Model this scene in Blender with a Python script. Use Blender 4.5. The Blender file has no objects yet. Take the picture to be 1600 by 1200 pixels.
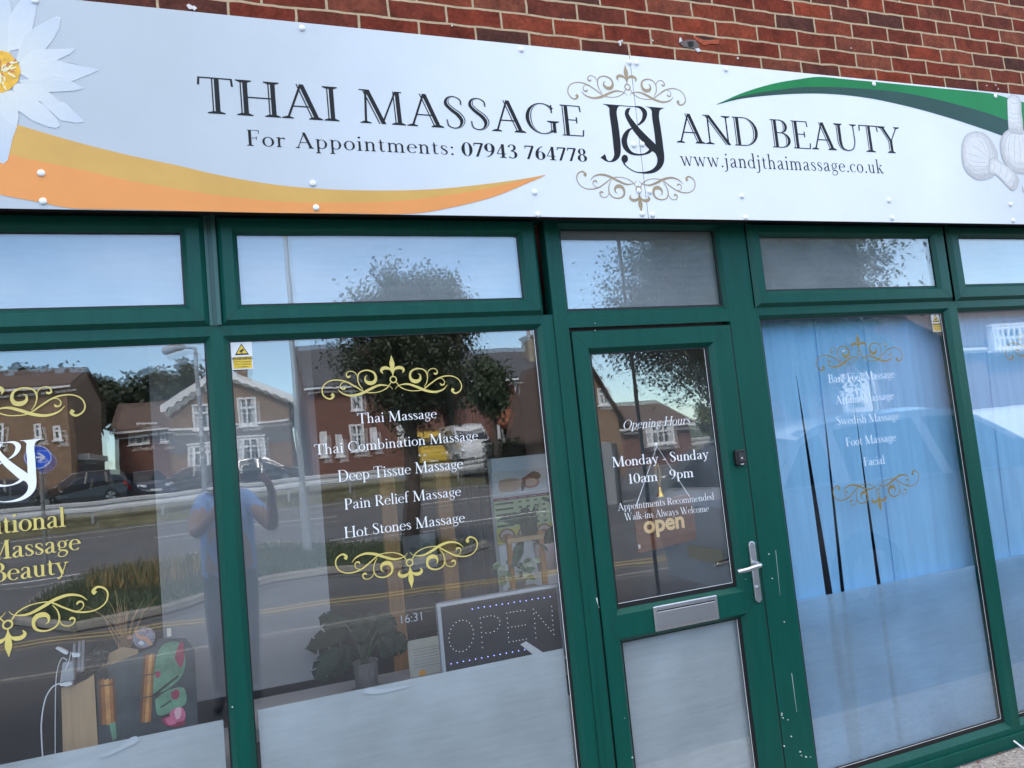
import bpy, math, random
from mathutils import Vector, Matrix
import numpy as np

C = bpy.context.scene.collection
SC = bpy.context.scene
rnd = random.Random(7)
R = math.radians

# ------------------------------------------------------------------ camera
FPX, PW, PH = 1160.0, 1600.0, 1200.0
CAMY, CAMZ = -2.8, 1.70
YAW, PITCH, ROLL = 0.351305655, 0.0857403866, -0.0984155475
_cy, _sy, _cp, _sp, _cr, _sr = (math.cos(YAW), math.sin(YAW), math.cos(PITCH), math.sin(PITCH), math.cos(ROLL), math.sin(ROLL))
_f = Vector((_sy * _cp, _cy * _cp, _sp))
_r = Vector((_cy, -_sy, 0.0))
_u = _r.cross(_f)
RIGHT = _cr * _r + _sr * _u
UP = -_sr * _r + _cr * _u
cam_data = bpy.data.cameras.new('camera')
cam_data.sensor_width = 36.0
cam_data.lens = FPX / PW * 36.0
cam_data.clip_start = 0.05
cam_data.clip_end = 600.0
cam = bpy.data.objects.new('camera', cam_data)
cam.matrix_world = Matrix(((RIGHT.x, UP.x, -_f.x, 0.0), (RIGHT.y, UP.y, -_f.y, CAMY), (RIGHT.z, UP.z, -_f.z, CAMZ), (0, 0, 0, 1)))
C.objects.link(cam)
SC.camera = cam

# ------------------------------------------------------------------ sky, sun, exposure
SUN_EL, SUN_AZ = R(48), R(-20)          # the sun stands behind the shop, so its front is in shade
world = bpy.data.worlds.new('World')
SC.world = world
world.use_nodes = True
nt = world.node_tree
nt.nodes.clear()
n_out = nt.nodes.new('ShaderNodeOutputWorld')
n_bg = nt.nodes.new('ShaderNodeBackground')
n_sky = nt.nodes.new('ShaderNodeTexSky')
n_sky.sky_type = 'NISHITA'
n_sky.sun_disc = False
n_sky.sun_elevation = SUN_EL
n_sky.sun_rotation = SUN_AZ
n_sky.air_density = 1.0
n_sky.dust_density = 0.4
n_sky.ozone_density = 1.2
n_co = nt.nodes.new('ShaderNodeTexCoord')
n_map = nt.nodes.new('ShaderNodeMapping')
n_map.inputs['Scale'].default_value = (1.0, 1.0, 3.2)
n_noise = nt.nodes.new('ShaderNodeTexNoise')
n_noise.inputs['Scale'].default_value = 2.2
n_noise.inputs['Detail'].default_value = 7.0
n_noise.inputs['Roughness'].default_value = 0.58
n_ramp = nt.nodes.new('ShaderNodeValToRGB')
n_ramp.color_ramp.elements[0].position = 0.40
n_ramp.color_ramp.elements[0].color = (0.35, 0.35, 0.35, 1)
n_ramp.color_ramp.elements[1].position = 0.66
n_ramp.color_ramp.elements[1].color = (1, 1, 1, 1)
n_mix = nt.nodes.new('ShaderNodeMix')
n_mix.data_type = 'RGBA'
n_mix.inputs['B'].default_value = (11.6, 10.5, 9.5, 1)      # high white cloud, in the sky texture's own units
n_sep = nt.nodes.new('ShaderNodeSeparateXYZ')
n_el = nt.nodes.new('ShaderNodeMapRange')                     # clear blue low down, cloudier overhead
n_el.interpolation_type = 'SMOOTHSTEP'
n_el.inputs['From Min'].default_value = 0.30
n_el.inputs['From Max'].default_value = 0.85
n_el.inputs['To Min'].default_value = 0.20
n_el.inputs['To Max'].default_value = 1.0
n_mul = nt.nodes.new('ShaderNodeMath')
n_mul.operation = 'MULTIPLY'
n_blue = nt.nodes.new('ShaderNodeMix')
n_blue.data_type = 'RGBA'
n_blue.blend_type = 'MULTIPLY'
n_blue.inputs['Factor'].default_value = 1.0
n_blue.inputs['B'].default_value = (1.0, 1.31, 1.52, 1)
nt.links.new(n_co.outputs['Generated'], n_map.inputs['Vector'])
nt.links.new(n_co.outputs['Generated'], n_sep.inputs['Vector'])
nt.links.new(n_sep.outputs['Z'], n_el.inputs['Value'])
nt.links.new(n_map.outputs['Vector'], n_noise.inputs['Vector'])
nt.links.new(n_noise.outputs['Fac'], n_ramp.inputs['Fac'])
nt.links.new(n_ramp.outputs['Color'], n_mul.inputs[0])
nt.links.new(n_el.outputs['Result'], n_mul.inputs[1])
nt.links.new(n_mul.outputs[0], n_mix.inputs['Factor'])
nt.links.new(n_sky.outputs['Color'], n_blue.inputs['A'])
nt.links.new(n_blue.outputs['Result'], n_mix.inputs['A'])
nt.links.new(n_mix.outputs['Result'], n_bg.inputs['Color'])
n_bg.inputs['Strength'].default_value = 0.15
nt.links.new(n_bg.outputs['Background'], n_out.inputs['Surface'])

sun_data = bpy.data.lights.new('sun', 'SUN')
sun_data.energy = 3.2
sun_data.angle = R(14.0)
sun_data.color = (1.0, 0.95, 0.88)
sun = bpy.data.objects.new('sun', sun_data)
# Nishita: rotation 0 puts the sun towards +y; positive turns it clockwise seen from above
sd = Vector((math.sin(SUN_AZ) * math.cos(SUN_EL), math.cos(SUN_AZ) * math.cos(SUN_EL), math.sin(SUN_EL)))
sun.rotation_euler = sd.to_track_quat('Z', 'Y').to_euler()
sun.location = sd * 60
C.objects.link(sun)

SC.view_settings.view_transform = 'Standard'
SC.view_settings.look = 'None'
SC.view_settings.gamma = 1.0
SC.view_settings.use_curve_mapping = False
SC.view_settings.exposure = 1.50
SC.cycles.max_bounces = 10
SC.cycles.transparent_max_bounces = 24
SC.cycles.use_denoising = True
SC.cycles.caustics_reflective = False
SC.cycles.caustics_refractive = False


# ------------------------------------------------------------------ pixel <-> world helpers
def ray(px, py):
    px, py = float(px), float(py)
    d = ((px - PW / 2) / FPX) * RIGHT - ((py - PH / 2) / FPX) * UP + _f
    return d / d.y


def at(px, py, Y=0.0):
    """point of the plane y = Y that the photograph shows at (px, py)"""
    return Vector((0, CAMY, CAMZ)) + ray(px, py) * (Y - CAMY)


GLASS_Y = 0.026


def rp(px, py, D):
    """real place, D metres in front of the shop, of what the glass mirrors at (px, py)"""
    v = ray(px, py) * (2 * GLASS_Y + D - CAMY)
    return Vector((v.x, -D, CAMZ + v.z))


def rg(px, py, z=0.0):
    """place on the ground (height z) that the glass mirrors at (px, py)"""
    d = ray(px, py)
    t = (z - CAMZ) / d.z
    return Vector((d.x * t, -(t + CAMY - 2 * GLASS_Y), z))


# ------------------------------------------------------------------ materials
def srgb(r, g, b):
    def c(v):
        v /= 255.0
        return v / 12.92 if v <= 0.04045 else ((v + 0.055) / 1.055) ** 2.4
    return (c(r), c(g), c(b))


MATS = {}


def mat(name, col, rough=0.6, metal=0.0, var=0.0, vscale=6.0, bump=0.0, bscale=60.0, spec=0.5, stretch=(1, 1, 1), col2=None, coat=0.0):
    if name in MATS:
        return MATS[name]
    m = bpy.data.materials.new(name)
    m.use_nodes = True
    t = m.node_tree
    b = t.nodes['Principled BSDF']
    b.inputs['Base Color'].default_value = (*col, 1)
    b.inputs['Roughness'].default_value = rough
    b.inputs['Metallic'].default_value = metal
    b.inputs['Specular IOR Level'].default_value = spec
    if coat:
        b.inputs['Coat Weight'].default_value = coat
        b.inputs['Coat Roughness'].default_value = 0.05
    if var or bump or col2:
        co = t.nodes.new('ShaderNodeTexCoord')
        mp = t.nodes.new('ShaderNodeMapping')
        mp.inputs['Scale'].default_value = stretch
        t.links.new(co.outputs['Object'], mp.inputs['Vector'])
    if var or col2:
        n = t.nodes.new('ShaderNodeTexNoise')
        n.inputs['Scale'].default_value = vscale
        n.inputs['Detail'].default_value = 6
        n.inputs['Roughness'].default_value = 0.62
        t.links.new(mp.outputs['Vector'], n.inputs['Vector'])
        r = t.nodes.new('ShaderNodeValToRGB')
        r.color_ramp.elements[0].position = 0.32
        r.color_ramp.elements[1].position = 0.68
        a = col2 if col2 else tuple(max(0, v * (1 - var)) for v in col)
        c2 = col if col2 else tuple(min(1, v * (1 + var)) for v in col)
        r.color_ramp.elements[0].color = (*a, 1)
        r.color_ramp.elements[1].color = (*c2, 1)
        t.links.new(n.outputs['Fac'], r.inputs['Fac'])
        t.links.new(r.outputs['Color'], b.inputs['Base Color'])
    if bump:
        n2 = t.nodes.new('ShaderNodeTexNoise')
        n2.inputs['Scale'].default_value = bscale
        n2.inputs['Detail'].default_value = 5
        t.links.new(mp.outputs['Vector'], n2.inputs['Vector'])
        bp = t.nodes.new('ShaderNodeBump')
        bp.inputs['Strength'].default_value = bump
        bp.inputs['Distance'].default_value = 0.02
        t.links.new(n2.outputs['Fac'], bp.inputs['Height'])
        t.links.new(bp.outputs['Normal'], b.inputs['Normal'])
    MATS[name] = m
    return m


def emit(name, col, s):
    if name in MATS:
        return MATS[name]
    m = bpy.data.materials.new(name)
    m.use_nodes = True
    b = m.node_tree.nodes['Principled BSDF']
    b.inputs['Base Color'].default_value = (*col, 1)
    b.inputs['Emission Color'].default_value = (*col, 1)
    b.inputs['Emission Strength'].default_value = s
    MATS[name] = m
    return m


def glass_mat(name, f0, wave, tint=(0.975, 0.985, 0.985)):
    m = bpy.data.materials.new(name)
    m.use_nodes = True
    t = m.node_tree
    t.nodes.clear()
    o = t.nodes.new('ShaderNodeOutputMaterial')
    mx = t.nodes.new('ShaderNodeMixShader')
    tr = t.nodes.new('ShaderNodeBsdfTransparent')
    tr.inputs['Color'].default_value = (*tint, 1)
    gl = t.nodes.new('ShaderNodeBsdfGlossy')
    gl.inputs['Roughness'].default_value = 0.0
    lw = t.nodes.new('ShaderNodeLayerWeight')      # Schlick: f0 + (1 - f0) * facing^5, the same from both sides
    lw.inputs['Blend'].default_value = 0.5
    pw = t.nodes.new('ShaderNodeMath')
    pw.operation = 'POWER'
    pw.inputs[1].default_value = 5.0
    fr = t.nodes.new('ShaderNodeMath')
    fr.operation = 'MULTIPLY_ADD'
    fr.inputs[1].default_value = 1.0 - f0
    fr.inputs[2].default_value = f0
    t.links.new(lw.outputs['Facing'], pw.inputs[0])
    t.links.new(pw.outputs[0], fr.inputs[0])
    co = t.nodes.new('ShaderNodeTexCoord')
    n = t.nodes.new('ShaderNodeTexNoise')
    n.inputs['Scale'].default_value = 2.3
    n.inputs['Detail'].default_value = 2.0
    bp = t.nodes.new('ShaderNodeBump')
    bp.inputs['Strength'].default_value = wave
    bp.inputs['Distance'].default_value = 0.01
    t.links.new(co.outputs['Object'], n.inputs['Vector'])
    t.links.new(n.outputs['Fac'], bp.inputs['Height'])
    t.links.new(bp.outputs['Normal'], gl.inputs['Normal'])
    t.links.new(fr.outputs[0], mx.inputs['Fac'])
    t.links.new(tr.outputs['BSDF'], mx.inputs[1])
    t.links.new(gl.outputs['BSDF'], mx.inputs[2])
    t.links.new(mx.outputs['Shader'], o.inputs['Surface'])
    return m


GLASS_OUT = glass_mat('glass_outer', 0.155, 0.045)
GLASS_IN = glass_mat('glass_inner', 0.075, 0.07)


def film_mat(name, col, clear):
    """frosted film: scatters light on both sides and lets a little straight through"""
    m = bpy.data.materials.new(name)
    m.use_nodes = True
    t = m.node_tree
    t.nodes.clear()
    o = t.nodes.new('ShaderNodeOutputMaterial')
    d = t.nodes.new('ShaderNodeBsdfDiffuse')
    tl = t.nodes.new('ShaderNodeBsdfTranslucent')
    tr = t.nodes.new('ShaderNodeBsdfTransparent')
    co = t.nodes.new('ShaderNodeTexCoord')
    n = t.nodes.new('ShaderNodeTexNoise')
    n.inputs['Scale'].default_value = 3.0
    n.inputs['Detail'].default_value = 8
    r = t.nodes.new('ShaderNodeValToRGB')
    r.color_ramp.elements[0].position = 0.3
    r.color_ramp.elements[1].position = 0.7
    r.color_ramp.elements[0].color = (*[v * 0.84 for v in col], 1)
    r.color_ramp.elements[1].color = (*[min(1, v * 1.10) for v in col], 1)
    t.links.new(co.outputs['Object'], n.inputs['Vector'])
    t.links.new(n.outputs['Fac'], r.inputs['Fac'])
    mp = t.nodes.new('ShaderNodeMapping')           # wiping smears run across the film
    mp.inputs['Scale'].default_value = (2.5, 1, 26)
    mp.inputs['Rotation'].default_value = (0, .12, 0)
    t.links.new(co.outputs['Object'], mp.inputs['Vector'])
    n2 = t.nodes.new('ShaderNodeTexNoise')
    n2.inputs['Scale'].default_value = 2.0
    n2.inputs['Detail'].default_value = 9
    n2.inputs['Roughness'].default_value = .7
    t.links.new(mp.outputs['Vector'], n2.inputs['Vector'])
    r2 = t.nodes.new('ShaderNodeMapRange')
    r2.inputs['From Min'].default_value = .30
    r2.inputs['From Max'].default_value = .70
    r2.inputs['To Min'].default_value = .90
    r2.inputs['To Max'].default_value = 1.06
    t.links.new(n2.outputs['Fac'], r2.inputs['Value'])
    n3 = t.nodes.new('ShaderNodeTexNoise')          # small scuffs
    n3.inputs['Scale'].default_value = 34
    n3.inputs['Detail'].default_value = 3
    t.links.new(mp.outputs['Vector'], n3.inputs['Vector'])
    r3 = t.nodes.new('ShaderNodeMapRange')
    r3.inputs['From Min'].default_value = .70
    r3.inputs['From Max'].default_value = .78
    r3.inputs['To Min'].default_value = .0
    r3.inputs['To Max'].default_value = .25
    t.links.new(n3.outputs['Fac'], r3.inputs['Value'])
    ad = t.nodes.new('ShaderNodeMath')
    t.links.new(r2.outputs['Result'], ad.inputs[0])
    t.links.new(r3.outputs['Result'], ad.inputs[1])
    sc = t.nodes.new('ShaderNodeVectorMath')
    sc.operation = 'SCALE'
    t.links.new(r.outputs['Color'], sc.inputs[0])
    t.links.new(ad.outputs[0], sc.inputs['Scale'])
    t.links.new(sc.outputs['Vector'], d.inputs['Color'])
    t.links.new(sc.outputs['Vector'], tl.inputs['Color'])
    m1 = t.nodes.new('ShaderNodeMixShader')
    m1.inputs['Fac'].default_value = 0.3
    m2 = t.nodes.new('ShaderNodeMixShader')
    m2.inputs['Fac'].default_value = clear
    t.links.new(d.outputs[0], m1.inputs[1])
    t.links.new(tl.outputs[0], m1.inputs[2])
    t.links.new(m1.outputs[0], m2.inputs[1])
    t.links.new(tr.outputs[0], m2.inputs[2])
    t.links.new(m2.outputs[0], o.inputs['Surface'])
    return m


# ------------------------------------------------------------------ mesh building
class MB:
    def __init__(self):
        self.v, self.f, self.m = [], [], []

    def face(self, pts, mi=0):
        b = len(self.v)
        self.v.extend(tuple(p) for p in pts)
        self.f.append(tuple(range(b, b + len(pts))))
        self.m.append(mi)
        return self

    def box(self, x0, y0, z0, x1, y1, z1, mi=0):
        b = len(self.v)
        self.v += [(x0, y0, z0), (x1, y0, z0), (x1, y1, z0), (x0, y1, z0), (x0, y0, z1), (x1, y0, z1), (x1, y1, z1), (x0, y1, z1)]
        for q in ((0, 3, 2, 1), (4, 5, 6, 7), (0, 1, 5, 4), (1, 2, 6, 5), (2, 3, 7, 6), (3, 0, 4, 7)):
            self.f.append(tuple(b + i for i in q))
            self.m.append(mi)
        return self

    def obox(self, c, ax, ay, az, mi=0):
        """box from a centre and three half-axis vectors"""
        c, ax, ay, az = Vector(c), Vector(ax), Vector(ay), Vector(az)
        b = len(self.v)
        for sx, sy, sz in ((-1, -1, -1), (1, -1, -1), (1, 1, -1), (-1, 1, -1), (-1, -1, 1), (1, -1, 1), (1, 1, 1), (-1, 1, 1)):
            self.v.append(tuple(c + ax * sx + ay * sy + az * sz))
        for q in ((0, 3, 2, 1), (4, 5, 6, 7), (0, 1, 5, 4), (1, 2, 6, 5), (2, 3, 7, 6), (3, 0, 4, 7)):
            self.f.append(tuple(b + i for i in q))
            self.m.append(mi)
        return self

    def prism(self, pts, y0, y1, mi=0):
        """outline in x, z given a thickness in y (front at y0)"""
        n = len(pts)
        b = len(self.v)
        self.v += [(p[0], y0, p[1]) for p in pts] + [(p[0], y1, p[1]) for p in pts]
        self.f.append(tuple(b + i for i in range(n)))
        self.f.append(tuple(b + n + i for i in reversed(range(n))))
        self.m += [mi, mi]
        for i in range(n):
            j = (i + 1) % n
            self.f.append((b + j, b + i, b + n + i, b + n + j))
            self.m.append(mi)
        return self

    def extr(self, pts, d, mi=0):
        """any planar outline swept along vector d"""
        n, b, d = len(pts), len(self.v), Vector(d)
        self.v += [tuple(Vector(p)) for p in pts] + [tuple(Vector(p) + d) for p in pts]
        self.f.append(tuple(b + i for i in reversed(range(n))))
        self.f.append(tuple(b + n + i for i in range(n)))
        self.m += [mi, mi]
        for i in range(n):
            j = (i + 1) % n
            self.f.append((b + i, b + j, b + n + j, b + n + i))
            self.m.append(mi)
        return self

    def tube(self, pts, rad, seg=8, mi=0, caps=True):
        pts = [Vector(p) for p in pts]
        if not isinstance(rad, (list, tuple)):
            rad = [rad] * len(pts)
        rings = []
        up = None
        for i, p in enumerate(pts):
            d = (pts[min(i + 1, len(pts) - 1)] - pts[max(i - 1, 0)]).normalized()
            if up is None:
                a = Vector((0, 0, 1)) if abs(d.z) < 0.9 else Vector((1, 0, 0))
                up = (a - d * a.dot(d)).normalized()
            else:
                up = (up - d * up.dot(d)).normalized()
            w = d.cross(up)
            b = len(self.v)
            for k in range(seg):
                an = 2 * math.pi * k / seg
                self.v.append(tuple(p + (up * math.cos(an) + w * math.sin(an)) * rad[i]))
            rings.append(b)
        for a, b in zip(rings, rings[1:]):
            for k in range(seg):
                k2 = (k + 1) % seg
                self.f.append((a + k, a + k2, b + k2, b + k))
                self.m.append(mi)
        if caps:
            self.f.append(tuple(rings[0] + k for k in reversed(range(seg))))
            self.f.append(tuple(rings[-1] + k for k in range(seg)))
            self.m += [mi, mi]
        return self

    def lathe(self, c, prof, seg=20, mi=0, axis='z', caps=True):
        """profile of (radius, height) pairs turned about an axis through c"""
        b = len(self.v)
        c = Vector(c)
        for r, h in prof:
            for k in range(seg):
                an = 2 * math.pi * k / seg
                ca, sa = r * math.cos(an), r * math.sin(an)
                o = {'z': (ca, sa, h), 'y': (ca, h, sa), 'x': (h, ca, sa)}[axis]
                self.v.append((c.x + o[0], c.y + o[1], c.z + o[2]))
        for i in range(len(prof) - 1):
            for k in range(seg):
                k2 = (k + 1) % seg
                self.f.append((b + i * seg + k, b + i * seg + k2, b + (i + 1) * seg + k2, b + (i + 1) * seg + k))
                self.m.append(mi)
        for i, rev in ((0, True), (len(prof) - 1, False)):
            if caps and prof[i][0] > 1e-5:
                q = [b + i * seg + k for k in range(seg)]
                self.f.append(tuple(reversed(q) if rev else q))
                self.m.append(mi)
        return self

    def ring(self, rects, mi=0):
        """mitred frame: a row of (x0, x1, z0, z1, y) rectangles joined one to the next"""
        for a, c in zip(rects, rects[1:]):
            pa = [(a[0], a[4], a[2]), (a[1], a[4], a[2]), (a[1], a[4], a[3]), (a[0], a[4], a[3])]
            pc = [(c[0], c[4], c[2]), (c[1], c[4], c[2]), (c[1], c[4], c[3]), (c[0], c[4], c[3])]
            for i in range(4):
                j = (i + 1) % 4
                self.face([pa[i], pa[j], pc[j], pc[i]], mi)
        return self

    def build(self, name, mats, parent=None, smooth=False, bevel=0.0):
        root = parent
        while root is not None and root.parent is not None:
            root = root.parent
        off = np.array(root.location if root else (0, 0, 0))
        rz = root.rotation_euler.z if root else 0.0
        v = np.array(self.v, float).reshape(-1, 3) - off
        if rz:
            c, s = math.cos(-rz), math.sin(-rz)
            v = np.column_stack((v[:, 0] * c - v[:, 1] * s, v[:, 0] * s + v[:, 1] * c, v[:, 2]))
        me = bpy.data.meshes.new(name)
        me.from_pydata(v.tolist(), [], self.f)
        if not isinstance(mats, (list, tuple)):
            mats = [mats]
        for m in mats:
            me.materials.append(m)
        if len(mats) > 1:
            me.polygons.foreach_set('material_index', self.m)
        if smooth:
            me.polygons.foreach_set('use_smooth', [True] * len(me.polygons))
        me.update()
        o = bpy.data.objects.new(name, me)
        C.objects.link(o)
        if parent is not None:
            o.parent = parent
        if bevel:
            b = o.modifiers.new('bevel', 'BEVEL')
            b.width = bevel
            b.segments = 2
            b.limit_method = 'ANGLE'
        return o


def tag(o, label=None, cat=None, group=None, kind=None):
    if label:
        o['label'] = label
    if cat:
        o['category'] = cat
    if group:
        o['group'] = group
    if kind:
        o['kind'] = kind
    return o


def thing(name, label, cat, loc=(0, 0, 0), group=None, rz=0.0):
    o = bpy.data.objects.new(name, None)
    o.empty_display_size = 0.1
    o.location = loc
    o.rotation_euler = (0, 0, rz)
    C.objects.link(o)
    return tag(o, label, cat, group)


def copy_tree(o, parent=None):
    c = o.copy()
    C.objects.link(c)
    if parent is not None:
        c.parent = parent
    for ch in list(o.children):
        copy_tree(ch, c)
    return c


def catmull(pts, n=8):
    """smooth a row of tuples (any length) into a denser row"""
    P = [np.array(p, float) for p in pts]
    P = [2 * P[0] - P[1]] + P + [2 * P[-1] - P[-2]]
    out = []
    for i in range(1, len(P) - 2):
        for k in range(n):
            t = k / n
            out.append(0.5 * ((2 * P[i]) + (-P[i - 1] + P[i + 1]) * t + (2 * P[i - 1] - 5 * P[i] + 4 * P[i + 1] - P[i + 2]) * t * t
                              + (-P[i - 1] + 3 * P[i] - 3 * P[i + 1] + P[i + 2]) * t ** 3))
    out.append(P[-2])
    return out
# ------------------------------------------------------------------ drawn serif lettering
# every glyph is a row of pen strokes; a stroke is (left edge points, right edge points), cap height 1
def _L(x0, y0, x1, y1, w):
    return ([(x0 - w / 2, y0), (x1 - w / 2, y1)], [(x0 + w / 2, y0), (x1 + w / 2, y1)])


def _H(x0, x1, y, t=0.03):
    return ([(x0, y - t / 2), (x1, y - t / 2)], [(x0, y + t / 2), (x1, y + t / 2)])


def _E(cx, cy, rx, ry, a0, a1, T=0.1, t=0.03):
    n = max(6, int(abs(a1 - a0) / 12))
    l, r = [], []
    for i in range(n + 1):
        a = R(a0 + (a1 - a0) * i / n)
        c, s = math.cos(a), math.sin(a)
        w = t + (T - t) * c * c
        nx, ny = c / rx, s / ry
        k = math.hypot(nx, ny)
        nx, ny = nx / k, ny / k
        l.append((cx + rx * c - nx * w / 2, cy + ry * s - ny * w / 2))
        r.append((cx + rx * c + nx * w / 2, cy + ry * s + ny * w / 2))
    return (l, r)


def _B(*pts, n=6):
    P = catmull(pts, n)
    l, r = [], []
    for i, p in enumerate(P):
        d = P[min(i + 1, len(P) - 1)][:2] - P[max(i - 1, 0)][:2]
        k = math.hypot(*d) or 1e-6
        nx, ny = -d[1] / k, d[0] / k
        w = max(p[2], 0.002)
        l.append((p[0] - nx * w / 2, p[1] - ny * w / 2))
        r.append((p[0] + nx * w / 2, p[1] + ny * w / 2))
    return (l, r)


def _S(x, y, hw=0.11, d=1, w=0.095):
    return ([(x - hw, y), (x - hw, y + 0.026 * d), (x - w / 2, y + 0.07 * d)], [(x + hw, y), (x + hw, y + 0.026 * d), (x + w / 2, y + 0.07 * d)])


def _D(x, y, r):
    l, rr = [], []
    for i in range(9):
        a = math.pi * i / 8
        l.append((x - r * math.sin(a), y + r * math.cos(a)))
        rr.append((x + r * math.sin(a), y + r * math.cos(a)))
    return (l, rr)


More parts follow.
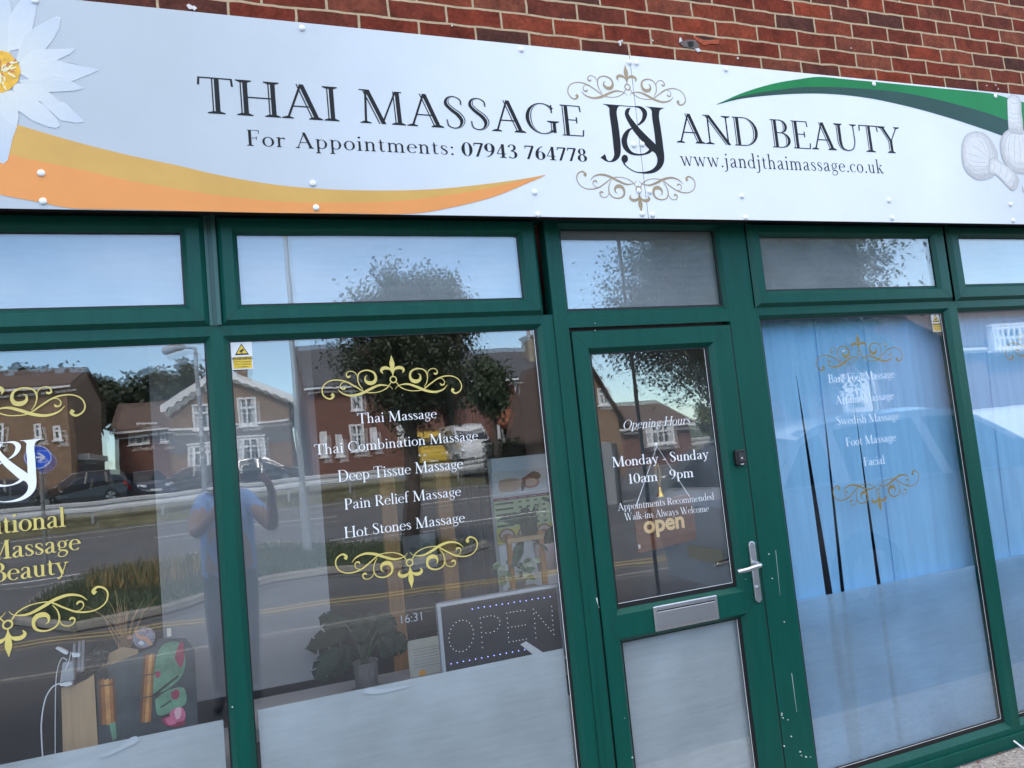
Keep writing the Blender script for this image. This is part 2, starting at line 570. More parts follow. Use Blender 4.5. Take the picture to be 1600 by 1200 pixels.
T_, l_ = 0.12, 0.095
_arch = lambda x0, x1: _B((x0, .44, .03), (x0 + .1, .57, .045), (x1 - .09, .585, .06), (x1 - .005, .47, l_), (x1, .3, l_), (x1, 0, l_))
_stem = lambda x, y0, y1: [_L(x, y0, x, y1, l_), _H(x - .11, x, y1 - .02, .032)]
GL = {
    'A': (.80, [_L(.10, 0, .40, 1, .04), _L(.38, 1, .68, 0, .13), _H(.2, .56, .36, .035), _S(.10, 0, .1, 1, .04), _S(.68, 0, .12, 1, .13)]),
    'B': (.66, [_L(.15, 0, .15, 1, T_), _H(.03, .33, .985), _H(.03, .35, .015), _H(.15, .36, .53), _E(.32, .757, .18, .228, -90, 90, .11), _E(.34, .272, .22, .257, -90, 90, .12)]),
    'C': (.78, [_E(.43, .5, .34, .485, 42, 318, .12), _L(.68, .70, .68, .96, .03)]),
    'D': (.82, [_L(.15, 0, .15, 1, T_), _H(.03, .36, .985), _H(.03, .36, .015), _E(.36, .5, .36, .485, -90, 90, .12)]),
    'E': (.64, [_L(.15, 0, .15, 1, T_), _H(.03, .55, .985), _H(.15, .44, .52), _H(.03, .58, .015), _L(.545, .99, .56, .80, .03), _L(.44, .42, .44, .62, .03), _L(.575, 0, .60, .21, .03)]),
    'F': (.58, [_L(.15, 0, .15, 1, T_), _H(.03, .52, .985), _H(.15, .42, .50), _L(.515, .99, .53, .79, .03), _L(.42, .40, .42, .60, .03), _S(.15, 0, .14, 1, T_)]),
    'G': (.86, [_E(.44, .5, .36, .485, 42, 312, .12), _L(.71, .06, .71, .42, .11), _S(.71, .44, .13, -1, .11), _L(.69, .70, .69, .96, .03)]),
    'H': (.86, [_L(.15, 0, .15, 1, T_), _L(.70, 0, .70, 1, T_), _H(.15, .70, .52, .035), _S(.15, 0, .13, 1, T_), _S(.70, 0, .13, 1, T_), _S(.15, 1, .13, -1, T_), _S(.70, 1, .13, -1, T_)]),
    'I': (.34, [_L(.17, 0, .17, 1, T_), _S(.17, 0, .13, 1, T_), _S(.17, 1, .13, -1, T_)]),
    'M': (1.04, [_L(.14, 0, .18, 1, .04), _L(.18, 1, .51, .0, .13), _L(.50, 0, .84, 1, .035), _L(.87, 0, .85, 1, .12), _S(.14, 0, .1, 1, .04), _S(.87, 0, .13, 1, .12), _H(.04, .2, .985), _H(.83, .98, .985)]),
    'N': (.86, [_L(.15, 0, .15, 1, .035), _L(.14, 1, .71, 0, .13), _L(.71, 0, .71, 1, .035), _S(.15, 0, .11, 1, .035), _S(.71, 1, .11, -1, .035), _H(.02, .16, .985)]),
    'O': (.88, [_E(.44, .5, .36, .485, 0, 360, .12)]),
    'P': (.62, [_L(.15, 0, .15, 1, T_), _H(.03, .32, .985), _H(.15, .32, .455), _E(.31, .72, .22, .265, -90, 90, .115), _S(.15, 0, .13, 1, T_)]),
    'R': (.72, [_L(.15, 0, .15, 1, T_), _H(.03, .32, .985), _H(.15, .34, .48), _E(.31, .732, .2, .252, -90, 90, .115), _L(.32, .48, .62, 0, .13), _H(.58, .72, .014, .028), _S(.15, 0, .13, 1, T_)]),
    'S': (.54, [_B((.43, .74, .028), (.41, .90, .035), (.27, .985, .032), (.13, .93, .06), (.09, .76, .1), (.2, .6, .12), (.36, .44, .13), (.44, .26, .11), (.38, .08, .06), (.24, .012, .035), (.1, .08, .035), (.07, .27, .028))]),
    'T': (.72, [_L(.36, 0, .36, 1, T_), _H(.03, .69, .985, .034), _L(.05, 1, .035, .78, .034), _L(.67, 1, .685, .78, .034), _S(.36, 0, .14, 1, T_)]),
    'U': (.84, [_B((.15, 1, T_), (.15, .6, T_), (.15, .33, T_), (.21, .10, .09), (.41, .012, .04), (.6, .1, .036), (.68, .35, .035), (.68, .6, .035), (.68, 1, .035)), _S(.15, 1, .12, -1, T_), _S(.68, 1, .1, -1, .035)]),
    'W': (1.08, [_L(.1, 1, .34, 0, .12), _L(.34, 0, .55, 1, .035), _L(.48, 1, .75, 0, .12), _L(.75, 0, .97, 1, .035), _S(.1, 1, .12, -1, .12), _S(.97, 1, .09, -1, .035), _H(.4, .6, .985)]),
    'Y': (.76, [_L(.10, 1, .39, .44, .12), _L(.67, 1, .41, .44, .035), _L(.38, 0, .38, .48, T_), _S(.38, 0, .12, 1, T_), _S(.10, 1, .12, -1, .12), _S(.67, 1, .09, -1, .035)]),
    'a': (.52, [_B((.09, .46, .06), (.13, .56, .05), (.24, .605, .035), (.34, .55, .07), (.36, .44, l_), (.36, .12, l_), (.41, .03, .05), (.5, .05, .028)), _B((.36, .37, .03), (.2, .30, .05), (.09, .18, .09), (.13, .05, .075), (.22, .02, .04), (.36, .14, .03))]),
    'b': (.57, _stem(.13, .02, 1.03) + [_E(.29, .305, .19, .285, -145, 145, .1)]),
    'c': (.46, [_E(.26, .305, .2, .29, 50, 310, .1), _D(.38, .5, .045)]),
    'd': (.58, [_E(.25, .3, .19, .285, 35, 325, .1), _L(.42, 0, .42, 1.03, l_), _H(.31, .42, 1.01, .032), _H(.42, .55, .015)]),
    'e': (.5, [_E(.26, .305, .2, .29, 8, 318, .1), _H(.09, .46, .35, .03)]),
    'f': (.34, [_B((.14, 0, l_), (.14, .4, l_), (.14, .75, l_), (.18, .95, .07), (.28, 1.03, .04), (.38, .98, .055)), _H(.03, .31, .6, .034), _S(.14, 0, .11)]),
    'g': (.52, [_E(.24, .41, .15, .185, 0, 360, .085), _B((.15, .25, .03), (.1, .17, .05), (.18, .1, .07), (.36, .06, .08), (.44, -.07, .06), (.33, -.23, .04), (.16, -.25, .04), (.06, -.14, .04), (.12, .0, .03), (.2, .07, .03)), _B((.36, .54, .03), (.43, .6, .04), (.5, .59, .05))]),
    'h': (.58, _stem(.13, 0, 1.03) + [_arch(.13, .43), _S(.13, 0), _S(.43, 0)]),
    'i': (.28, _stem(.14, 0, .62) + [_S(.14, 0), _D(.135, .86, .062)]),
    'j': (.28, [_B((.14, .62, l_), (.14, .3, l_), (.14, 0, l_), (.12, -.18, .07), (.03, -.28, .04), (-.05, -.24, .05)), _H(.03, .14, .6, .032), _D(.135, .86, .062)]),
    'k': (.56, _stem(.13, 0, 1.03) + [_L(.17, .27, .4, .6, .035), _L(.25, .38, .46, 0, .11), _S(.13, 0), _S(.47, 0, .1), _S(.40, .61, .1, -1, .03)]),
    'l': (.28, _stem(.14, 0, 1.03) + [_S(.14, 0)]),
    'm': (.88, _stem(.13, 0, .62) + [_arch(.13, .43), _arch(.43, .73), _S(.13, 0), _S(.43, 0), _S(.73, 0)]),
    'n': (.58, _stem(.13, 0, .62) + [_arch(.13, .43), _S(.13, 0), _S(.43, 0)]),
    'o': (.54, [_E(.27, .305, .2, .29, 0, 360, .1)]),
    'p': (.57, _stem(.13, -.28, .62) + [_S(.13, -.28), _E(.29, .305, .19, .285, -145, 145, .1)]),
    'r': (.41, _stem(.13, 0, .62) + [_S(.13, 0), _B((.13, .42, .03), (.22, .56, .05), (.34, .585, .07)), _D(.35, .555, .048)]),
    's': (.41, [_B((.33, .44, .026), (.31, .56, .03), (.21, .605, .03), (.11, .57, .05), (.09, .46, .08), (.18, .36, .09), (.28, .27, .095), (.34, .16, .08), (.28, .04, .05), (.19, .01, .03), (.09, .05, .03), (.06, .19, .026))]),
    't': (.36, [_B((.13, .80, .03), (.15, .6, l_), (.15, .35, l_), (.15, .14, l_), (.2, .03, .06), (.33, .06, .028)), _H(.03, .31, .6, .034)]),
    'u': (.58, [_B((.13, .62, l_), (.13, .4, l_), (.13, .2, l_), (.19, .05, .06), (.3, .025, .045), (.42, .14, .03)), _L(.42, 0, .42, .62, l_), _H(.02, .13, .6, .032), _H(.31, .42, .6, .032), _H(.42, .55, .015)]),
    'w': (.8, [_L(.09, .62, .26, 0, .09), _L(.26, 0, .41, .62, .03), _L(.37, .62, .56, 0, .09), _L(.56, 0, .71, .62, .03), _S(.09, .62, .1, -1, .09), _S(.71, .62, .08, -1, .03)]),
    'y': (.54, [_L(.1, .62, .29, 0.0, .09), _B((.46, .62, .03), (.37, .32, .032), (.28, .02, .035), (.2, -.17, .05), (.08, -.24, .07)), _S(.1, .62, .1, -1, .09), _S(.46, .62, .08, -1, .03)]),
    '0': (.56, [_E(.28, .48, .2, .47, 0, 360, .11)]),
    '1': (.46, [_L(.25, 0, .25, .96, .1), _L(.11, .84, .25, .955, .03), _S(.25, 0, .13, 1, .1)]),
    '3': (.54, [_B((.09, .78, .07), (.15, .92, .04), (.28, .95, .04), (.40, .85, .08), (.38, .63, .08), (.2, .52, .035)), _B((.2, .52, .035), (.38, .46, .06), (.45, .28, .1), (.4, .08, .07), (.24, .01, .035), (.08, .1, .07))]),
    '4': (.56, [_L(.37, 0, .37, .96, .1), _L(.06, .3, .36, .94, .032), _H(.04, .52, .28, .036), _S(.37, 0, .12, 1, .1)]),
    '6': (.56, [_E(.29, .29, .19, .28, 0, 360, .11), _B((.45, .95, .03), (.26, .83, .05), (.13, .58, .09), (.095, .32, .105))]),
    '7': (.54, [_H(.06, .5, .92, .07), _L(.18, 0, .48, .93, .085), _L(.065, .94, .05, .74, .03)]),
    '8': (.56, [_E(.28, .72, .15, .22, 0, 360, .09), _E(.28, .25, .19, .245, 0, 360, .105)]),
    '9': (.56, [_E(.27, .67, .19, .28, 0, 360, .11), _B((.11, .01, .03), (.3, .13, .05), (.43, .38, .09), (.465, .64, .105))]),
    '.': (.24, [_D(.12, .05, .062)]),
    ':': (.26, [_D(.13, .05, .062), _D(.13, .5, .062)]),
    '-': (.36, [_H(.05, .31, .3, .06)]),
    '&': (.84, [_B((.74, .52, .03), (.66, .25, .04), (.45, .03, .05), (.22, .02, .07), (.09, .2, .11), (.2, .42, .08), (.42, .6, .035), (.48, .8, .06), (.38, .96, .04), (.26, .9, .08), (.24, .74, .1), (.42, .4, .13), (.72, .02, .12), (.84, .05, .03))]),
    ' ': (.30, []),
}


def text_strokes(s, track=0.0, bold=1.0, inline=False, slant=0.0, space=None):
    x, out = 0.0, []
    for ch in s:
        w, st = GL[ch]
        if ch == ' ' and space is not None:
            w = space
        for l, r in st:
            L_, R_ = [], []
            wid = max(math.hypot(b[0] - a[0], b[1] - a[1]) for a, b in zip(l, r))
            for a, b in zip(l, r):
                if bold != 1.0:
                    cx, cy = (a[0] + b[0]) / 2, (a[1] + b[1]) / 2
                    a = (cx + (a[0] - cx) * bold, cy + (a[1] - cy) * (1 + (bold - 1) * .3))
                    b = (cx + (b[0] - cx) * bold, cy + (b[1] - cy) * (1 + (bold - 1) * .3))
                L_.append((a[0] + x + slant * a[1], a[1]))
                R_.append((b[0] + x + slant * b[1], b[1]))
            serif = len(l) == 3 and abs(wid) > 0.15
            if inline and wid > 0.075 and not serif:
                lerp = lambda a, b, k: (a[0] + (b[0] - a[0]) * k, a[1] + (b[1] - a[1]) * k)
                flip = L_[0][0] > R_[0][0] if abs(L_[0][0] - R_[0][0]) > 1e-4 else False
                cuts = ((0, .17), (.36, 1)) if not flip else ((0, .64), (.83, 1))
                for k0, k1 in cuts:
                    out.append(([lerp(a, b, k0) for a, b in zip(L_, R_)], [lerp(a, b, k1) for a, b in zip(L_, R_)]))
            else:
                out.append((L_, R_))
        x += w + track
    return out, x - track


def put_strokes(mb, strokes, place, y, dy=-0.00004, mi=0):
    """lay strokes on a plane; each a hair in front of the last so that none share a plane"""
    k = 0
    for l, r in strokes:
        P = [place(*p) for p in l]
        Q = [place(*p) for p in r]
        yy = y + dy * (k % 9)
        k += 1
        b = len(mb.v)
        n = len(P)
        mb.v += [(p[0], yy, p[1]) for p in P] + [(q[0], yy, q[1]) for q in Q]
        for i in range(n - 1):
            mb.f.append((b + i, b + n + i, b + n + i + 1, b + i + 1))
            mb.m.append(mi)


def lettering(s, p0, p1, ptop, Y, m, parent, track=0.0, bold=1.0, inline=False, slant=0.0, anchor=None, space=None, name='lettering'):
    """p0, p1: photo pixels of the baseline's ends, ptop: pixel of the cap line above p0"""
    a, b, c = at(*p0, Y), at(*p1, Y), at(*ptop, Y)
    st, w = text_strokes(s, track, bold, inline, slant, space)
    xs = [p[0] for l, r in st for p in l + r]
    x0, x1 = min(xs), max(xs)
    h = c.z - a.z
    if anchor == 'right':            # right end and height are known, the rest runs out of the frame
        k = h * anchor_aspect
        place = lambda x, z: (b.x + (x - x1) * k, b.z + z * h)
    else:
        k = (b.x - a.x) / (x1 - x0)
        place = lambda x, z: (a.x + (x - x0) * k, a.z + (b.z - a.z) * (x - x0) / (x1 - x0) + z * h)
    mb = MB()
    put_strokes(mb, st, place, Y)
    return mb.build(name, m, parent)


anchor_aspect = 1.0

# scroll ornament, traced once: strokes in units of its half width, u to the right, v up
_raw = [
    [(285, 660, 34), (303, 682, 26), (270, 712, 18), (215, 690, 14), (190, 640, 12), (205, 575, 11), (260, 530, 11), (340, 515, 13), (430, 530, 15), (520, 575, 14), (620, 630, 11), (700, 635, 9), (780, 620, 9), (850, 580, 11), (885, 530, 9), (902, 508, 8)],
    [(345, 612, 4), (400, 655, 14), (490, 672, 22), (590, 645, 27), (680, 595, 26), (770, 555, 20), (850, 555, 10), (890, 570, 6), (912, 595, 3)],
    [(600, 605, 6), (560, 550, 10), (545, 480, 13), (570, 425, 13), (640, 402, 15), (710, 425, 20), (732, 480, 26), (712, 525, 38), (665, 536, 40), (628, 515, 26), (622, 475, 12), (645, 455, 3)],
    [(545, 475, 5), (520, 435, 8), (475, 418, 8), (437, 435, 10), (432, 470, 14), (455, 480, 20), (470, 465, 10)],
    [(445, 530, 4), (390, 540, 7), (370, 575, 9), (385, 604, 13), (412, 603, 18), (422, 585, 10)],
    [(910, 440, 6), (888, 392, 14), (855, 372, 32), (812, 374, 34), (788, 400, 26), (806, 432, 4)],
]


def _uv(x, y, w):
    return ((x - 915 - .09 * (y - 490)) / 730, (490 - y + .073 * (915 - x)) / 730, w / 730)


FLOURISH = []
for row in _raw:
    pts = [_uv(*p) for p in row]
    FLOURISH.append(_B(*pts, n=6))
    FLOURISH.append(_B(*[(-u, v, w) for u, v, w in pts], n=6))
FLOURISH.append(_B((0, .355, .003), (0, .30, .038), (0, .245, .07), (0, .18, .062), (0, .11, .025), (0, .05, .012)))
FLOURISH.append(_E(0, 0, .045, .045, 0, 360, .018, .018))


def flourish(pl, pr, pc, Y, m, parent, down=False):
    """pl, pr: pixels of the ornament's outer ends, pc: pixel of its little ring"""
    a, b, c = at(*pl, Y), at(*pr, Y), at(*pc, Y)
    k = (b.x - a.x) / 2
    s = -1 if down else 1
    slope = (b.z - a.z) / (b.x - a.x)
    mb = MB()
    put_strokes(mb, FLOURISH, lambda u, v: (c.x + u * k, c.z + s * v * k + slope * u * k), Y)
    return mb.build('flourish', m, parent)


def plain_text(s, centre, size, Y, m, parent, name='lettering', facing=1, sx=1.0, fat=0.0, depth=0.0):
    """sans lettering from the built-in font, centred on centre (x, z), facing the street"""
    cu = bpy.data.curves.new(name, 'FONT')
    cu.body = s
    cu.size = size
    cu.align_x, cu.align_y = 'CENTER', 'CENTER'
    cu.extrude = depth
    tmp = bpy.data.objects.new('tmp_text', cu)
    C.objects.link(tmp)
    dg = bpy.context.evaluated_depsgraph_get()
    me = bpy.data.meshes.new_from_object(tmp.evaluated_get(dg))
    bpy.data.objects.remove(tmp)
    bpy.data.curves.remove(cu)
    mb = MB()
    # a bolder cut: the letter laid down several times, a hair apart in every direction
    for k, (dx, dz) in enumerate([(0, 0)] + ([(fat * math.cos(a), fat * math.sin(a)) for a in [math.pi * i / 4 for i in range(8)]] if fat else [])):
        b = len(mb.v)
        for v in me.vertices:
            mb.v.append((centre[0] + v.co.x * sx * facing + dx, Y - v.co.z * facing - .00005 * k, centre[1] + v.co.y + dz))
        for p in me.polygons:
            mb.f.append(tuple(b + i for i in p.vertices))
            mb.m.append(0)
    bpy.data.meshes.remove(me)
    return mb.build(name, m, parent)
# ------------------------------------------------------------------ materials of the shop
M_GREEN = mat('green_frame_foil', (0.0030, 0.068, 0.050), 0.36, spec=0.22, var=0.10, vscale=4.5, bump=0.06, bscale=90, stretch=(6, 6, .6))
M_GASKET = mat('black_rubber', (0.006, 0.006, 0.007), 0.5)
M_SPACER = mat('white_spacer', (0.75, 0.75, 0.74), 0.5)
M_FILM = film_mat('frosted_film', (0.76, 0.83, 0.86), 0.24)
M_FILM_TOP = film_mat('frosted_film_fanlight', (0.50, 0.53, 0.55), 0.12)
M_GOLD = mat('gold_vinyl', (0.62, 0.50, 0.14), 0.45, var=0.08, vscale=20)
M_GOLD_DULL = mat('ochre_vinyl', (0.36, 0.25, 0.07), 0.45, var=0.1, vscale=20)
M_WVINYL = mat('white_vinyl', (0.84, 0.84, 0.84), 0.5)
M_STEEL = mat('satin_steel', (0.62, 0.63, 0.65), 0.32, metal=1.0, var=0.05, vscale=40)
M_DARK = mat('void_shade', (0.012, 0.011, 0.010), 0.9)
M_BLACKP = mat('black_plastic', (0.008, 0.008, 0.009), 0.35)
M_SPECK = mat('paint_speck', (0.55, 0.62, 0.58), 0.7)


def brick_mat():
    m = bpy.data.materials.new('red_brick')
    m.use_nodes = True
    t = m.node_tree
    b = t.nodes['Principled BSDF']
    b.inputs['Roughness'].default_value = 0.9
    b.inputs['Specular IOR Level'].default_value = 0.12
    co = t.nodes.new('ShaderNodeTexCoord')
    sep = t.nodes.new('ShaderNodeSeparateXYZ')
    cmb = t.nodes.new('ShaderNodeCombineXYZ')
    t.links.new(co.outputs['Object'], sep.inputs['Vector'])
    # slight waviness of the courses
    wob = t.nodes.new('ShaderNodeTexNoise')
    wob.inputs['Scale'].default_value = 9.0
    wob.inputs['Detail'].default_value = 3
    t.links.new(co.outputs['Object'], wob.inputs['Vector'])
    wsub = t.nodes.new('ShaderNodeVectorMath')
    wsub.operation = 'SUBTRACT'
    wsub.inputs[1].default_value = (0.5, 0.5, 0.5)
    t.links.new(wob.outputs['Color'], wsub.inputs[0])
    wsc = t.nodes.new('ShaderNodeVectorMath')
    wsc.operation = 'SCALE'
    wsc.inputs['Scale'].default_value = 0.016
    t.links.new(wsub.outputs['Vector'], wsc.inputs[0])
    t.links.new(sep.outputs['X'], cmb.inputs['X'])
    t.links.new(sep.outputs['Z'], cmb.inputs['Y'])
    add = t.nodes.new('ShaderNodeVectorMath')
    t.links.new(cmb.outputs['Vector'], add.inputs[0])
    t.links.new(wsc.outputs['Vector'], add.inputs[1])
    off = t.nodes.new('ShaderNodeVectorMath')
    off.inputs[1].default_value = (BRICK_OX, BRICK_OZ, 0)
    t.links.new(add.outputs['Vector'], off.inputs[0])
    br = t.nodes.new('ShaderNodeTexBrick')
    br.offset = 0.5
    br.inputs['Color1'].default_value = (0.0, 0.0, 0.0, 1)
    br.inputs['Color2'].default_value = (1.0, 1.0, 1.0, 1)
    br.inputs['Mortar'].default_value = (0.5, 0.5, 0.5, 1)
    br.inputs['Scale'].default_value = 1.0
    br.inputs['Mortar Size'].default_value = 0.0058
    br.inputs['Mortar Smooth'].default_value = 0.25
    br.inputs['Bias'].default_value = 0.0
    br.inputs['Brick Width'].default_value = 0.243
    br.inputs['Row Height'].default_value = 0.0805
    t.links.new(off.outputs['Vector'], br.inputs['Vector'])
    ramp = t.nodes.new('ShaderNodeValToRGB')
    el = ramp.color_ramp.elements
    el[0].position, el[0].color = 0.0, (0.10, 0.040, 0.030, 1)
    el[1].position, el[1].color = 1.0, (0.28, 0.052, 0.024, 1)
    for pos, c in ((0.18, (0.145, 0.042, 0.027)), (0.35, (0.215, 0.043, 0.023)), (0.55, (0.18, 0.035, 0.019)), (0.75, (0.225, 0.070, 0.040))):
        e = el.new(pos)
        e.color = (*c, 1)
    t.links.new(br.outputs['Color'], ramp.inputs['Fac'])
    n = t.nodes.new('ShaderNodeTexNoise')
    n.inputs['Scale'].default_value = 55
    n.inputs['Detail'].default_value = 8
    n.inputs['Roughness'].default_value = 0.75
    t.links.new(co.outputs['Object'], n.inputs['Vector'])
    nr = t.nodes.new('ShaderNodeValToRGB')
    nr.color_ramp.elements[0].position = 0.30
    nr.color_ramp.elements[0].color = (0.45, 0.42, 0.42, 1)
    nr.color_ramp.elements[1].position = 0.72
    nr.color_ramp.elements[1].color = (1.35, 1.3, 1.3, 1)
    t.links.new(n.outputs['Fac'], nr.inputs['Fac'])
    mul = t.nodes.new('ShaderNodeMix')
    mul.data_type = 'RGBA'
    mul.blend_type = 'MULTIPLY'
    mul.inputs['Factor'].default_value = 0.8
    t.links.new(ramp.outputs['Color'], mul.inputs['A'])
    t.links.new(nr.outputs['Color'], mul.inputs['B'])
    mm = t.nodes.new('ShaderNodeMix')
    mm.data_type = 'RGBA'
    mo = t.nodes.new('ShaderNodeTexNoise')
    mo.inputs['Scale'].default_value = 30
    mo.inputs['Detail'].default_value = 6
    t.links.new(co.outputs['Object'], mo.inputs['Vector'])
    mor = t.nodes.new('ShaderNodeValToRGB')
    mor.color_ramp.elements[0].color = (0.30, 0.21, 0.125, 1)
    mor.color_ramp.elements[1].color = (0.62, 0.46, 0.29, 1)
    t.links.new(mo.outputs['Fac'], mor.inputs['Fac'])
    t.links.new(br.outputs['Fac'], mm.inputs['Factor'])
    # burnt and soft patches within the bricks
    n4 = t.nodes.new('ShaderNodeTexNoise')
    n4.inputs['Scale'].default_value = 11
    n4.inputs['Detail'].default_value = 7
    n4.inputs['Roughness'].default_value = .7
    t.links.new(co.outputs['Object'], n4.inputs['Vector'])
    r4 = t.nodes.new('ShaderNodeValToRGB')
    r4.color_ramp.elements[0].position = .30
    r4.color_ramp.elements[0].color = (.42, .46, .50, 1)
    r4.color_ramp.elements[1].position = .62
    r4.color_ramp.elements[1].color = (1.12, 1.06, 1.02, 1)
    t.links.new(n4.outputs['Fac'], r4.inputs['Fac'])
    mu4 = t.nodes.new('ShaderNodeMix')
    mu4.data_type = 'RGBA'
    mu4.blend_type = 'MULTIPLY'
    mu4.inputs['Factor'].default_value = 1.0
    t.links.new(mul.outputs['Result'], mu4.inputs['A'])
    t.links.new(r4.outputs['Color'], mu4.inputs['B'])
    t.links.new(mu4.outputs['Result'], mm.inputs['A'])
    t.links.new(mor.outputs['Color'], mm.inputs['B'])
    t.links.new(mm.outputs['Result'], b.inputs['Base Color'])
    # relief
    inv = t.nodes.new('ShaderNodeMath')
    inv.operation = 'MULTIPLY'
    inv.inputs[1].default_value = -1.0
    t.links.new(br.outputs['Fac'], inv.inputs[0])
    ad = t.nodes.new('ShaderNodeMath')
    ad.operation = 'MULTIPLY_ADD'
    ad.inputs[1].default_value = 0.45
    t.links.new(n.outputs['Fac'], ad.inputs[0])
    t.links.new(inv.outputs[0], ad.inputs[2])
    bp = t.nodes.new('ShaderNodeBump')
    bp.inputs['Strength'].default_value = 0.75
    bp.inputs['Distance'].default_value = 0.008
    t.links.new(ad.outputs[0], bp.inputs['Height'])
    t.links.new(bp.outputs['Normal'], b.inputs['Normal'])
    return m


# mortar joints of the photograph: a bed joint at z = 3.552, a cross joint at x = 2.013 in the course below it
BRICK_OX = -(2.013 - 0.243 * 8) + 0.0
BRICK_OZ = -(3.552 - 0.0805 * 44)
M_BRICK = brick_mat()

# ------------------------------------------------------------------ the shop
SHOP_X0, SHOP_X1 = -1.16, 4.78
shop = thing('shop_building', 'red brick shop with green framed windows and door', 'shop', (1.8, 0, 0))
w = MB()
w.box(-6.0, 0.0, 2.66, 9.0, 0.26, 5.4)  # unseen top sized by the shadow it throws on the street
w.box(-6.0, 0.0, 0.0, SHOP_X0 - .06, 0.26, 2.658)
w.box(SHOP_X1 + .06, 0.0, 0.0, 9.0, 0.26, 2.658)
w.box(-6.0, 0.26, 0.0, -5.75, 4.2, 5.3)
w.box(8.75, 0.26, 0.0, 9.0, 4.2, 5.3)
w.box(-5.75, 4.0, 0.0, 8.75, 4.2, 5.3)
w.build('wall', M_BRICK, shop)
shade_roof = MB()
shade_roof.box(-6.3, -0.12, 5.402, 9.3, 4.5, 5.55)
shade_roof.extr([(-6.3, -0.12, 5.553), (-6.3, 4.5, 5.553), (-6.3, 3.1, 6.3)], (15.6, 0, 0))
shade_roof.build('roof', mat('shade_roof_tile', (0.10, 0.075, 0.065), 0.85, var=.2, vscale=5, bump=.3), shop)  # unseen roof, added to block the sun from the shop front

# the broken brick above the sign: exposed clay, dark patches painted as the shade of its hole, old sealant
bk = MB()


def patch(pxs, y, mi):
    bk.prism([(at(x, yy, y).x, at(x, yy, y).z) for x, yy in pxs], y, y + 0.012, mi)


patch([(1082, 56), (1094, 58), (1104, 61), (1112, 60), (1124, 62), (1123, 69), (1110, 68), (1101, 71), (1094, 67), (1086, 61)], -0.0035, 0)
patch([(1086, 56), (1098, 57), (1112, 59), (1122, 61), (1112, 61.5), (1100, 62)], -0.0042, 1)
patch([(1062, 67), (1066, 64), (1074, 62), (1084, 62), (1091, 67), (1093, 75), (1084, 76), (1068, 73)], -0.0035, 2)
patch([(1074, 66), (1079, 64), (1084, 66), (1083, 73), (1077, 74)], -0.0045, 1)
patch([(1086, 76), (1092, 75), (1096, 80), (1090, 81)], -0.0045, 3)
patch([(1062, 59), (1064, 58.5), (1066, 64), (1062, 66)], -0.0045, 3)
bk.build('broken_brick', [mat('raw_clay', (0.42, 0.085, 0.035), .95, var=.25, vscale=120, bump=.6, bscale=200), M_DARK,
                          mat('grey_sealant', (0.12, 0.085, 0.08), .8, var=.3, vscale=100), mat('white_sealant', (0.62, 0.60, 0.6), .7)], shop)
# stray dabs of white paint on the brickwork
dab = MB()
for px_, py_, s_ in ((968, 66, .010), (972, 64, .006), (969, 70, .006), (1153, 91, .005), (1162, 106, .006), (1354, 131, .004), (1395, 134, .005), (296, 10, .011), (304, 13, .009), (706, 40, .005), (1298, 22, .004), (1020, 63, .004), (1542, 134, .004), (1556, 133, .004), (1560, 139, .003), (880, 30, .004), (1330, 75, .004)):
    c = at(px_, py_, -0.003)
    dab.prism([(c.x + s_ * rnd.uniform(.6, 1.3) * math.cos(k * .9), c.z + s_ * rnd.uniform(.6, 1.3) * math.sin(k * .9)) for k in range(7)], -0.003 - .0004 * (px_ % 5), 0.003)
dab.build('paint_spatter', mat('paint_dab', (0.66, 0.60, 0.58), .7), shop)

# ---- room behind the glass
rm = MB()
rm.box(-5.75, 0.262, -0.06, 8.75, 3.99, -0.002)
rm.build('room_floor', mat('dark_floorboards', (0.055, 0.042, 0.034), .5, var=.25, vscale=3, stretch=(8, 1, 1)), shop)
rm = MB()
rm.box(-5.75, 0.262, 2.85, 8.75, 3.99, 2.95)
rm.build('room_ceiling', mat('room_ceiling', (0.6, 0.16, 0.16), .9), shop)
rm = MB()
rm.box(-5.7, 3.0, 0.0, 2.185, 3.1, 2.84)
rm.build('room_wall', mat('room_wall', (0.13, 0.13, 0.135), .9, var=.1, vscale=2), shop)
rm = MB()
rm.box(2.195, .135, 0.0, 2.255, 3.98, 2.84)
rm.build('hall_wall', mat('grey_hall_wall', (0.40, 0.40, 0.41), .9, var=.06, vscale=2), shop)
rm = MB()
rm.box(at(775, 800, .87).x, .87, 0.0, 1.62, .94, at(800, 714, .87).z)
rm.build('side_wall', mat('white_room_wall', (0.72, 0.72, 0.72), .9, var=.04, vscale=2), shop)
rm = MB()
rm.box(at(250, 900, .47).x, .47, at(395, 1080, .47).z, at(512, 900, .47).x, .50, 2.84)
rm.build('partition', mat('pale_partition', (0.27, 0.275, 0.285), .9, var=.05, vscale=1.5), shop)

# ---- frames
ZB, ZG0, ZG1 = 0.0, 0.112, 2.180     # frame foot, glass bottom, glass top of the tall lights
ZC0, ZC1 = 2.234, 2.640              # opening fanlights
BAYS = [('window', -1.128, -0.067, -1.085, -0.107), ('window', -0.067, 1.236, -0.029, 1.165),
        ('window', 2.252, 3.506, 2.290, 3.450), ('window', 3.506, 4.78, 3.545, 4.74)]


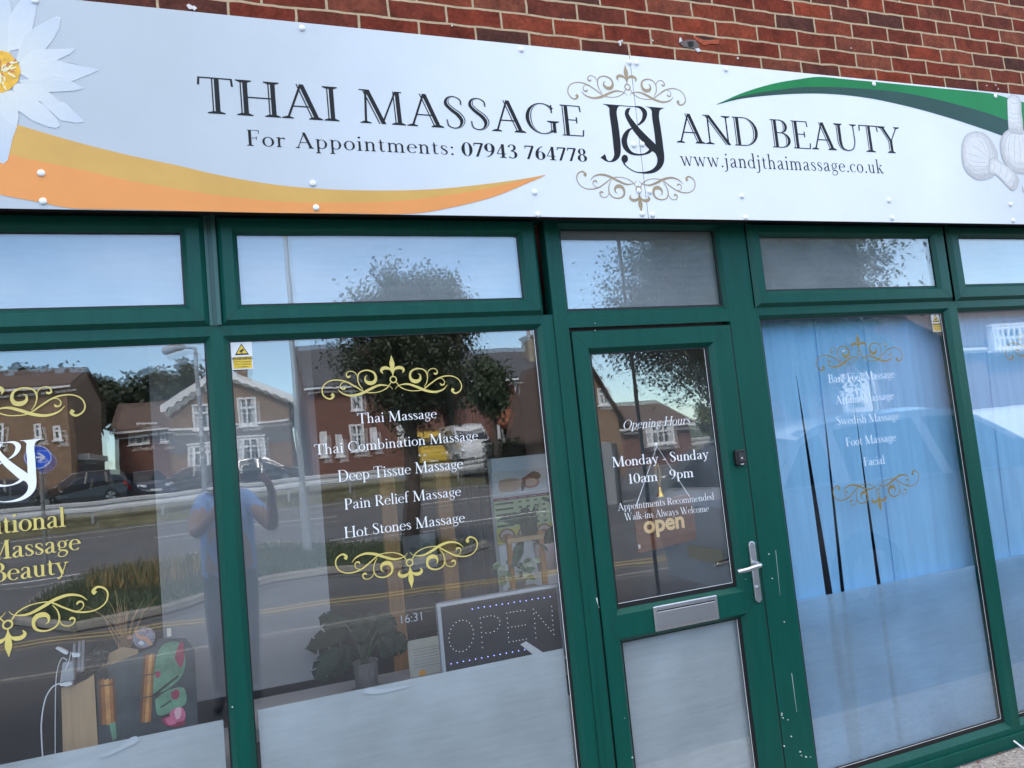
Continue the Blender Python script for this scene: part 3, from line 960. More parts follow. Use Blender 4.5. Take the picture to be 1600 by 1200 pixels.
def seams(mb, r_out, r_in, y):
    """hairline mitres across the frame's face"""
    for (xa, za), (xb, zb) in (((r_out[0], r_out[2]), (r_in[0], r_in[2])), ((r_out[1], r_out[2]), (r_in[1], r_in[2])),
                               ((r_out[1], r_out[3]), (r_in[1], r_in[3])), ((r_out[0], r_out[3]), (r_in[0], r_in[3]))):
        d = Vector((xb - xa, 0, zb - za))
        n = Vector((-d.z, 0, d.x)).normalized() * 0.0009
        a, b = Vector((xa, y - .0006, za)), Vector((xb, y - .0006, zb))
        mb.face([a - n, b - n, b + n, a + n], 1)


M_SEAM = mat('frame_joint', (0.003, 0.022, 0.017), 0.7)


def pane(parent, x0, x1, z0, z1, y, tilt, tx=0.0, m1=None):
    """double glazing: two sheets, the inner one a touch out of true"""
    p = MB()
    cx, cz = (x0 + x1) / 2, (z0 + z1) / 2
    ta, tb = tilt
    P = [Vector((x, y + (x - cx) * ta + (z - cz) * tb, z)) for x, z in ((x0, z0), (x1, z0), (x1, z1), (x0, z1))]
    p.face(P)
    o = p.build('pane', GLASS_OUT, parent)
    p2 = MB()
    ta2, tb2 = ta - .0025, tb + .0032
    P = [Vector((x, y + .013 + (x - cx) * ta2 + (z - cz) * tb2, z)) for x, z in ((x0, z0), (x1, z0), (x1, z1), (x0, z1))]
    p2.face(P)
    p2.build('inner_pane', GLASS_IN, parent)
    return o


def seal(parent, x0, x1, z0, z1, y, wd=0.013, bars='rb'):
    """black rubber all round, and the white edge of the glazing spacer where the eye sees past the bead"""
    s = MB()
    a = (x0 - .004, x1 + .004, z0 - .004, z1 + .004, y)
    b = (x0 + wd * .3, x1 - wd, z0 + wd, z1 - wd * .3, y)
    s.ring([a, b], 0)
    t = .0022
    if 'r' in bars:
        s.face([(b[1] - t, y - .0003, b[2]), (b[1], y - .0003, b[2]), (b[1], y - .0003, b[3]), (b[1] - t, y - .0003, b[3])], 1)
    if 'b' in bars:
        s.face([(b[0], y - .0003, b[2]), (b[1] - t, y - .0003, b[2]), (b[1] - t, y - .0003, b[2] + t), (b[0], y - .0003, b[2] + t)], 1)
    return s.build('glazing_seal', [M_GASKET, M_SPACER], parent)


def sticker(parent, x0, z0, wd, ht, y):
    s = MB()
    s.box(x0, y, z0, x0 + wd, y + .0004, z0 + ht, 0)
    # triangle
    cx, zt = x0 + wd / 2, z0 + ht * .95
    th = ht * .42
    tri = lambda k, yy, mi: s.face([(cx - th * .58 * k, yy, zt - th * .5 - th * .5 * k), (cx + th * .58 * k, yy, zt - th * .5 - th * .5 * k), (cx, yy, zt - th * .5 + th * .5 * k)], mi)
    tri(1.0, y - .0003, 1)
    tri(.74, y - .0006, 2)
    # camera pictogram
    s.obox((cx, y - .0009, zt - th * .62), (th * .16, 0, th * .09), (0, .0001, 0), (-th * .04, 0, th * .07), 1)
    s.box(cx - th * .03, y - .001, zt - th * .86, cx + th * .03, y - .0008, zt - th * .66, 1)
    s.box(x0 + wd * .06, y - .0005, z0 + ht * .04, x0 + wd * .94, y - .0002, z0 + ht * .47, 2)
    o = s.build('warning_sticker', [mat('sticker_white', (0.72, 0.72, 0.7), .4), M_BLACKP, mat('sticker_yellow', (0.72, 0.48, 0.03), .4)], parent)
    return o


def sticker_words(parent, x0, z0, wd, ht, y):
    plain_text('WARNING', (x0 + wd / 2, z0 + ht * .40), wd * .205, y - .0009, M_BLACKP, parent, fat=.0004)
    for k, s in enumerate(('CCTV in operation', '24 hr recording', 'in progress')):
        plain_text(s, (x0 + wd / 2, z0 + ht * (.285 - .09 * k)), wd * .115, y - .0009, M_BLACKP, parent)


def fanlight(x0, x1, gx0, gx1, gz0, gz1, tilt, film=None, label=None):
    """opening top light standing proud of the frame"""
    m = MB()
    yo = -0.020
    r0 = (x0, x1, ZC0, ZC1, 0.0)
    r1 = (x0 + .017, x1 - .017, ZC0 + .017, ZC1 - .017, yo)
    r2 = (gx0 - .015, gx1 + .015, gz0 - .015, gz1 + .015, yo)
    r3 = (gx0, gx1, gz0, gz1, yo + .018)
    m.ring([r0, r1, r2, r3])
    m.ring([r3, (gx0, gx1, gz0, gz1, .05)])
    seams(m, r1, r2, yo)
    o = m.build('fanlight', [M_GREEN, M_SEAM], shop)
    if label:
        o['label'] = label
    seal(o, gx0, gx1, gz0, gz1, yo + .0185, wd=.006, bars='')
    pane(o, gx0 - .003, gx1 + .003, gz0 - .003, gz1 + .003, yo + .021, tilt)
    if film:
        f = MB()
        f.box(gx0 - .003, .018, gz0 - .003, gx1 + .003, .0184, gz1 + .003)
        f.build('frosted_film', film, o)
    return o


def tall_light(x0, x1, gx0, gx1, tilt, sk, z0=ZB, zg0=ZG0, zg1=ZG1, z1=ZC0, label=None):
    m = MB()
    r0 = (x0, x1, z0, z1, 0.0)
    r1 = (gx0 - .018, gx1 + .018, zg0 - .026, zg1 + .018, 0.0)
    r2 = (gx0, gx1, zg0, zg1, .020)
    m.ring([r0, r1, r2, (gx0, gx1, zg0, zg1, .06)])
    o = m.build('window', [M_GREEN, M_SEAM], shop)
    if label:
        o['label'] = label
    seal(o, gx0, gx1, zg0, zg1, .0215, **sk)
    pane(o, gx0 - .004, gx1 + .004, zg0 - .004, zg1 + .004, .0245, tilt)
    return o


WIN = []
SEALS = [dict(bars='', wd=.006), dict(), dict(wd=.020), dict(wd=.018)]
for i, (nm, x0, x1, g0, g1) in enumerate(BAYS):
    WIN.append(tall_light(x0, x1, g0, g1, [(.0, .001), (.0005, 0), (-.001, .001), (.001, 0)][i], SEALS[i]))
fanlight(-1.128, -0.088, -1.06, -0.163, 2.309, 2.573, (.0, .001), M_FILM_TOP)
fanlight(-0.048, 1.194, 0.020, 1.114, 2.303, 2.568, (.0, .001), M_FILM_TOP)
fanlight(2.259, 3.500, 2.329, 3.406, 2.312, 2.572, (0, 0), M_FILM_TOP)
fanlight(3.524, 4.760, 3.602, 4.69, 2.316, 2.575, (.001, .001), M_FILM_TOP)
# hairlines where the lower frames' mitres meet the transom
mt = MB()
for x, z, ex, ez in ((-.067, 2.234, -.125, 2.196), (-.067, 2.234, -.011, 2.197), (1.19, 2.234, 1.16, 2.197), (2.256, 2.232, 2.29, 2.2), (3.506, 2.236, 3.45, 2.199), (3.506, 2.236, 3.56, 2.199)):
    d = Vector((ex - x, 0, ez - z))
    n = Vector((-d.z, 0, d.x)).normalized() * .001
    a, b = Vector((x, -.0007, z)), Vector((ex, -.0007, ez))
    mt.face([a - n, b - n, b + n, a + n])
for x, zt in ((1.236, 2.62), (1.303, 2.17)):
    mt.box(x - .0012, -.0008, .03, x + .0012, .0, zt)
mt.build('frame_joint', M_SEAM, shop)
gp = MB()
gp.box(-.0882, .002, 2.2362, -.0482, .05, 2.6398)
gp.box(-.0885, -.004, 2.236, -.078, .002, 2.64)
gp.box(-.063, -.012, 2.236, -.050, .002, 2.64)
gp.build('coupling_strip', mat('grey_green_trim', (0.03, 0.10, 0.085), .4), shop)

# ---- posts and fixed light over the door
pb = MB()
pb.box(1.2362, 0.0, 0.0, 1.3028, .06, 2.64)
pb.box(1.2362, -.006, 0.0, 1.256, .0, 2.64)
pb.box(2.1105, 0.0, 0.0, 2.2518, .06, 2.64)
pb.box(1.3032, 0.0, 2.640, 2.110, .06, 2.66)
pb.build('door_post', M_GREEN, shop)
ft = MB()
r1 = (1.303, 2.110, 2.176, 2.640, 0.0)
ft.ring([r1, (1.303, 2.110, 2.232, 2.626, 0.0), (1.316, 2.098, 2.250, 2.606, .020), (1.316, 2.098, 2.250, 2.606, .06)])
o = ft.build('fanlight', M_GREEN, shop)
o['label'] = 'fixed fanlight above the door'
seal(o, 1.316, 2.098, 2.250, 2.606, .0215, wd=.010, bars='')
pane(o, 1.313, 2.101, 2.247, 2.609, .0245, (.0, .0005))
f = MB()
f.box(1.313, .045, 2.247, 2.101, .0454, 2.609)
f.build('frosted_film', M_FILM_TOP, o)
hd = MB()
hd.box(-1.128, .0, 2.6402, 1.236, .06, 2.66)
hd.box(2.252, .0, 2.6402, 4.78, .06, 2.66)
hd.build('frame_head', M_GREEN, shop)
sl = MB()
sl.box(-1.128, -.014, 0.0, 1.236, -.0004, .060)
sl.box(2.252, -.014, 0.0, 4.78, -.0004, .060)
sl.build('sill', M_GREEN, shop, bevel=.003)

# ---- door
DX0, DX1, DZ0, DZ1 = 1.308, 2.1045, 0.035, 2.158
U = (1.398, 1.988, 1.000, 2.066)     # upper glass
Lo = (1.398, 1.988, 0.13, 0.868)     # lower glass
dm = MB()
yd = -.004
e = .019
zr = .934
ou = (DX0 + .004, DX1 - .004, zr, DZ1, yd)
ol = (DX0 + .004, DX1 - .004, DZ0, zr, yd)
dm.ring([(DX0, DX1, zr, DZ1 + .004, .02), ou][1:] + [(U[0] - e, U[1] + e, U[2] - e, U[3] + e, yd), (*U, .02), (*U, .06)])
dm.ring([ol, (Lo[0] - e, Lo[1] + e, Lo[2] - e, Lo[3] + e, yd), (*Lo, .02), (*Lo, .06)])
dm.box(DX0 + .0042, yd + .0005, DZ0, DX0 + .02, .05, DZ1)
dm.box(DX1 - .02, yd + .0005, DZ0, DX1 - .0042, .05, DZ1)
dm.box(DX0 + .02, yd + .0005, DZ1 - .02, DX1 - .02, .05, DZ1 - .0002)
for xa, za, xb, zb in ((DX0 + .004, DZ1, U[0] - e, U[3] + e), (DX1 - .004, DZ1, U[1] + e, U[3] + e), (1.345, .934, U[0] - e, U[2] - e), (1.345, .934, Lo[0] - e, Lo[3] + e), (2.045, .934, U[1] + e, U[2] - e), (2.045, .934, Lo[1] + e, Lo[3] + e)):
    d = Vector((xb - xa, 0, zb - za))
    n = Vector((-d.z, 0, d.x)).normalized() * .0009
    a, b = Vector((xa, yd - .0006, za)), Vector((xb, yd - .0006, zb))
    dm.face([a - n, b - n, b + n, a + n], 1)
door = dm.build('door', [M_GREEN, M_SEAM], shop)
for g in (U, Lo):
    seal(door, g[0], g[1], g[2], g[3], .0215, wd=.020)
    pane(door, g[0] - .004, g[1] + .004, g[2] - .004, g[3] + .004, .0245, (0.0, .0005))
f = MB()
f.box(Lo[0] - .004, .0470, Lo[2] - .004, Lo[1] + .004, .0474, Lo[3] + .004)
f.build('frosted_film', M_FILM, door)
gapm = MB()
gapm.box(DX0 - .0045, .03, .0, DX0 + .0038, .05, DZ1 + .006)
gapm.box(DX1 - .0038, .03, .0, 2.1104, .05, DZ1 + .006)
gapm.box(DX0, .03, DZ1, DX1, .05, DZ1 + .018)
gapm.box(DX1 - .0035, -.002, .02, DX1 + .002, .03, DZ1)
gapm.build('door_gasket', M_GASKET, door)
th = MB()
th.box(1.303, -.03, 0.0, 2.11, .06, .034)
th.build('threshold', mat('threshold_metal', (0.45, 0.45, 0.45), .4, metal=1), door)


def round_rect(x0, x1, z0, z1, r, n=5):
    pts = []
    for cx, cz, a0 in ((x1 - r, z1 - r, 0), (x0 + r, z1 - r, 90), (x0 + r, z0 + r, 180), (x1 - r, z0 + r, 270)):
        for k in range(n + 1):
            a = R(a0 + 90 * k / n)
            pts.append((cx + r * math.cos(a), cz + r * math.sin(a)))
    return pts


# lever handles on long plates, outside and inside
hp = MB()
hp.prism(round_rect(2.050, 2.083, .925, 1.19, .016), -.017, yd - .0005)
hd_ = hp.build('handle', M_STEEL, door, bevel=.003)
lv = MB()
lv.tube([(2.067, -.017, 1.093), (2.067, -.050, 1.093), (2.060, -.062, 1.092), (2.045, -.066, 1.090), (1.985, -.064, 1.083), (1.945, -.060, 1.081)], [.0115, .0105, .0105, .0105, .0100, .0092], 12)
lv.build('lever', M_STEEL, hd_, smooth=True)
kh = MB()
kh.lathe((2.0665, -.0175, .990), [(.0085, 0), (.0085, -.004), (.002, -.005)], 14, axis='y')
kh.prism(round_rect(2.0615, 2.0715, .958, .985, .0045), -.0185, -.017)
kh.build('keyhole', M_STEEL, hd_)
hi = MB()
hi.tube([(2.062, .052, 1.105), (2.062, .095, 1.105), (2.045, .108, 1.102), (1.965, .105, 1.096), (1.950, .10, 1.093)], [.010, .0095, .0095, .009, .0085], 10)
hi.build('lever', mat('dark_steel', (0.2, 0.2, 0.21), .3, metal=1), door, smooth=True)
# letter plate
lb = MB()
a, b = at(1021, 951, -.014), at(1125, 967, -.014)
x0, x1, z1, z0 = a.x, b.x, .990, .888
lb.prism(round_rect(x0, x1, z0, z1, .006), -.013, yd - .0005)
lbo = lb.build('letter_plate', M_STEEL, door, bevel=.004)
fl = MB()
fl.box(x0 + .018, -.0165, z0 + .014, x1 - .018, -.0135, z1 - .024)
fl.build('flap', mat('brushed_flap', (0.50, 0.51, 0.53), .38, metal=1.0, var=.05, vscale=30, stretch=(1, 1, 8)), lbo, bevel=.002)
sd_ = MB()
sd_.box(x0 + .016, -.0136, z1 - .023, x1 - .016, -.0132, z1 - .018)
sd_.build('flap_gap', M_GASKET, lbo)

# chips and drips of paint on the frames
sp = MB()
for (px_, py_) in ((1232, 1125), (1224, 1122), (1226, 1166), (1237, 1151), (1251, 1175), (1253, 1181), (1260, 1183), (1267, 1183), (976, 1122), (988, 1184), (1165, 905), (1207, 904), (1226, 972), (1222, 1115), (930, 516), (827, 464), (363, 1105), (930, 505), (1202, 866), (1222, 1118)):
    c = at(px_, py_, -.0052)
    s_ = rnd.uniform(.0016, .0038)
    sp.prism([(c.x + s_ * rnd.uniform(.5, 1.4) * math.cos(k * 1.25), c.z + s_ * rnd.uniform(.5, 1.4) * math.sin(k * 1.25)) for k in range(5)], -.0052, -.0002)
for (xa, ya, xb, yb, wd) in ((1237, 1052, 1245, 1113, .0012), (932, 934, 936, 950, .003), (1212, 860, 1219, 930, .0008)):
    a, b = at(xa, ya, -.0008), at(xb, yb, -.0008)
    n = Vector((wd, 0, 0))
    sp.face([a - n, a + n, b + n * .4, b - n * .4])
sp.build('paint_chip', M_SPECK, shop)

# ---- lower films, lettering and stickers of each window
LY, LF = .0292, .0226      # behind the outer sheet, on the outer face


def film(parent, x0, x1, z0, z1, m=M_FILM):
    f_ = MB()
    f_.box(x0, .0440, z0, x1, .0443, z1)
    return f_.build('frosted_film', m, parent)


film(WIN[0], -1.08, -0.128, .116, .874)
film(WIN[1], -0.015, 1.150, .116, .882)
FILM4 = film_mat('frosted_film_blue', (0.52, 0.72, 0.86), 0.45)
film(WIN[2], 2.294, 3.434, .128, .882, FILM4)
film(WIN[3], 3.549, 4.73, .128, .884, FILM4)
# lifted corners of the film
for win, pts in ((WIN[1], [(568, 1083), (570, 1077), (577, 1074), (590, 1077), (606, 1076), (640, 1070), (640, 1073), (600, 1083), (583, 1085)]), (WIN[0], [(150, 1182), (185, 1168), (205, 1152), (213, 1150), (217, 1155), (214, 1160), (190, 1172), (165, 1183)])):
    m = MB()
    m.prism([(at(x, y, .040).x, at(x, y, .040).z) for x, y in pts], .0400, .0405)
    m.build('film_curl', mat('film_back', (0.6, 0.66, 0.7), .5), win)

# window 2
w2 = WIN[1]
flourish((507, 609), (722, 600), (614.5, 593), LF, M_GOLD, w2)
flourish((525, 886), (744, 855), (640, 879), LF, M_GOLD, w2, down=True)
for s, p0, p1, pt in (('Thai Massage', (559.5, 662), (683, 653), (559.5, 646)), ('Thai Combination Massage', (492, 711), (747.5, 687), (492, 694.5)),
                      ('Deep Tissue Massage', (529, 753), (724, 731.5), (529, 735)), ('Pain Relief Massage', (539, 796.5), (721, 774.5), (539, 779.5)),
                      ('Hot Stones Massage', (539, 841), (727, 815.5), (539, 823.5))):
    lettering(s, p0, p1, pt, LF, M_WVINYL, w2, bold=.95)
sticker(w2, -.024, 2.076, .072, .100, LF)
sticker_words(w2, -.024, 2.076, .072, .100, LF)

# window 4
w4 = WIN[2]
M_WV4 = mat('pale_vinyl', (0.80, 0.84, 0.88), .5)
flourish((1277, 562), (1409, 547), (1343, 551), LY, M_GOLD_DULL, w4)
flourish((1305, 773), (1437, 746), (1372, 768), LY, M_GOLD_DULL, w4, down=True)
for s, p0, p1, pt in (('Bare Foot Massage', (1295.5, 598.5), (1398.5, 590), (1295.5, 585)), ('Aroma Massage', (1306.5, 631.7), (1397, 623.5), (1306.5, 618.5)),
                      ('Swedish Massage', (1308.5, 664), (1405.5, 655.5), (1308.5, 651)), ('Foot Massage', (1323, 697.5), (1400.5, 688.5), (1323, 684)),
                      ('Facial', (1351, 728), (1382.5, 724.5), (1351, 714.5))):
    lettering(s, p0, p1, pt, LF, M_WV4, w4, bold=.75)
a, b = at(1454, 490, LY), at(1473, 518, LY)
sticker(w4, a.x, b.z, b.x - a.x - .006, a.z - b.z, LY)
sticker_words(w4, a.x, b.z, b.x - a.x - .006, a.z - b.z, LY)
# window 5: the left end of its ornament shows
flourish((1572, 545), (1700, 527), (1636, 531), LY, M_GOLD_DULL, WIN[3])

# window 1: gold and white lettering running out of the frame
w1 = WIN[0]
flourish((-165, 664), (146, 637), (-20, 630), LF, M_GOLD, w1)
flourish((-165, 1000), (161, 940), (12, 976), LF, M_GOLD, w1, down=True)
anchor_aspect = 1.12
lettering('Traditional', (-60, 845), (103, 822.5), (-60, 814), LF, M_GOLD, w1, bold=1.25, anchor='right')
anchor_aspect = 1.15
lettering('Massage', (-40, 881), (127, 858.5), (-40, 851.5), LF, M_GOLD, w1, bold=1.25, anchor='right')
lettering('& Beauty', (-40, 918), (108, 895), (-40, 888), LF, M_GOLD, w1, bold=1.25, anchor='right')

# door lettering
lettering('Opening Hours', (975, 671), (1079, 662), (975, 656.5), LF, M_WVINYL, door, slant=.27, bold=.8)
lettering('Monday - Sunday', (957, 730), (1108, 716), (957, 714), LF, M_WVINYL, door, bold=1.15)
lettering('10am - 9pm', (983, 756), (1084, 745), (983, 740), LF, M_WVINYL, door, bold=1.15)
lettering('Appointments Recommended', (966, 798), (1116, 780.5), (966, 786.5), LF, M_WVINYL, door, bold=.85)
lettering('Walk-ins Always Welcome', (976.5, 813.5), (1108, 799), (976.5, 802), LF, M_WVINYL, door, bold=.85)


# the J&J monogram: pen strokes traced on the sign, re-used on the window
def mono(scale_px):
    return scale_px


_J = [  # x, y, width in the close-up of the sign (9.23 px per photo px, origin 920,150)
    ('s', [(355, 150, 118), (350, 250, 104), (372, 400, 106), (392, 560, 106), (408, 720, 105), (412, 830, 92), (390, 890, 70), (350, 930, 40), (300, 945, 14), (250, 925, 30), (215, 880, 70), (200, 862, 84)]),
    ('p', [(190, 112), (680, 150), (680, 160), (450, 145), (425, 155), (408, 190), (302, 190), (285, 160), (255, 135)]),
    ('s', [(600, 172, 10), (560, 205, 52), (548, 260, 56), (580, 330, 66), (640, 420, 82), (700, 500, 92), (800, 610, 104), (900, 715, 116), (985, 790, 90), (1030, 850, 110)]),
    ('s', [(660, 150, 12), (740, 165, 36), (795, 215, 62), (808, 270, 66), (785, 345, 50), (735, 400, 28), (700, 418, 14)]),
    ('s', [(630, 460, 10), (570, 500, 46), (525, 580, 76), (512, 660, 80), (540, 750, 70), (610, 820, 44), (700, 845, 26), (790, 840, 22), (860, 812, 40), (895, 780, 52)]),
    ('s', [(965, 190, 110), (962, 300, 100), (985, 450, 100), (1005, 600, 102), (1022, 750, 106), (1036, 860, 104), (1035, 950, 96), (1000, 1025, 78), (930, 1080, 56), (850, 1102, 36), (760, 1105, 20), (670, 1092, 13), (590, 1050, 13), (530, 1000, 16), (500, 955, 26)]),
    ('p', [(810, 150), (1095, 172), (1060, 182), (1030, 200), (1015, 225), (912, 225), (895, 190), (865, 165)]),
    ('d', (518, 905, 48, 58)),
]


def monogram(to, Y, m, parent):
    mb = MB()
    k = 0
    for kind, d in _J:
        yy = Y - .00005 * k
        k += 1
        if kind == 's':
            P = catmull(d, 6)
            l, r = [], []
            for i, p in enumerate(P):
                t_ = P[min(i + 1, len(P) - 1)][:2] - P[max(i - 1, 0)][:2]
                q = math.hypot(*t_) or 1
                nx, ny = -t_[1] / q * p[2] / 2, t_[0] / q * p[2] / 2
                l.append(to(p[0] - nx, p[1] - ny))
                r.append(to(p[0] + nx, p[1] + ny))
            for i in range(len(l) - 1):
                mb.face([(l[i][0], yy, l[i][1]), (r[i][0], yy, r[i][1]), (r[i + 1][0], yy, r[i + 1][1]), (l[i + 1][0], yy, l[i + 1][1])])
        elif kind == 'p':
            mb.face([(to(x, y)[0], yy, to(x, y)[1]) for x, y in d])
        else:
            cx, cy, rx, ry = d
            mb.face([(to(cx + rx * math.cos(a), cy + ry * math.sin(a))[0], yy, to(cx + rx * math.cos(a), cy + ry * math.sin(a))[1]) for a in [2 * math.pi * i / 20 for i in range(20)]])
    return mb.build('monogram', m, parent)


SY = -0.135     # face of the sign
_sign_to = lambda Y: (lambda x, y: (at(920 + x / 9.23, 150 + y / 9.23, Y).x, at(920 + x / 9.23, 150 + y / 9.23, Y).z))
_st = _sign_to(SY)
# window version: same drawing, right stem on the photo's right stem
_a, _b = _st(965, 172), _st(1036, 950)
_wa, _wb = at(49, 688, LF), at(48, 764, LF)
_k = (_wa.z - _wb.z) / (_a[1] - _b[1])
_wto = lambda x, y: (_wa.x + (_st(x, y)[0] - _a[0]) * _k, _wa.z + (_st(x, y)[1] - _a[1]) * _k)
monogram(_wto, LF, M_WVINYL, w1)
# ------------------------------------------------------------------ the long white sign
sign = thing('shop_sign', 'long white sign with black lettering, gold and green swooshes above the shop windows', 'shop sign', (1.8, -.06, 2.63))


def sign_face_mat():
    m = bpy.data.materials.new('printed_sign_panel')
    m.use_nodes = True
    t = m.node_tree
    b = t.nodes['Principled BSDF']
    b.inputs['Roughness'].default_value = 0.42
    co = t.nodes.new('ShaderNodeTexCoord')
    sp_ = t.nodes.new('ShaderNodeSeparateXYZ')
    t.links.new(co.outputs['Object'], sp_.inputs['Vector'])
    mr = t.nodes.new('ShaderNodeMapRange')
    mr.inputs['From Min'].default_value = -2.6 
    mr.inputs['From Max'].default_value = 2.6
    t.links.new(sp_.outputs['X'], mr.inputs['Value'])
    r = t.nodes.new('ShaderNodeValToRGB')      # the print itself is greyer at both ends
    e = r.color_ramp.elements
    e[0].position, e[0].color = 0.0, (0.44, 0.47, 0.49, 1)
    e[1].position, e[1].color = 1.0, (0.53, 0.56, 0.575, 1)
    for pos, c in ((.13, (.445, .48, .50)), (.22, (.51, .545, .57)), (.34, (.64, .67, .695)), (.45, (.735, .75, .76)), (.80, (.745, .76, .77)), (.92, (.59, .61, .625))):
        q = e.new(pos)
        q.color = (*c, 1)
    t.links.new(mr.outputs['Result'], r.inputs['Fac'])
    n = t.nodes.new('ShaderNodeTexNoise')
    n.inputs['Scale'].default_value = 2.0
    n.inputs['Detail'].default_value = 7
    n.inputs['Roughness'].default_value = .7
    t.links.new(co.outputs['Object'], n.inputs['Vector'])
    nr = t.nodes.new('ShaderNodeMapRange')
    nr.inputs['From Min'].default_value = .3
    nr.inputs['From Max'].default_value = .7
    nr.inputs['To Min'].default_value = .955
    nr.inputs['To Max'].default_value = 1.03
    t.links.new(n.outputs['Fac'], nr.inputs['Value'])
    mu = t.nodes.new('ShaderNodeVectorMath')
    mu.operation = 'SCALE'
    t.links.new(r.outputs['Color'], mu.inputs[0])
    t.links.new(nr.outputs['Result'], mu.inputs['Scale'])
    t.links.new(mu.outputs['Vector'], b.inputs['Base Color'])
    bp = t.nodes.new('ShaderNodeBump')          # the sheet is not quite flat
    bp.inputs['Strength'].default_value = .12
    bp.inputs['Distance'].default_value = .03
    n3 = t.nodes.new('ShaderNodeTexNoise')
    n3.inputs['Scale'].default_value = 1.3
    t.links.new(co.outputs['Object'], n3.inputs['Vector'])
    t.links.new(n3.outputs['Fac'], bp.inputs['Height'])
    t.links.new(bp.outputs['Normal'], b.inputs['Normal'])
    return m


M_SIGN = sign_face_mat()
JX = (at(988, 90, SY).x + at(1010, 346, SY).x) / 2
ZS0, ZS1 = (at(0, 325, SY).z + at(1600, 350.5, SY).z) / 2, (at(160, 2.5, SY).z + at(1600, 148, SY).z + at(840, 74, SY).z) / 3
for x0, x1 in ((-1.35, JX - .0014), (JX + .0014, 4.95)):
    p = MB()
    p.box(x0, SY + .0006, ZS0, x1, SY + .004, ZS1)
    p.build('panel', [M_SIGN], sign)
bt = MB()
bt.box(-1.32, SY + .005, ZS0 + .030, 4.92, -.001, ZS0 + .075)
bt.box(-1.32, SY + .005, ZS1 - .06, 4.92, -.001, ZS1 - .015)
bt.box(-1.32, -.030, ZS0 + .0751, 4.92, -.001, ZS1 - .061)
bt.build('batten', M_DARK, sign)  # near-black colour stands in for the shadow gap behind and under the sign
ed = MB()
ed.box(JX - .0014, SY + .0025, ZS0, JX + .0014, SY + .0045, ZS1)
ed.build('panel_joint', mat('joint_grey', (.05, .055, .06), .8), sign)

M_INK = mat('black_print', (0.0075, 0.009, 0.011), .55, var=.1, vscale=20, spec=.22)
M_SGOLD = mat('bronze_print', (0.34, 0.245, 0.13), .5, var=.15, vscale=30)
lettering('THAI MASSAGE', (310.5, 176), (914, 213.5), (310.5, 119.5), SY, M_INK, sign, inline=True, track=.04, space=.34, bold=1.22)
lettering('AND BEAUTY', (1057.5, 222.5), (1410.5, 240), (1057.5, 176.5), SY, M_INK, sign, inline=True, track=.02, space=.34, bold=1.22)
lettering('For Appointments:', (386, 227.5), (709, 242), (386, 202.5), SY, M_INK, sign, track=.06, bold=1.0)
lettering('07943 764778', (722, 243.5), (918, 252.8), (722, 221), SY, M_INK, sign, bold=1.55, track=.04)
lettering('www.jandjthaimassage.co.uk', (1064, 258.5), (1381, 271), (1064, 235), SY, M_INK, sign, track=.05, bold=.9)
monogram(_st, SY, M_INK, sign)
flourish((889, 144), (1070.5, 155), (980.5, 136), SY, M_SGOLD, sign)
flourish((903.5, 277), (1086, 285), (998, 296), SY, M_SGOLD, sign, down=True)


def flat(pxs, Y, m, name, parent=sign, close=True):
    mb = MB()
    P = [at(x, y, Y) for x, y in pxs]
    mb.face([(p.x, Y, p.z) for p in P])
    o = mb.build(name, m, parent)
    return o


def band(top, bot, Y, m, name):
    """shape between two edges, each a smooth row of pixels from left to right"""
    a = [p for p in catmull(top, 6)]
    b = [p for p in catmull(bot, 6)]
    n = 60
    def res(c):
        L = [0]
        for i in range(1, len(c)):
            L.append(L[-1] + math.hypot(*(c[i] - c[i - 1])))
        out = []
        for k in range(n + 1):
            s = L[-1] * k / n
            i = max(j for j in range(len(L)) if L[j] <= s + 1e-9)
            i = min(i, len(c) - 2)
            q = (s - L[i]) / max(L[i + 1] - L[i], 1e-9)
            out.append(c[i] + (c[i + 1] - c[i]) * q)
        return out
    a, b = res(a), res(b)
    mb = MB()
    for i in range(n):
        P = [at(*a[i], Y), at(*b[i], Y), at(*b[i + 1], Y), at(*a[i + 1], Y)]
        mb.face([(p.x, Y, p.z) for p in P])
    return mb.build(name, m, sign)


mid = [(-140, 192), (-60, 216), (15, 241), (37, 247), (125, 265), (200, 282), (280, 295.6), (340, 305), (430, 314.4), (520, 317), (617, 314.4), (692, 306), (767, 293.5), (820, 281), (852, 273.5)]
band([(-140, 140), (-60, 167), (28, 195), (120, 222), (200, 242), (280, 259), (340, 273), (430, 288.5), (520, 296), (617, 297.5), (692, 294.5), (767, 286.5), (820, 279), (853, 273)], mid, SY - .0004, mat('gold_print', (0.60, 0.335, 0.065), .5, var=.08, vscale=3), 'swoosh')
band(mid, [(-140, 262), (-60, 285), (0, 304), (60, 315.5), (112, 325.5), (200, 327.5), (300, 329.8), (430, 332.5), (540, 333.5), (636, 334.2), (692, 327), (767, 309), (820, 288), (852, 274)], SY - .0004, mat('orange_print', (0.74, 0.275, 0.058), .5, var=.06, vscale=3), 'swoosh')
gm = [(1120, 163), (1162, 149.5), (1225, 139), (1275, 135.5), (1350, 138.5), (1412, 145), (1475, 158), (1537, 175), (1575, 188.5), (1620, 206), (1700, 240)]
band([(1119.5, 163), (1162, 144.5), (1209, 130.5), (1250, 123.5), (1281, 120), (1330, 124.5), (1381, 129.2), (1450, 136), (1537, 144.5), (1556, 147.5), (1575, 153), (1620, 166), (1700, 195)], gm, SY - .0004, mat('green_print', (0.004, 0.20, 0.050), .5, var=.15, vscale=2, spec=.2), 'swoosh')
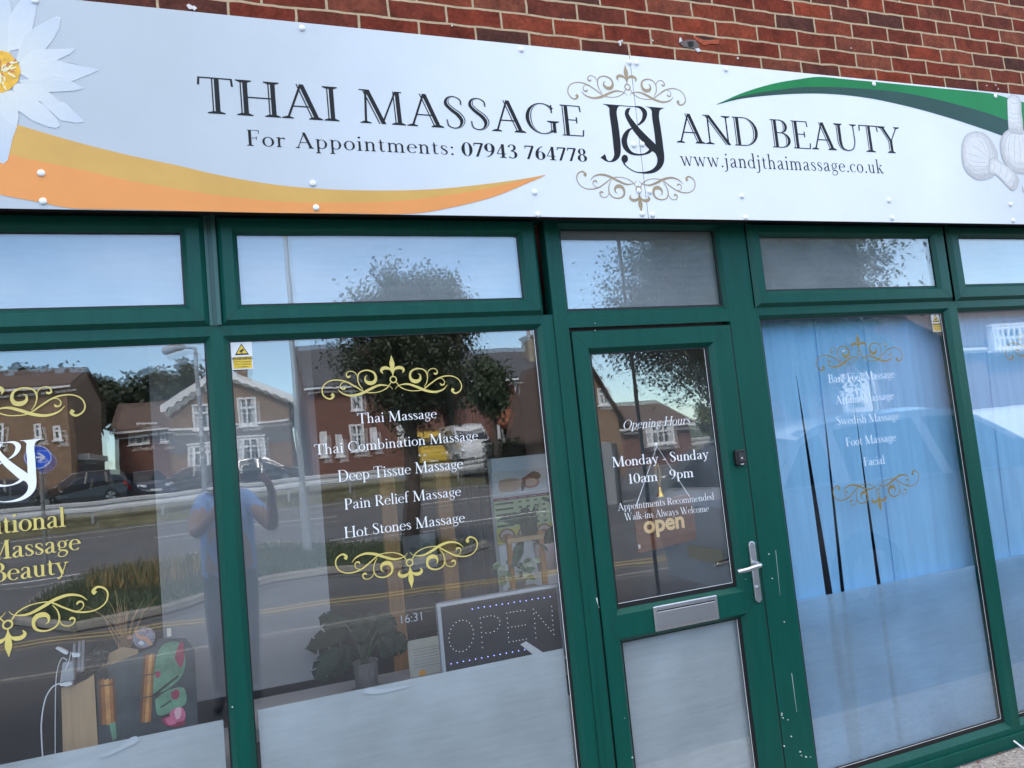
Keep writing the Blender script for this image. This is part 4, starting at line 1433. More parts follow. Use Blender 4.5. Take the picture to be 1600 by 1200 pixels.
band(gm, [(1120.5, 163.3), (1162, 153.5), (1225, 147.3), (1287, 146.2), (1350, 152), (1412, 164.5), (1475, 181.5), (1537, 201.5), (1566, 212), (1620, 232), (1700, 268)], SY - .0004, mat('dark_green_print', (0.020, 0.066, 0.052), .5, var=.1, vscale=3, spec=.2), 'swoosh')

# white water lily printed at the left end
PET = [[(-5, 80), (-25, 30), (-15, -25), (8, -25), (15, 5), (18, 20), (20, 50), (15, 85)],
       [(12, 80), (14, 30), (22, 14), (45, -15), (60, -15), (55, 25), (50, 47), (36, 75)],
       [(20, 108), (48, 84), (75, 90), (110, 100), (155, 109), (140, 116), (112, 127), (60, 132)],
       [(25, 95), (36, 55), (60, 40), (88, 26), (95, 28), (92, 45), (84, 60), (70, 78), (45, 104)],
       [(20, 110), (48, 80), (70, 77), (117, 76), (110, 84), (80, 98), (40, 115)],
       [(60, 156), (80, 155), (100, 160), (128, 186), (131, 190), (120, 192), (95, 188)],
       [(30, 125), (75, 122), (110, 127), (131, 138), (115, 142), (75, 144), (40, 140)],
       [(22, 148), (60, 158), (75, 170), (88, 185), (94, 196), (88, 200), (75, 198), (50, 188), (28, 172)],
       [(20, 130), (60, 133), (80, 147), (92, 158), (85, 160), (50, 157), (22, 152)],
       [(-20, 165), (0, 172), (27, 197), (20, 215), (12, 250), (5, 256), (-5, 250), (-20, 220)],
       [(-8, 140), (20, 142), (28, 165), (29, 185), (26, 197), (10, 188), (0, 175), (-10, 168)]]
def petal_mat(name, inner, outer):
    m = mat(name, inner, .5)
    t = m.node_tree
    co = t.nodes.new('ShaderNodeTexCoord')
    ds = t.nodes.new('ShaderNodeVectorMath')
    ds.operation = 'DISTANCE'
    c_ = at(0, 112, SY) - Vector(sign.location)
    ds.inputs[1].default_value = tuple(c_)
    n_ = t.nodes.new('ShaderNodeTexNoise')
    n_.inputs['Scale'].default_value = 45
    n_.inputs['Detail'].default_value = 6
    r_ = t.nodes.new('ShaderNodeValToRGB')
    r_.color_ramp.elements[0].position, r_.color_ramp.elements[0].color = .10, (*inner, 1)
    r_.color_ramp.elements[1].position, r_.color_ramp.elements[1].color = .42, (*outer, 1)
    ad_ = t.nodes.new('ShaderNodeMath')
    ad_.operation = 'MULTIPLY_ADD'
    ad_.inputs[1].default_value = .12
    t.links.new(co.outputs['Object'], ds.inputs[0])
    t.links.new(co.outputs['Object'], n_.inputs['Vector'])
    t.links.new(n_.outputs['Fac'], ad_.inputs[0])
    t.links.new(ds.outputs['Value'], ad_.inputs[2])
    t.links.new(ad_.outputs[0], r_.inputs['Fac'])
    t.links.new(r_.outputs['Color'], t.nodes['Principled BSDF'].inputs['Base Color'])
    return m


lily = MB()
lx = 0
for k, pet in enumerate(PET):
    c = np.mean(np.array(pet, float), axis=0)
    Y = SY - .0005 - .00007 * k
    P = [at(x, y, Y) for x, y in pet]
    lily.face([(p.x, Y, p.z) for p in P], 1)
    P = [at(c[0] + (x - c[0]) * .975, c[1] + (y - c[1]) * .965, Y - .000025) for x, y in pet]
    lily.face([(p.x, Y - .000025, p.z) for p in P], 0 if k % 3 else 2)
    # veins
    tip = max(pet, key=lambda p: (p[0] - 0) ** 2 + (p[1] - 112) ** 2)
    for q in (-.35, 0, .35):
        x0, y0 = c[0] * .55, 112 + (c[1] - 112) * .55
        dx, dy = tip[0] - x0, tip[1] - y0
        mx, my = x0 + dx * .5 - dy * q * .35, y0 + dy * .5 + dx * q * .35
        row = _B((x0 + dx * .1, y0 + dy * .1, .6), (mx, my, .9), (x0 + dx * .92, y0 + dy * .92, .2), n=4)
        for (a0, b0, a1, b1) in zip(row[0], row[1], row[0][1:], row[1][1:]):
            Q = [at(*z, Y - .00004) for z in (a0, b0, b1, a1)]
            lily.face([(z.x, Y - .00004, z.z) for z in Q], 2 if k % 3 else 0)
flo = lily.build('water_lily', [petal_mat('petal', (.64, .64, .58), (.47, .52, .62)), petal_mat('petal_edge', (.68, .68, .64), (.63, .66, .70)), petal_mat('petal_shade', (.60, .61, .55), (.44, .50, .60))], sign)
st_ = MB()
Y = SY - .0016
st_.face([(at(0 + 31 * math.cos(a) * rnd.uniform(.88, 1.08), 112 + 33 * math.sin(a) * rnd.uniform(.88, 1.08), Y).x, Y, at(0 + 31 * math.cos(a), 112 + 33 * math.sin(a), Y).z) for a in [2 * math.pi * i / 26 for i in range(26)]], 0)
for k in range(60):
    a, rr = rnd.uniform(0, 6.28), rnd.uniform(2, 25)
    cx, cy = rr * math.cos(a), 112 + rr * math.sin(a)
    ln = rnd.uniform(5, 10)
    an = a + rnd.uniform(-.5, .5)
    dx, dy = math.cos(an) * ln, math.sin(an) * ln
    nx, ny = -dy / ln * 1.5, dx / ln * 1.5
    Yk = Y - .0002 - .00003 * k
    st_.face([(at(x, y, Yk).x, Yk, at(x, y, Yk).z) for x, y in ((cx - nx, cy - ny), (cx + dx - nx * .7, cy + dy - ny * .7), (cx + dx + nx * .7, cy + dy + ny * .7), (cx + nx, cy + ny))], 1 if k % 3 else 2)
st_.build('stamens', [mat('stamen_gold', (0.74, 0.40, 0.02), .5, var=.3, vscale=40), mat('stamen_cream', (0.82, 0.72, 0.42), .5), mat('stamen_rust', (0.55, 0.17, 0.06), .5)], flo)

# two herbal compresses printed at the right end (close-up: 6.667 px per photo px, origin 1480,130)
cpx = lambda pts: [(1480 + x / 6.667, 130 + y / 6.667) for x, y in pts]
M_CLOTH = mat('compress_cloth', (0.68, 0.665, 0.65), .6, var=.07, vscale=40, bump=.1, bscale=160)
M_PLEAT = mat('compress_pleat', (0.42, 0.42, 0.43), .6)
SMOOTH = lambda pts: [tuple(p) for p in catmull(list(pts) + [pts[0]], 5)][:-1]


def compress(bulb, handle, pleats, wraps, Y):
    mb = MB()
    for k, o in enumerate((bulb, handle)):
        cx_, cy_ = np.mean(np.array(o, float), axis=0)
        P = [at(x, y, Y - .0003 * k) for x, y in cpx(SMOOTH(o))]
        mb.face([(p.x, Y - .0003 * k, p.z) for p in P], 2)
        for q_, (sc_, sh_) in enumerate(((.86, 14), (.66, 26))):      # the photograph printed there is lit from the upper left
            P = [at(x, y, Y - .0003 * k - .00005 * (q_ + 1)) for x, y in cpx([(cx_ + (x - cx_) * sc_ - sh_, cy_ + (y - cy_) * sc_ - sh_) for x, y in SMOOTH(o)])]
            mb.face([(p.x, Y - .0003 * k - .00005 * (q_ + 1), p.z) for p in P], 0 if q_ else 3)
        cx_, cy_ = np.mean(np.array(o, float), axis=0)
        P = [at(x, y, Y + .00014 - .0003 * k) for x, y in cpx([(cx_ + (x - cx_) * 1.035 - 2, cy_ + (y - cy_) * 1.035 + 5) for x, y in SMOOTH(o)])]
        mb.face([(p.x, Y + .00014 - .0003 * k, p.z) for p in P], 1)
    for k, (a, m_, b) in enumerate(pleats + wraps):
        yy = Y - (.0002 if k < len(pleats) else .0005)
        l, r = _B((*a, 2), (*m_, 5), (*b, 1.5), n=5)
        for i in range(len(l) - 1):
            Q = [at(*z, yy) for z in cpx([l[i], r[i], r[i + 1], l[i + 1]])]
            mb.face([(q.x, yy, q.z) for q in Q], 1)
    return mb.build('herbal_compress', [M_CLOTH, M_PLEAT, mat('compress_shade', (.50, .48, .465), .6, var=.08, vscale=40), mat('compress_mid', (.60, .585, .57), .6, var=.08, vscale=40)], sign)


compress([(160, 640), (200, 545), (290, 505), (380, 520), (450, 580), (500, 670), (525, 750), (500, 930), (430, 985), (320, 995), (220, 930), (165, 820)],
         [(445, 795), (490, 780), (560, 820), (680, 900), (745, 990), (720, 1090), (670, 1105), (600, 1040), (520, 960), (440, 930)],
         [((440, 800), (330, 690), (205, 625)), ((440, 790), (380, 650), (300, 560)), ((440, 810), (310, 760), (180, 720)), ((440, 830), (300, 820), (190, 790)), ((440, 860), (320, 870), (210, 850)), ((440, 880), (330, 910), (230, 905)), ((440, 900), (340, 945), (270, 950)), ((445, 790), (430, 690), (390, 580)), ((450, 930), (400, 960), (340, 980)), ((470, 780), (470, 700), (440, 610))],
         [((480, 800), (490, 870), (470, 940)), ((560, 830), (560, 900), (540, 960)), ((630, 880), (620, 950), (600, 1020)), ((700, 1000), (690, 1040), (700, 1090))], SY - .0008)
compress([(650, 480), (590, 530), (560, 640), (590, 790), (660, 880), (740, 925), (860, 930), (950, 880), (1010, 760), (1010, 650), (960, 560), (860, 500), (770, 490)],
         [(630, 170), (660, 128), (720, 125), (765, 170), (775, 300), (790, 440), (785, 520), (720, 515), (650, 490), (635, 330)],
         [((680, 500), (640, 640), (650, 840)), ((710, 515), (700, 700), (710, 880)), ((740, 520), (760, 700), (760, 900)), ((770, 520), (820, 700), (820, 890)), ((665, 500), (600, 620), (600, 760)), ((790, 515), (880, 650), (890, 850))],
         [((645, 305), (700, 320), (765, 310)), ((645, 350), (700, 370), (770, 355)), ((645, 400), (700, 415), (775, 400)), ((655, 450), (710, 470), (780, 455)), ((650, 180), (700, 215), (755, 190))], SY - .0012)
compress([(785, 1075), (810, 1040), (900, 1030), (980, 1075), (990, 1140), (900, 1170), (800, 1130)], [(985, 1080), (1100, 1060), (1110, 1120), (985, 1140)], [((800, 1080), (860, 1090), (940, 1085))], [((1020, 1080), (1025, 1110), (1020, 1140))], SY - .0008)

# rivets
M_RIVET = mat('white_rivet', (0.80, 0.80, 0.80), .35)
for k, (x, y) in enumerate(((54, 0), (472, 43), (815, 77), (984, 97), (995, 98), (1135, 108), (1366, 131), (1556, 150), (64, 270), (67, 314), (489, 286), (494, 324), (836, 300), (841, 335), (991, 226), (1004, 225), (999, 298), (1016, 299), (1004, 334), (1020, 335.5), (1160, 306), (1166, 340), (1390, 313), (1395, 340.5), (1580, 319), (1584, 344.5))):
    c = at(x, y, SY - .004)
    m = MB()
    m.lathe((c.x, SY + .001, c.z), [(.0115, 0.0), (.0115, -.0035), (.0100, -.0060), (.0060, -.0078), (.0001, -.0082)], 16, axis='y')
    m.build('rivet', M_RIVET, sign, smooth=True)
# ------------------------------------------------------------------ things in the windows and on the door
M_LED_W = emit('led_white', (0.85, 0.88, .95), .22)
M_LED_B = emit('led_blue', (0.28, 0.33, 1.0), 1.3)
M_WOOD = mat('honey_wood', (0.42, 0.20, 0.065), .5, var=.18, vscale=6, stretch=(6, 6, .7))

# inner sill boards
ZSH = .806
for x0, x1, nm in ((-1.12, -0.09, 'pale grey board shelf behind the gold lettered window'), (-0.04, 1.20, 'pale grey board shelf under the potted monstera')):
    s = MB()
    zt_ = .72 if x0 < -.5 else ZSH
    s.box(x0, .075, zt_ - .04, x1, .46, zt_, 0)
    s.box(x0, .40, .40, x1, .43, zt_ - .041, 1)
    s.box(x0, .0752, zt_ - .12, x1, .10, zt_ - .041, 1)
    o = s.build('window_shelf', [mat('grey_board', (0.36, 0.36, 0.37), .6, var=.06, vscale=3), mat('shelf_dark', (0.035, 0.034, 0.036), .7)])
    tag(o, nm, 'shelf', 'window shelves')

# LED sign
Y = .075
c0, c1, c2, c3 = at(686, 942, Y), at(873, 915.5, Y), at(884, 1025, Y), at(691, 1058, Y)
x0, x1, z0, z1 = (c0.x + c3.x) / 2, (c1.x + c2.x) / 2, (c3.z + c2.z) / 2, (c0.z + c1.z) / 2
led = thing('led_sign', 'grey framed light board spelling OPEN in white dots with blue dotted edges', 'sign', ((x0 + x1) / 2, Y, z0))
m = MB()
m.box(x0 + .008, Y + .003, z0 + .008, x1 - .008, Y + .025, z1 - .008)
m.build('board', mat('led_board', (0.018, 0.018, 0.020), .6, var=.3, vscale=180), led)
m = MB()
m.ring([(x0 - .004, x1 + .004, z0 - .004, z1 + .004, Y + .026), (x0 - .004, x1 + .004, z0 - .004, z1 + .004, Y - .004), (x0 + .010, x1 - .010, z0 + .010, z1 - .010, Y - .004), (x0 + .010, x1 - .010, z0 + .010, z1 - .010, Y + .0028)])
m.build('frame', mat('pale_aluminium', (0.50, 0.54, 0.60), .4, metal=.6), led)


def led_dot(mb, px, py, r=.0016):
    p = at(px, py, Y)
    mb.lathe((p.x, Y + .003, p.z), [(r, 0), (r * .8, -.0022), (.0001, -.003)], 8, axis='y')


LETTERS = {"O": [(721 + 19.3 * math.cos(a), 994 + 24.5 * math.sin(a) - 3 * math.cos(a)) for a in [2 * math.pi * i / 22 for i in range(22)]]}
off = lambda x, y: (580 + x / 3.53, 740 + y / 3.53)
dots = [(602, 797), (606, 824), (607, 850), (609, 877), (611, 903), (612, 931), (614, 960), (622, 792), (641, 788), (661, 785), (682, 787), (700, 796), (711, 814), (710, 835), (698, 856), (679, 871), (658, 878), (634, 880)]
dots += [(749, 770), (751, 798), (754, 825), (756, 851), (757, 877), (759, 905), (762, 930), (769, 765), (787, 763), (806, 760), (826, 757), (846, 756), (777, 846), (796, 845), (814, 841), (833, 838), (851, 835), (785, 926), (802, 923), (820, 920), (838, 917), (857, 913)]
dots += [(895, 748), (898, 773), (902, 800), (904, 826), (905, 853), (907, 880), (910, 906), (911, 766), (925, 784), (938, 800), (952, 818), (965, 834), (979, 850), (992, 868), (1009, 888), (996, 733), (999, 758), (1000, 784), (1002, 810), (1004, 836), (1006, 862)]
m = MB()
for p in LETTERS['O']:
    led_dot(m, *p)
for d in dots:
    led_dot(m, *off(*d))
m.build('letter_lights', M_LED_W, led)
m = MB()
for i in range(14):
    led_dot(m, *off(559 + (988 - 559) * i / 13, 748 + (681 - 748) * i / 13 - (2 if i % 3 else 0)), r=.0021)
for i in range(14):
    led_dot(m, *off(442 + (882 - 442) * i / 13, 1050 + (965 - 1050) * i / 13), r=.0021)
m.build('edge_lights', M_LED_B, led)
# strip of tape over the lower corner
m = MB()
m.prism([(at(x, y, .066).x, at(x, y, .066).z) for x, y in ((813, 1007), (822, 1002), (862, 1028), (858, 1033), (846, 1033))], .066, .0663)
tag(m.build('tape_strip', mat('clear_tape', (0.55, 0.56, 0.58), .3)), 'short strip of pale tape across the lower edge of the light board', 'tape')


# ---- monstera
def leaf_monstera(mb, base, tip, width, normal, notch=5, mi=0):
    base, tip, normal = Vector(base), Vector(tip), Vector(normal).normalized()
    ax = tip - base
    L = ax.length
    ax.normalize()
    sd_ = ax.cross(normal).normalized()
    nn = sd_.cross(ax)
    for s in (-1, 1):
        prev = None
        for i in range(notch):
            t0, t1 = i / notch, (i + 1) / notch
            wf = lambda t: width * (math.sin(math.pi * min(1, (t * .86 + .14))) ** .7)
            a0 = base + ax * L * t0
            a1 = base + ax * L * t1
            f = .90
            out0 = base + ax * (L * (t0 + .03)) + sd_ * s * wf(t0 + .02) + nn * (-.25 * wf(t0)) + ax * wf(t0) * .18
            out1 = base + ax * (L * (t0 + (t1 - t0) * f)) + sd_ * s * wf(t1) * .97 + nn * (-.28 * wf(t1)) + ax * wf(t1) * .18
            in0 = a0 + sd_ * s * wf(t0) * .6 + nn * .01
            in1 = a1 + sd_ * s * wf(t1) * .6 + nn * .01
            mb.face([a0, in0, in1, a1], mi)
            mb.face([in0, out0, out1, in0 + (in1 - in0) * .88], mi)


def dir_at(px, py, Y_):
    return at(px, py, Y_)


Ym = .27
pot_c = at(572, 1050, Ym)
zt = ZSH
mon = thing('monstera_plant', 'dark green monstera in a ribbed grey pot standing on the window shelf', 'plant', (pot_c.x, Ym, zt))
m = MB()
prof = [(.038, 0), (.042, .004), (.050, .11), (.052, .115), (.046, .115), (.044, .10)]
m.lathe((pot_c.x, Ym, zt), prof, 30)
pot = m.build('pot', mat('ribbed_grey_pot', (0.16, 0.155, 0.15), .8, var=.35, vscale=26, stretch=(6, 6, .6), bump=.5, bscale=40), mon, smooth=True)
m = MB()
m.lathe((pot_c.x, Ym, zt), [(.06, 0), (.066, .010), (.062, .010), (.055, .003)], 28)
m.build('saucer', mat('grey_saucer', (.22, .22, .22), .6), mon, smooth=True)
m = MB()
top = Vector((pot_c.x, Ym, zt + .105))
m.lathe((pot_c.x, Ym, zt + .098), [(.044, 0), (.02, .004), (.0001, .005)], 16)
m.build('soil', mat('potting_soil', (.03, .022, .016), .95), mon)
M_LEAF_D = mat('monstera_leaf', (0.007, 0.021, 0.012), .5, spec=.2, var=.35, vscale=22)
leaves = [((545, 985), (477, 1015), .10, .1), ((540, 975), (497, 965), .08, .0), ((530, 1015), (492, 1065), .10, -.12), ((562, 985), (545, 958), .085, .02), ((578, 985), (575, 955), .09, .1), ((590, 985), (618, 965), .10, .0), ((600, 995), (637, 1015), .095, -.06), ((598, 1000), (615, 1022), .08, -.12), ((540, 1010), (531, 1058), .07, -.1), ((572, 982), (556, 1005), .08, -.08)]
stm = MB()
for k, (b, t, wd, dy) in enumerate(leaves):
    B_, T2 = at(*b, Ym + dy), at(*t, Ym + dy * 1.5)
    lf = MB()
    leaf_monstera(lf, B_, T2, wd * .53, Vector((rnd.uniform(-.2, .2), -1, .45)), 4)
    lf.build('leaf', M_LEAF_D, mon, smooth=False)
    midp = (top + B_) / 2 + Vector((0, 0, .02))
    stm.tube([tuple(p) for p in catmull([top + Vector((rnd.uniform(-.012, .012), rnd.uniform(-.012, .012), 0)), midp, B_], 4)], .0028, 5)
stm.build('stalk', mat('plant_stalk', (0.05, 0.10, 0.04), .5), mon)

# ---- certificate and small clock screen behind the light board
Yc = .33
a, b = at(637, 1010, Yc), at(692, 1066, Yc)
m = MB()
m.box(a.x, Yc, .8064, b.x + .03, Yc + .004, a.z + .02, 0)
z_ = at(660, 1052, Yc)
m.lathe((z_.x, Yc - .0002, z_.z), [(.014, 0), (.012, -.001)], 20, mi=1, axis='y')
for k in range(7):
    m.box(a.x + .02, Yc - .0004, a.z - .012 * k - .02, b.x - .005 * (k % 3), Yc - .0001, a.z - .012 * k - .017, 2)
cert = m.build('certificate', [mat('certificate_paper', (0.50, 0.50, 0.44), .6, var=.08, vscale=20), mat('orange_seal', (0.75, 0.36, 0.03), .5), mat('pale_text_grey', (.32, .32, .30), .7)])
tag(cert, 'cream certificate card with a round orange seal beside the light board', 'certificate')
Yk = .42
a, b = at(634, 932, Yk), at(686, 983, Yk)
m = MB()
m.prism(round_rect(a.x, b.x, b.z, a.z, .008), Yk, Yk + .012)
clk = thing('clock_display', 'small black screen showing the time 16:31 behind the light board', 'clock', ((a.x + b.x) / 2, Yk, ZSH))
m.build('screen', mat('screen_black', (0.012, 0.013, 0.015), .2), clk)
m = MB()
m.extr([(a.x + .03, Yk + .013, .8062), (a.x + .03, Yk + .10, .8062), (a.x + .03, Yk + .013, b.z + .05)], (b.x - a.x - .06, 0, 0))
m.build('stand', M_BLACKP, clk)
tc = at(643, 966, Yk)
plain_text('16:31', (tc.x, tc.z), .05, Yk - .001, emit('clock_digits', (.55, .6, .65), .015), clk, name='digits')

# ---- timber posts of an inner doorway and the dark picture in it
Yd = .95
for i, (xa, xb) in enumerate(((601, 626), (690, 714))):
    p, q = at(xa, 850, Yd), at(xb, 850, Yd)
    m = MB()
    m.box(p.x, Yd, 0.0, q.x - .004, Yd + .06, at(650, 738, Yd).z)
    tag(m.build('door_jamb', M_WOOD), ('honey coloured timber post left of the dark inner doorway', 'honey coloured timber post beside the grey curtain folds')[i], 'post', 'timber posts inside the shop')
Yp = 1.25
a, b = at(628, 838, Yp), at(684, 885, Yp)
m = MB()
m.box(a.x, Yp, b.z, b.x, Yp + .02, a.z, 0)
m.ring([(a.x - .02, b.x + .02, b.z - .02, a.z + .02, Yp + .02), (a.x - .02, b.x + .02, b.z - .02, a.z + .02, Yp - .01), (a.x, b.x, b.z, a.z, Yp - .01), (a.x, b.x, b.z, a.z, Yp)], 1)
for k in range(9):
    cx, cz = (a.x + b.x) / 2 + rnd.uniform(-.04, .04), (a.z + b.z) / 2 + rnd.uniform(-.02, .03)
    m.face([(cx + .018 * math.cos(q) * (1 + .4 * math.sin(3 * q)), Yp - .0005 - .0002 * k, cz + .014 * math.sin(q)) for q in [2 * math.pi * i / 10 for i in range(10)]], 2)
pic = m.build('picture', [mat('pale_print', (0.45, 0.46, 0.44), .5, var=.15, vscale=14), mat('dark_frame', (.03, .02, .014), .5), mat('flower_print_grey', (.28, .30, .28), .6)])
tag(pic, 'pale flower picture hanging between the two timber posts', 'picture')
m = MB()
m.box(at(628, 900, 1.2).x, 1.2, 0, at(690, 900, 1.2).x, 1.6, .98, 0)
cab = m.build('cabinet', mat('black_cabinet', (.010, .009, .009), .5))
tag(cab, 'low black cabinet in the dark inner doorway', 'cabinet')

# ---- framed notice and small board
Yf = .60
a, b = at(441, 655, Yf), at(484, 714, Yf)
m = MB()
m.box(a.x, Yf, b.z, b.x, Yf + .01, a.z, 0)
fr_ = m.build('picture_glass', mat('grey_print', (0.13, 0.14, 0.13), .25, var=.3, vscale=10))
fr = thing('framed_picture', 'small framed grey picture hanging inside the window beside the pale partition', 'picture', ((a.x + b.x) / 2, Yf, b.z))
bpy.data.objects.remove(fr_)
m.build('print', MATS['grey_print'], fr)
m = MB()
m.ring([(a.x - .025, b.x + .025, b.z - .025, a.z + .025, Yf + .012), (a.x - .025, b.x + .025, b.z - .025, a.z + .025, Yf - .014), (a.x, b.x, b.z, a.z, Yf - .014), (a.x, b.x, b.z, a.z, Yf + .001)])
m.build('frame', mat('brown_frame', (.045, .03, .018), .4), fr)
m = MB()
m.box(b.x + .028, Yf - .01, b.z - .12, b.x + .034, Yf + .01, a.z + .02)
m.build('gilt_edge', mat('gilt', (.5, .42, .08), .4), fr)

# ---- grey curtain with folds
Yg = 1.02
a, b = at(716, 800, Yg), at(776, 800, Yg)
m = MB()
N = 60
row0, row1 = [], []
for i in range(N + 1):
    x = a.x + (b.x - a.x) * i / N
    y = Yg + .025 * math.sin(i * .95) + .012 * math.sin(i * .37)
    row0.append((x, y, .02))
    row1.append((x, y, 2.84))
for i in range(N):
    m.face([row0[i], row0[i + 1], row1[i + 1], row1[i]])
tag(m.build('curtain', mat('grey_curtain', (0.10, 0.10, 0.105), .9), smooth=True), 'dark grey curtain hanging in folds beside the timber post', 'curtain')

# ---- price list poster
Yq = .86
q = lambda x, y: at(640 + x / 3.334, 640 + y / 3.334, Yq)
pos = thing('price_poster', 'massage price poster with a lying woman, maroon bar and yellow green table', 'poster', (q(590, 690).x, Yq, q(590, 690).z))
m = MB()
tl, br = q(430, 318), q(735, 690)
xL, xR, zT, zB_ = q(440, 500).x, q(738, 500).x, q(570, 315).z, q(600, 685).z
zM, zN, zO = q(590, 446).z, q(590, 462).z, q(590, 606).z
m.box(xL, Yq, zM, xR, Yq + .003, zT, 0)
m.box(xL, Yq - .0004, zN, xR, Yq + .003, zM - .0002, 1)
m.box(xL, Yq, zO, xR, Yq + .003, zN - .0002, 2)
m.box(xL, Yq - .0002, zB_, xR, Yq + .003, zO - .0002, 3)
m.build('sheet', [mat('poster_white', (.62, .60, .58), .5), mat('poster_maroon', (.16, .012, .04), .5), mat('poster_green', (.50, .58, .30), .5, var=.05, vscale=8), mat('poster_yellow', (.62, .52, .08), .5, var=.1, vscale=8)], pos)
m = MB()
W_ = xR - xL
for r_ in range(5):
    zz = zN - (zN - zO) * (r_ + .5) / 5
    m.box(xL + W_ * .02, Yq - .0012, zz - .006, xL + W_ * rnd.uniform(.24, .36), Yq - .0008, zz + .004, 0)
    for k in range(4):
        xx = xL + W_ * (.42 + .14 * k)
        m.box(xx, Yq - .0012, zz - .005, xx + W_ * .06, Yq - .0008, zz + .004, 0)
    if r_:
        zl = zN - (zN - zO) * r_ / 5
        m.box(xL, Yq - .001, zl - .0015, xR, Yq - .0008, zl, 1)
for k in range(5):
    m.box(xL + W_ * (.06 + .19 * k), Yq - .0012, zN + .006, xL + W_ * (.18 + .19 * k), Yq - .0008, zM - .008, 1)
m.build('print_rows', [mat('poster_ink', (.05, .06, .04), .6), mat('poster_line', (.6, .58, .5), .6)], pos)
m = MB()
for k in range(3):
    cx, cz = xL + W_ * (.17 + .33 * k), (zO + zB_) / 2
    r1_, r2_ = W_ * .14, W_ * .115
    for rr, mi, yy in ((r1_, 0, .0008), (r2_, 1, .0014), (r2_ * .55, 2, .002)):
        m.face([(cx + rr * math.cos(t) * (1 if mi < 2 else 1.2), Yq - yy, cz + rr * math.sin(t) * (.85 if mi < 2 else .5)) for t in [2 * math.pi * i / 24 for i in range(24)]], mi)
m.build('round_photos', [mat('poster_brown', (.14, .05, .03), .6), mat('poster_skin', (.55, .42, .34), .6, var=.2, vscale=30), mat('poster_tan', (.30, .15, .08), .6)], pos)
m = MB()


def blob(pts, mi, yy):
    m.face([(p.x, Yq - yy, p.z) for p in [q(*c) for c in SMOOTH(pts)]], mi)


blob([(432, 330), (480, 318), (560, 340), (590, 350), (560, 372), (500, 372), (465, 395), (470, 430), (445, 400)], 1, .0006)
blob([(465, 372), (520, 358), (575, 365), (580, 400), (540, 425), (475, 428), (462, 400)], 0, .001)
blob([(588, 352), (640, 345), (672, 365), (668, 395), (630, 408), (595, 402), (580, 378)], 3, .0014)
blob([(600, 350), (640, 322), (675, 330), (682, 352), (660, 362), (620, 350)], 2, .0018)
blob([(592, 362), (605, 390), (588, 425), (580, 400)], 2, .0022)
blob([(612, 360), (645, 356), (662, 372), (650, 392), (618, 396), (604, 380)], 0, .0026)
m.build('lying_woman', [mat('skin_print', (.60, .38, .25), .6), mat('towel_print', (.70, .66, .6), .6), mat('hair_print', (.05, .025, .015), .6), mat('rosy_print', (.45, .15, .10), .6)], pos)

# ---- plant stand in front of the poster with three pots
Ys = .50
ps = lambda x, y, yy=Ys: at(640 + x / 3.334, 640 + y / 3.334, yy)
st0 = thing('plant_stand', 'light wooden plant stand with two shelves in front of the price poster', 'plant stand', (ps(640, 800).x, Ys, 0))
m = MB()
xs = [ps(522, 740).x, ps(690, 740).x, ps(790, 740).x]
for x in xs:
    mm_ = MB()
    mm_.box(x - .011, Ys - .011, 0.0, x + .011, Ys + .011, ps(530, 655).z)
    mm_.build('leg', MATS['honey_wood'], st0)
zs1, zs2 = ps(640, 655).z, ps(740, 830).z
m.box(xs[0] - .011, Ys - .012, zs1 - .02, xs[1] + .011, Ys + .10, zs1 - .0)
m.build('top_shelf', mat('pale_wood', (.50, .34, .17), .5, var=.12, vscale=5, stretch=(1, 6, 6)), st0)
m = MB()
m.box(xs[1] + .0112, Ys - .012, zs2 - .018, xs[2] - .0112, Ys + .10, zs2)
m.build('side_shelf', MATS['pale_wood'], st0)
m = MB()
zs3 = ps(580, 945).z
m.box(xs[0] + .0112, Ys - .012, zs3 - .018, xs[1] - .0112, Ys + .12, zs3)
m.build('low_shelf', MATS['pale_wood'], st0)


def simple_leaf(mb, base, tip, w_, nrm, mi=0, droop=.0):
    base, tip = Vector(base), Vector(tip)
    ax = tip - base
    sdv = ax.cross(Vector(nrm)).normalized()
    prof_ = [(0, .05), (.18, .62), (.4, 1.0), (.62, .86), (.84, .42), (1, .02)]
    pr = None
    for t, k in prof_:
        c = base + ax * t - Vector((0, 0, droop * t * t))
        l, r = c - sdv * w_ * k, c + sdv * w_ * k
        cc = c + sdv.cross(ax).normalized() * (w_ * k * .25)
        if pr:
            mb.face([pr[0], pr[2], cc, l], mi)
            mb.face([pr[2], pr[1], r, cc], mi)
        pr = (l, r, cc)


M_LILYL = mat('peace_lily_leaf', (0.045, 0.085, 0.045), .42, var=.3, vscale=20)
pc = ps(640, 650)
pl = thing('leafy_plant', 'tall plant with broad drooping leaves on top of the wooden stand', 'plant', (pc.x, Ys + .04, zs1))
m = MB()
m.lathe((pc.x, Ys + .04, zs1), [(.036, 0), (.048, .085), (.050, .088), (.044, .086)], 20)
m.build('pot', mat('green_grey_pot', (.10, .12, .08), .6), pl, smooth=True)
for b, t, wd in (((632, 600), (690, 452), .006), ((690, 455), (735, 482), .026), ((620, 560), (460, 575), .05), ((640, 560), (575, 520), .045), ((590, 670), (535, 830), .045), ((625, 630), (610, 500), .04), ((660, 650), (720, 740), .03), ((640, 560), (650, 500), .03)):
    lf = MB()
    simple_leaf(lf, ps(*b, Ys + .02), ps(*t, Ys - .03), wd * .6, (0.2, -1, .4))
    lf.build('leaf', M_LILYL, pl)
sm = MB()
for t in ((632, 600), (620, 560), (640, 560), (590, 670), (660, 650)):
    sm.tube([(pc.x, Ys + .04, zs1 + .07), tuple(ps(*t, Ys + .02))], .003, 5)
sm.build('stalk', MATS['plant_stalk'], pl)
c = ps(735, 800)
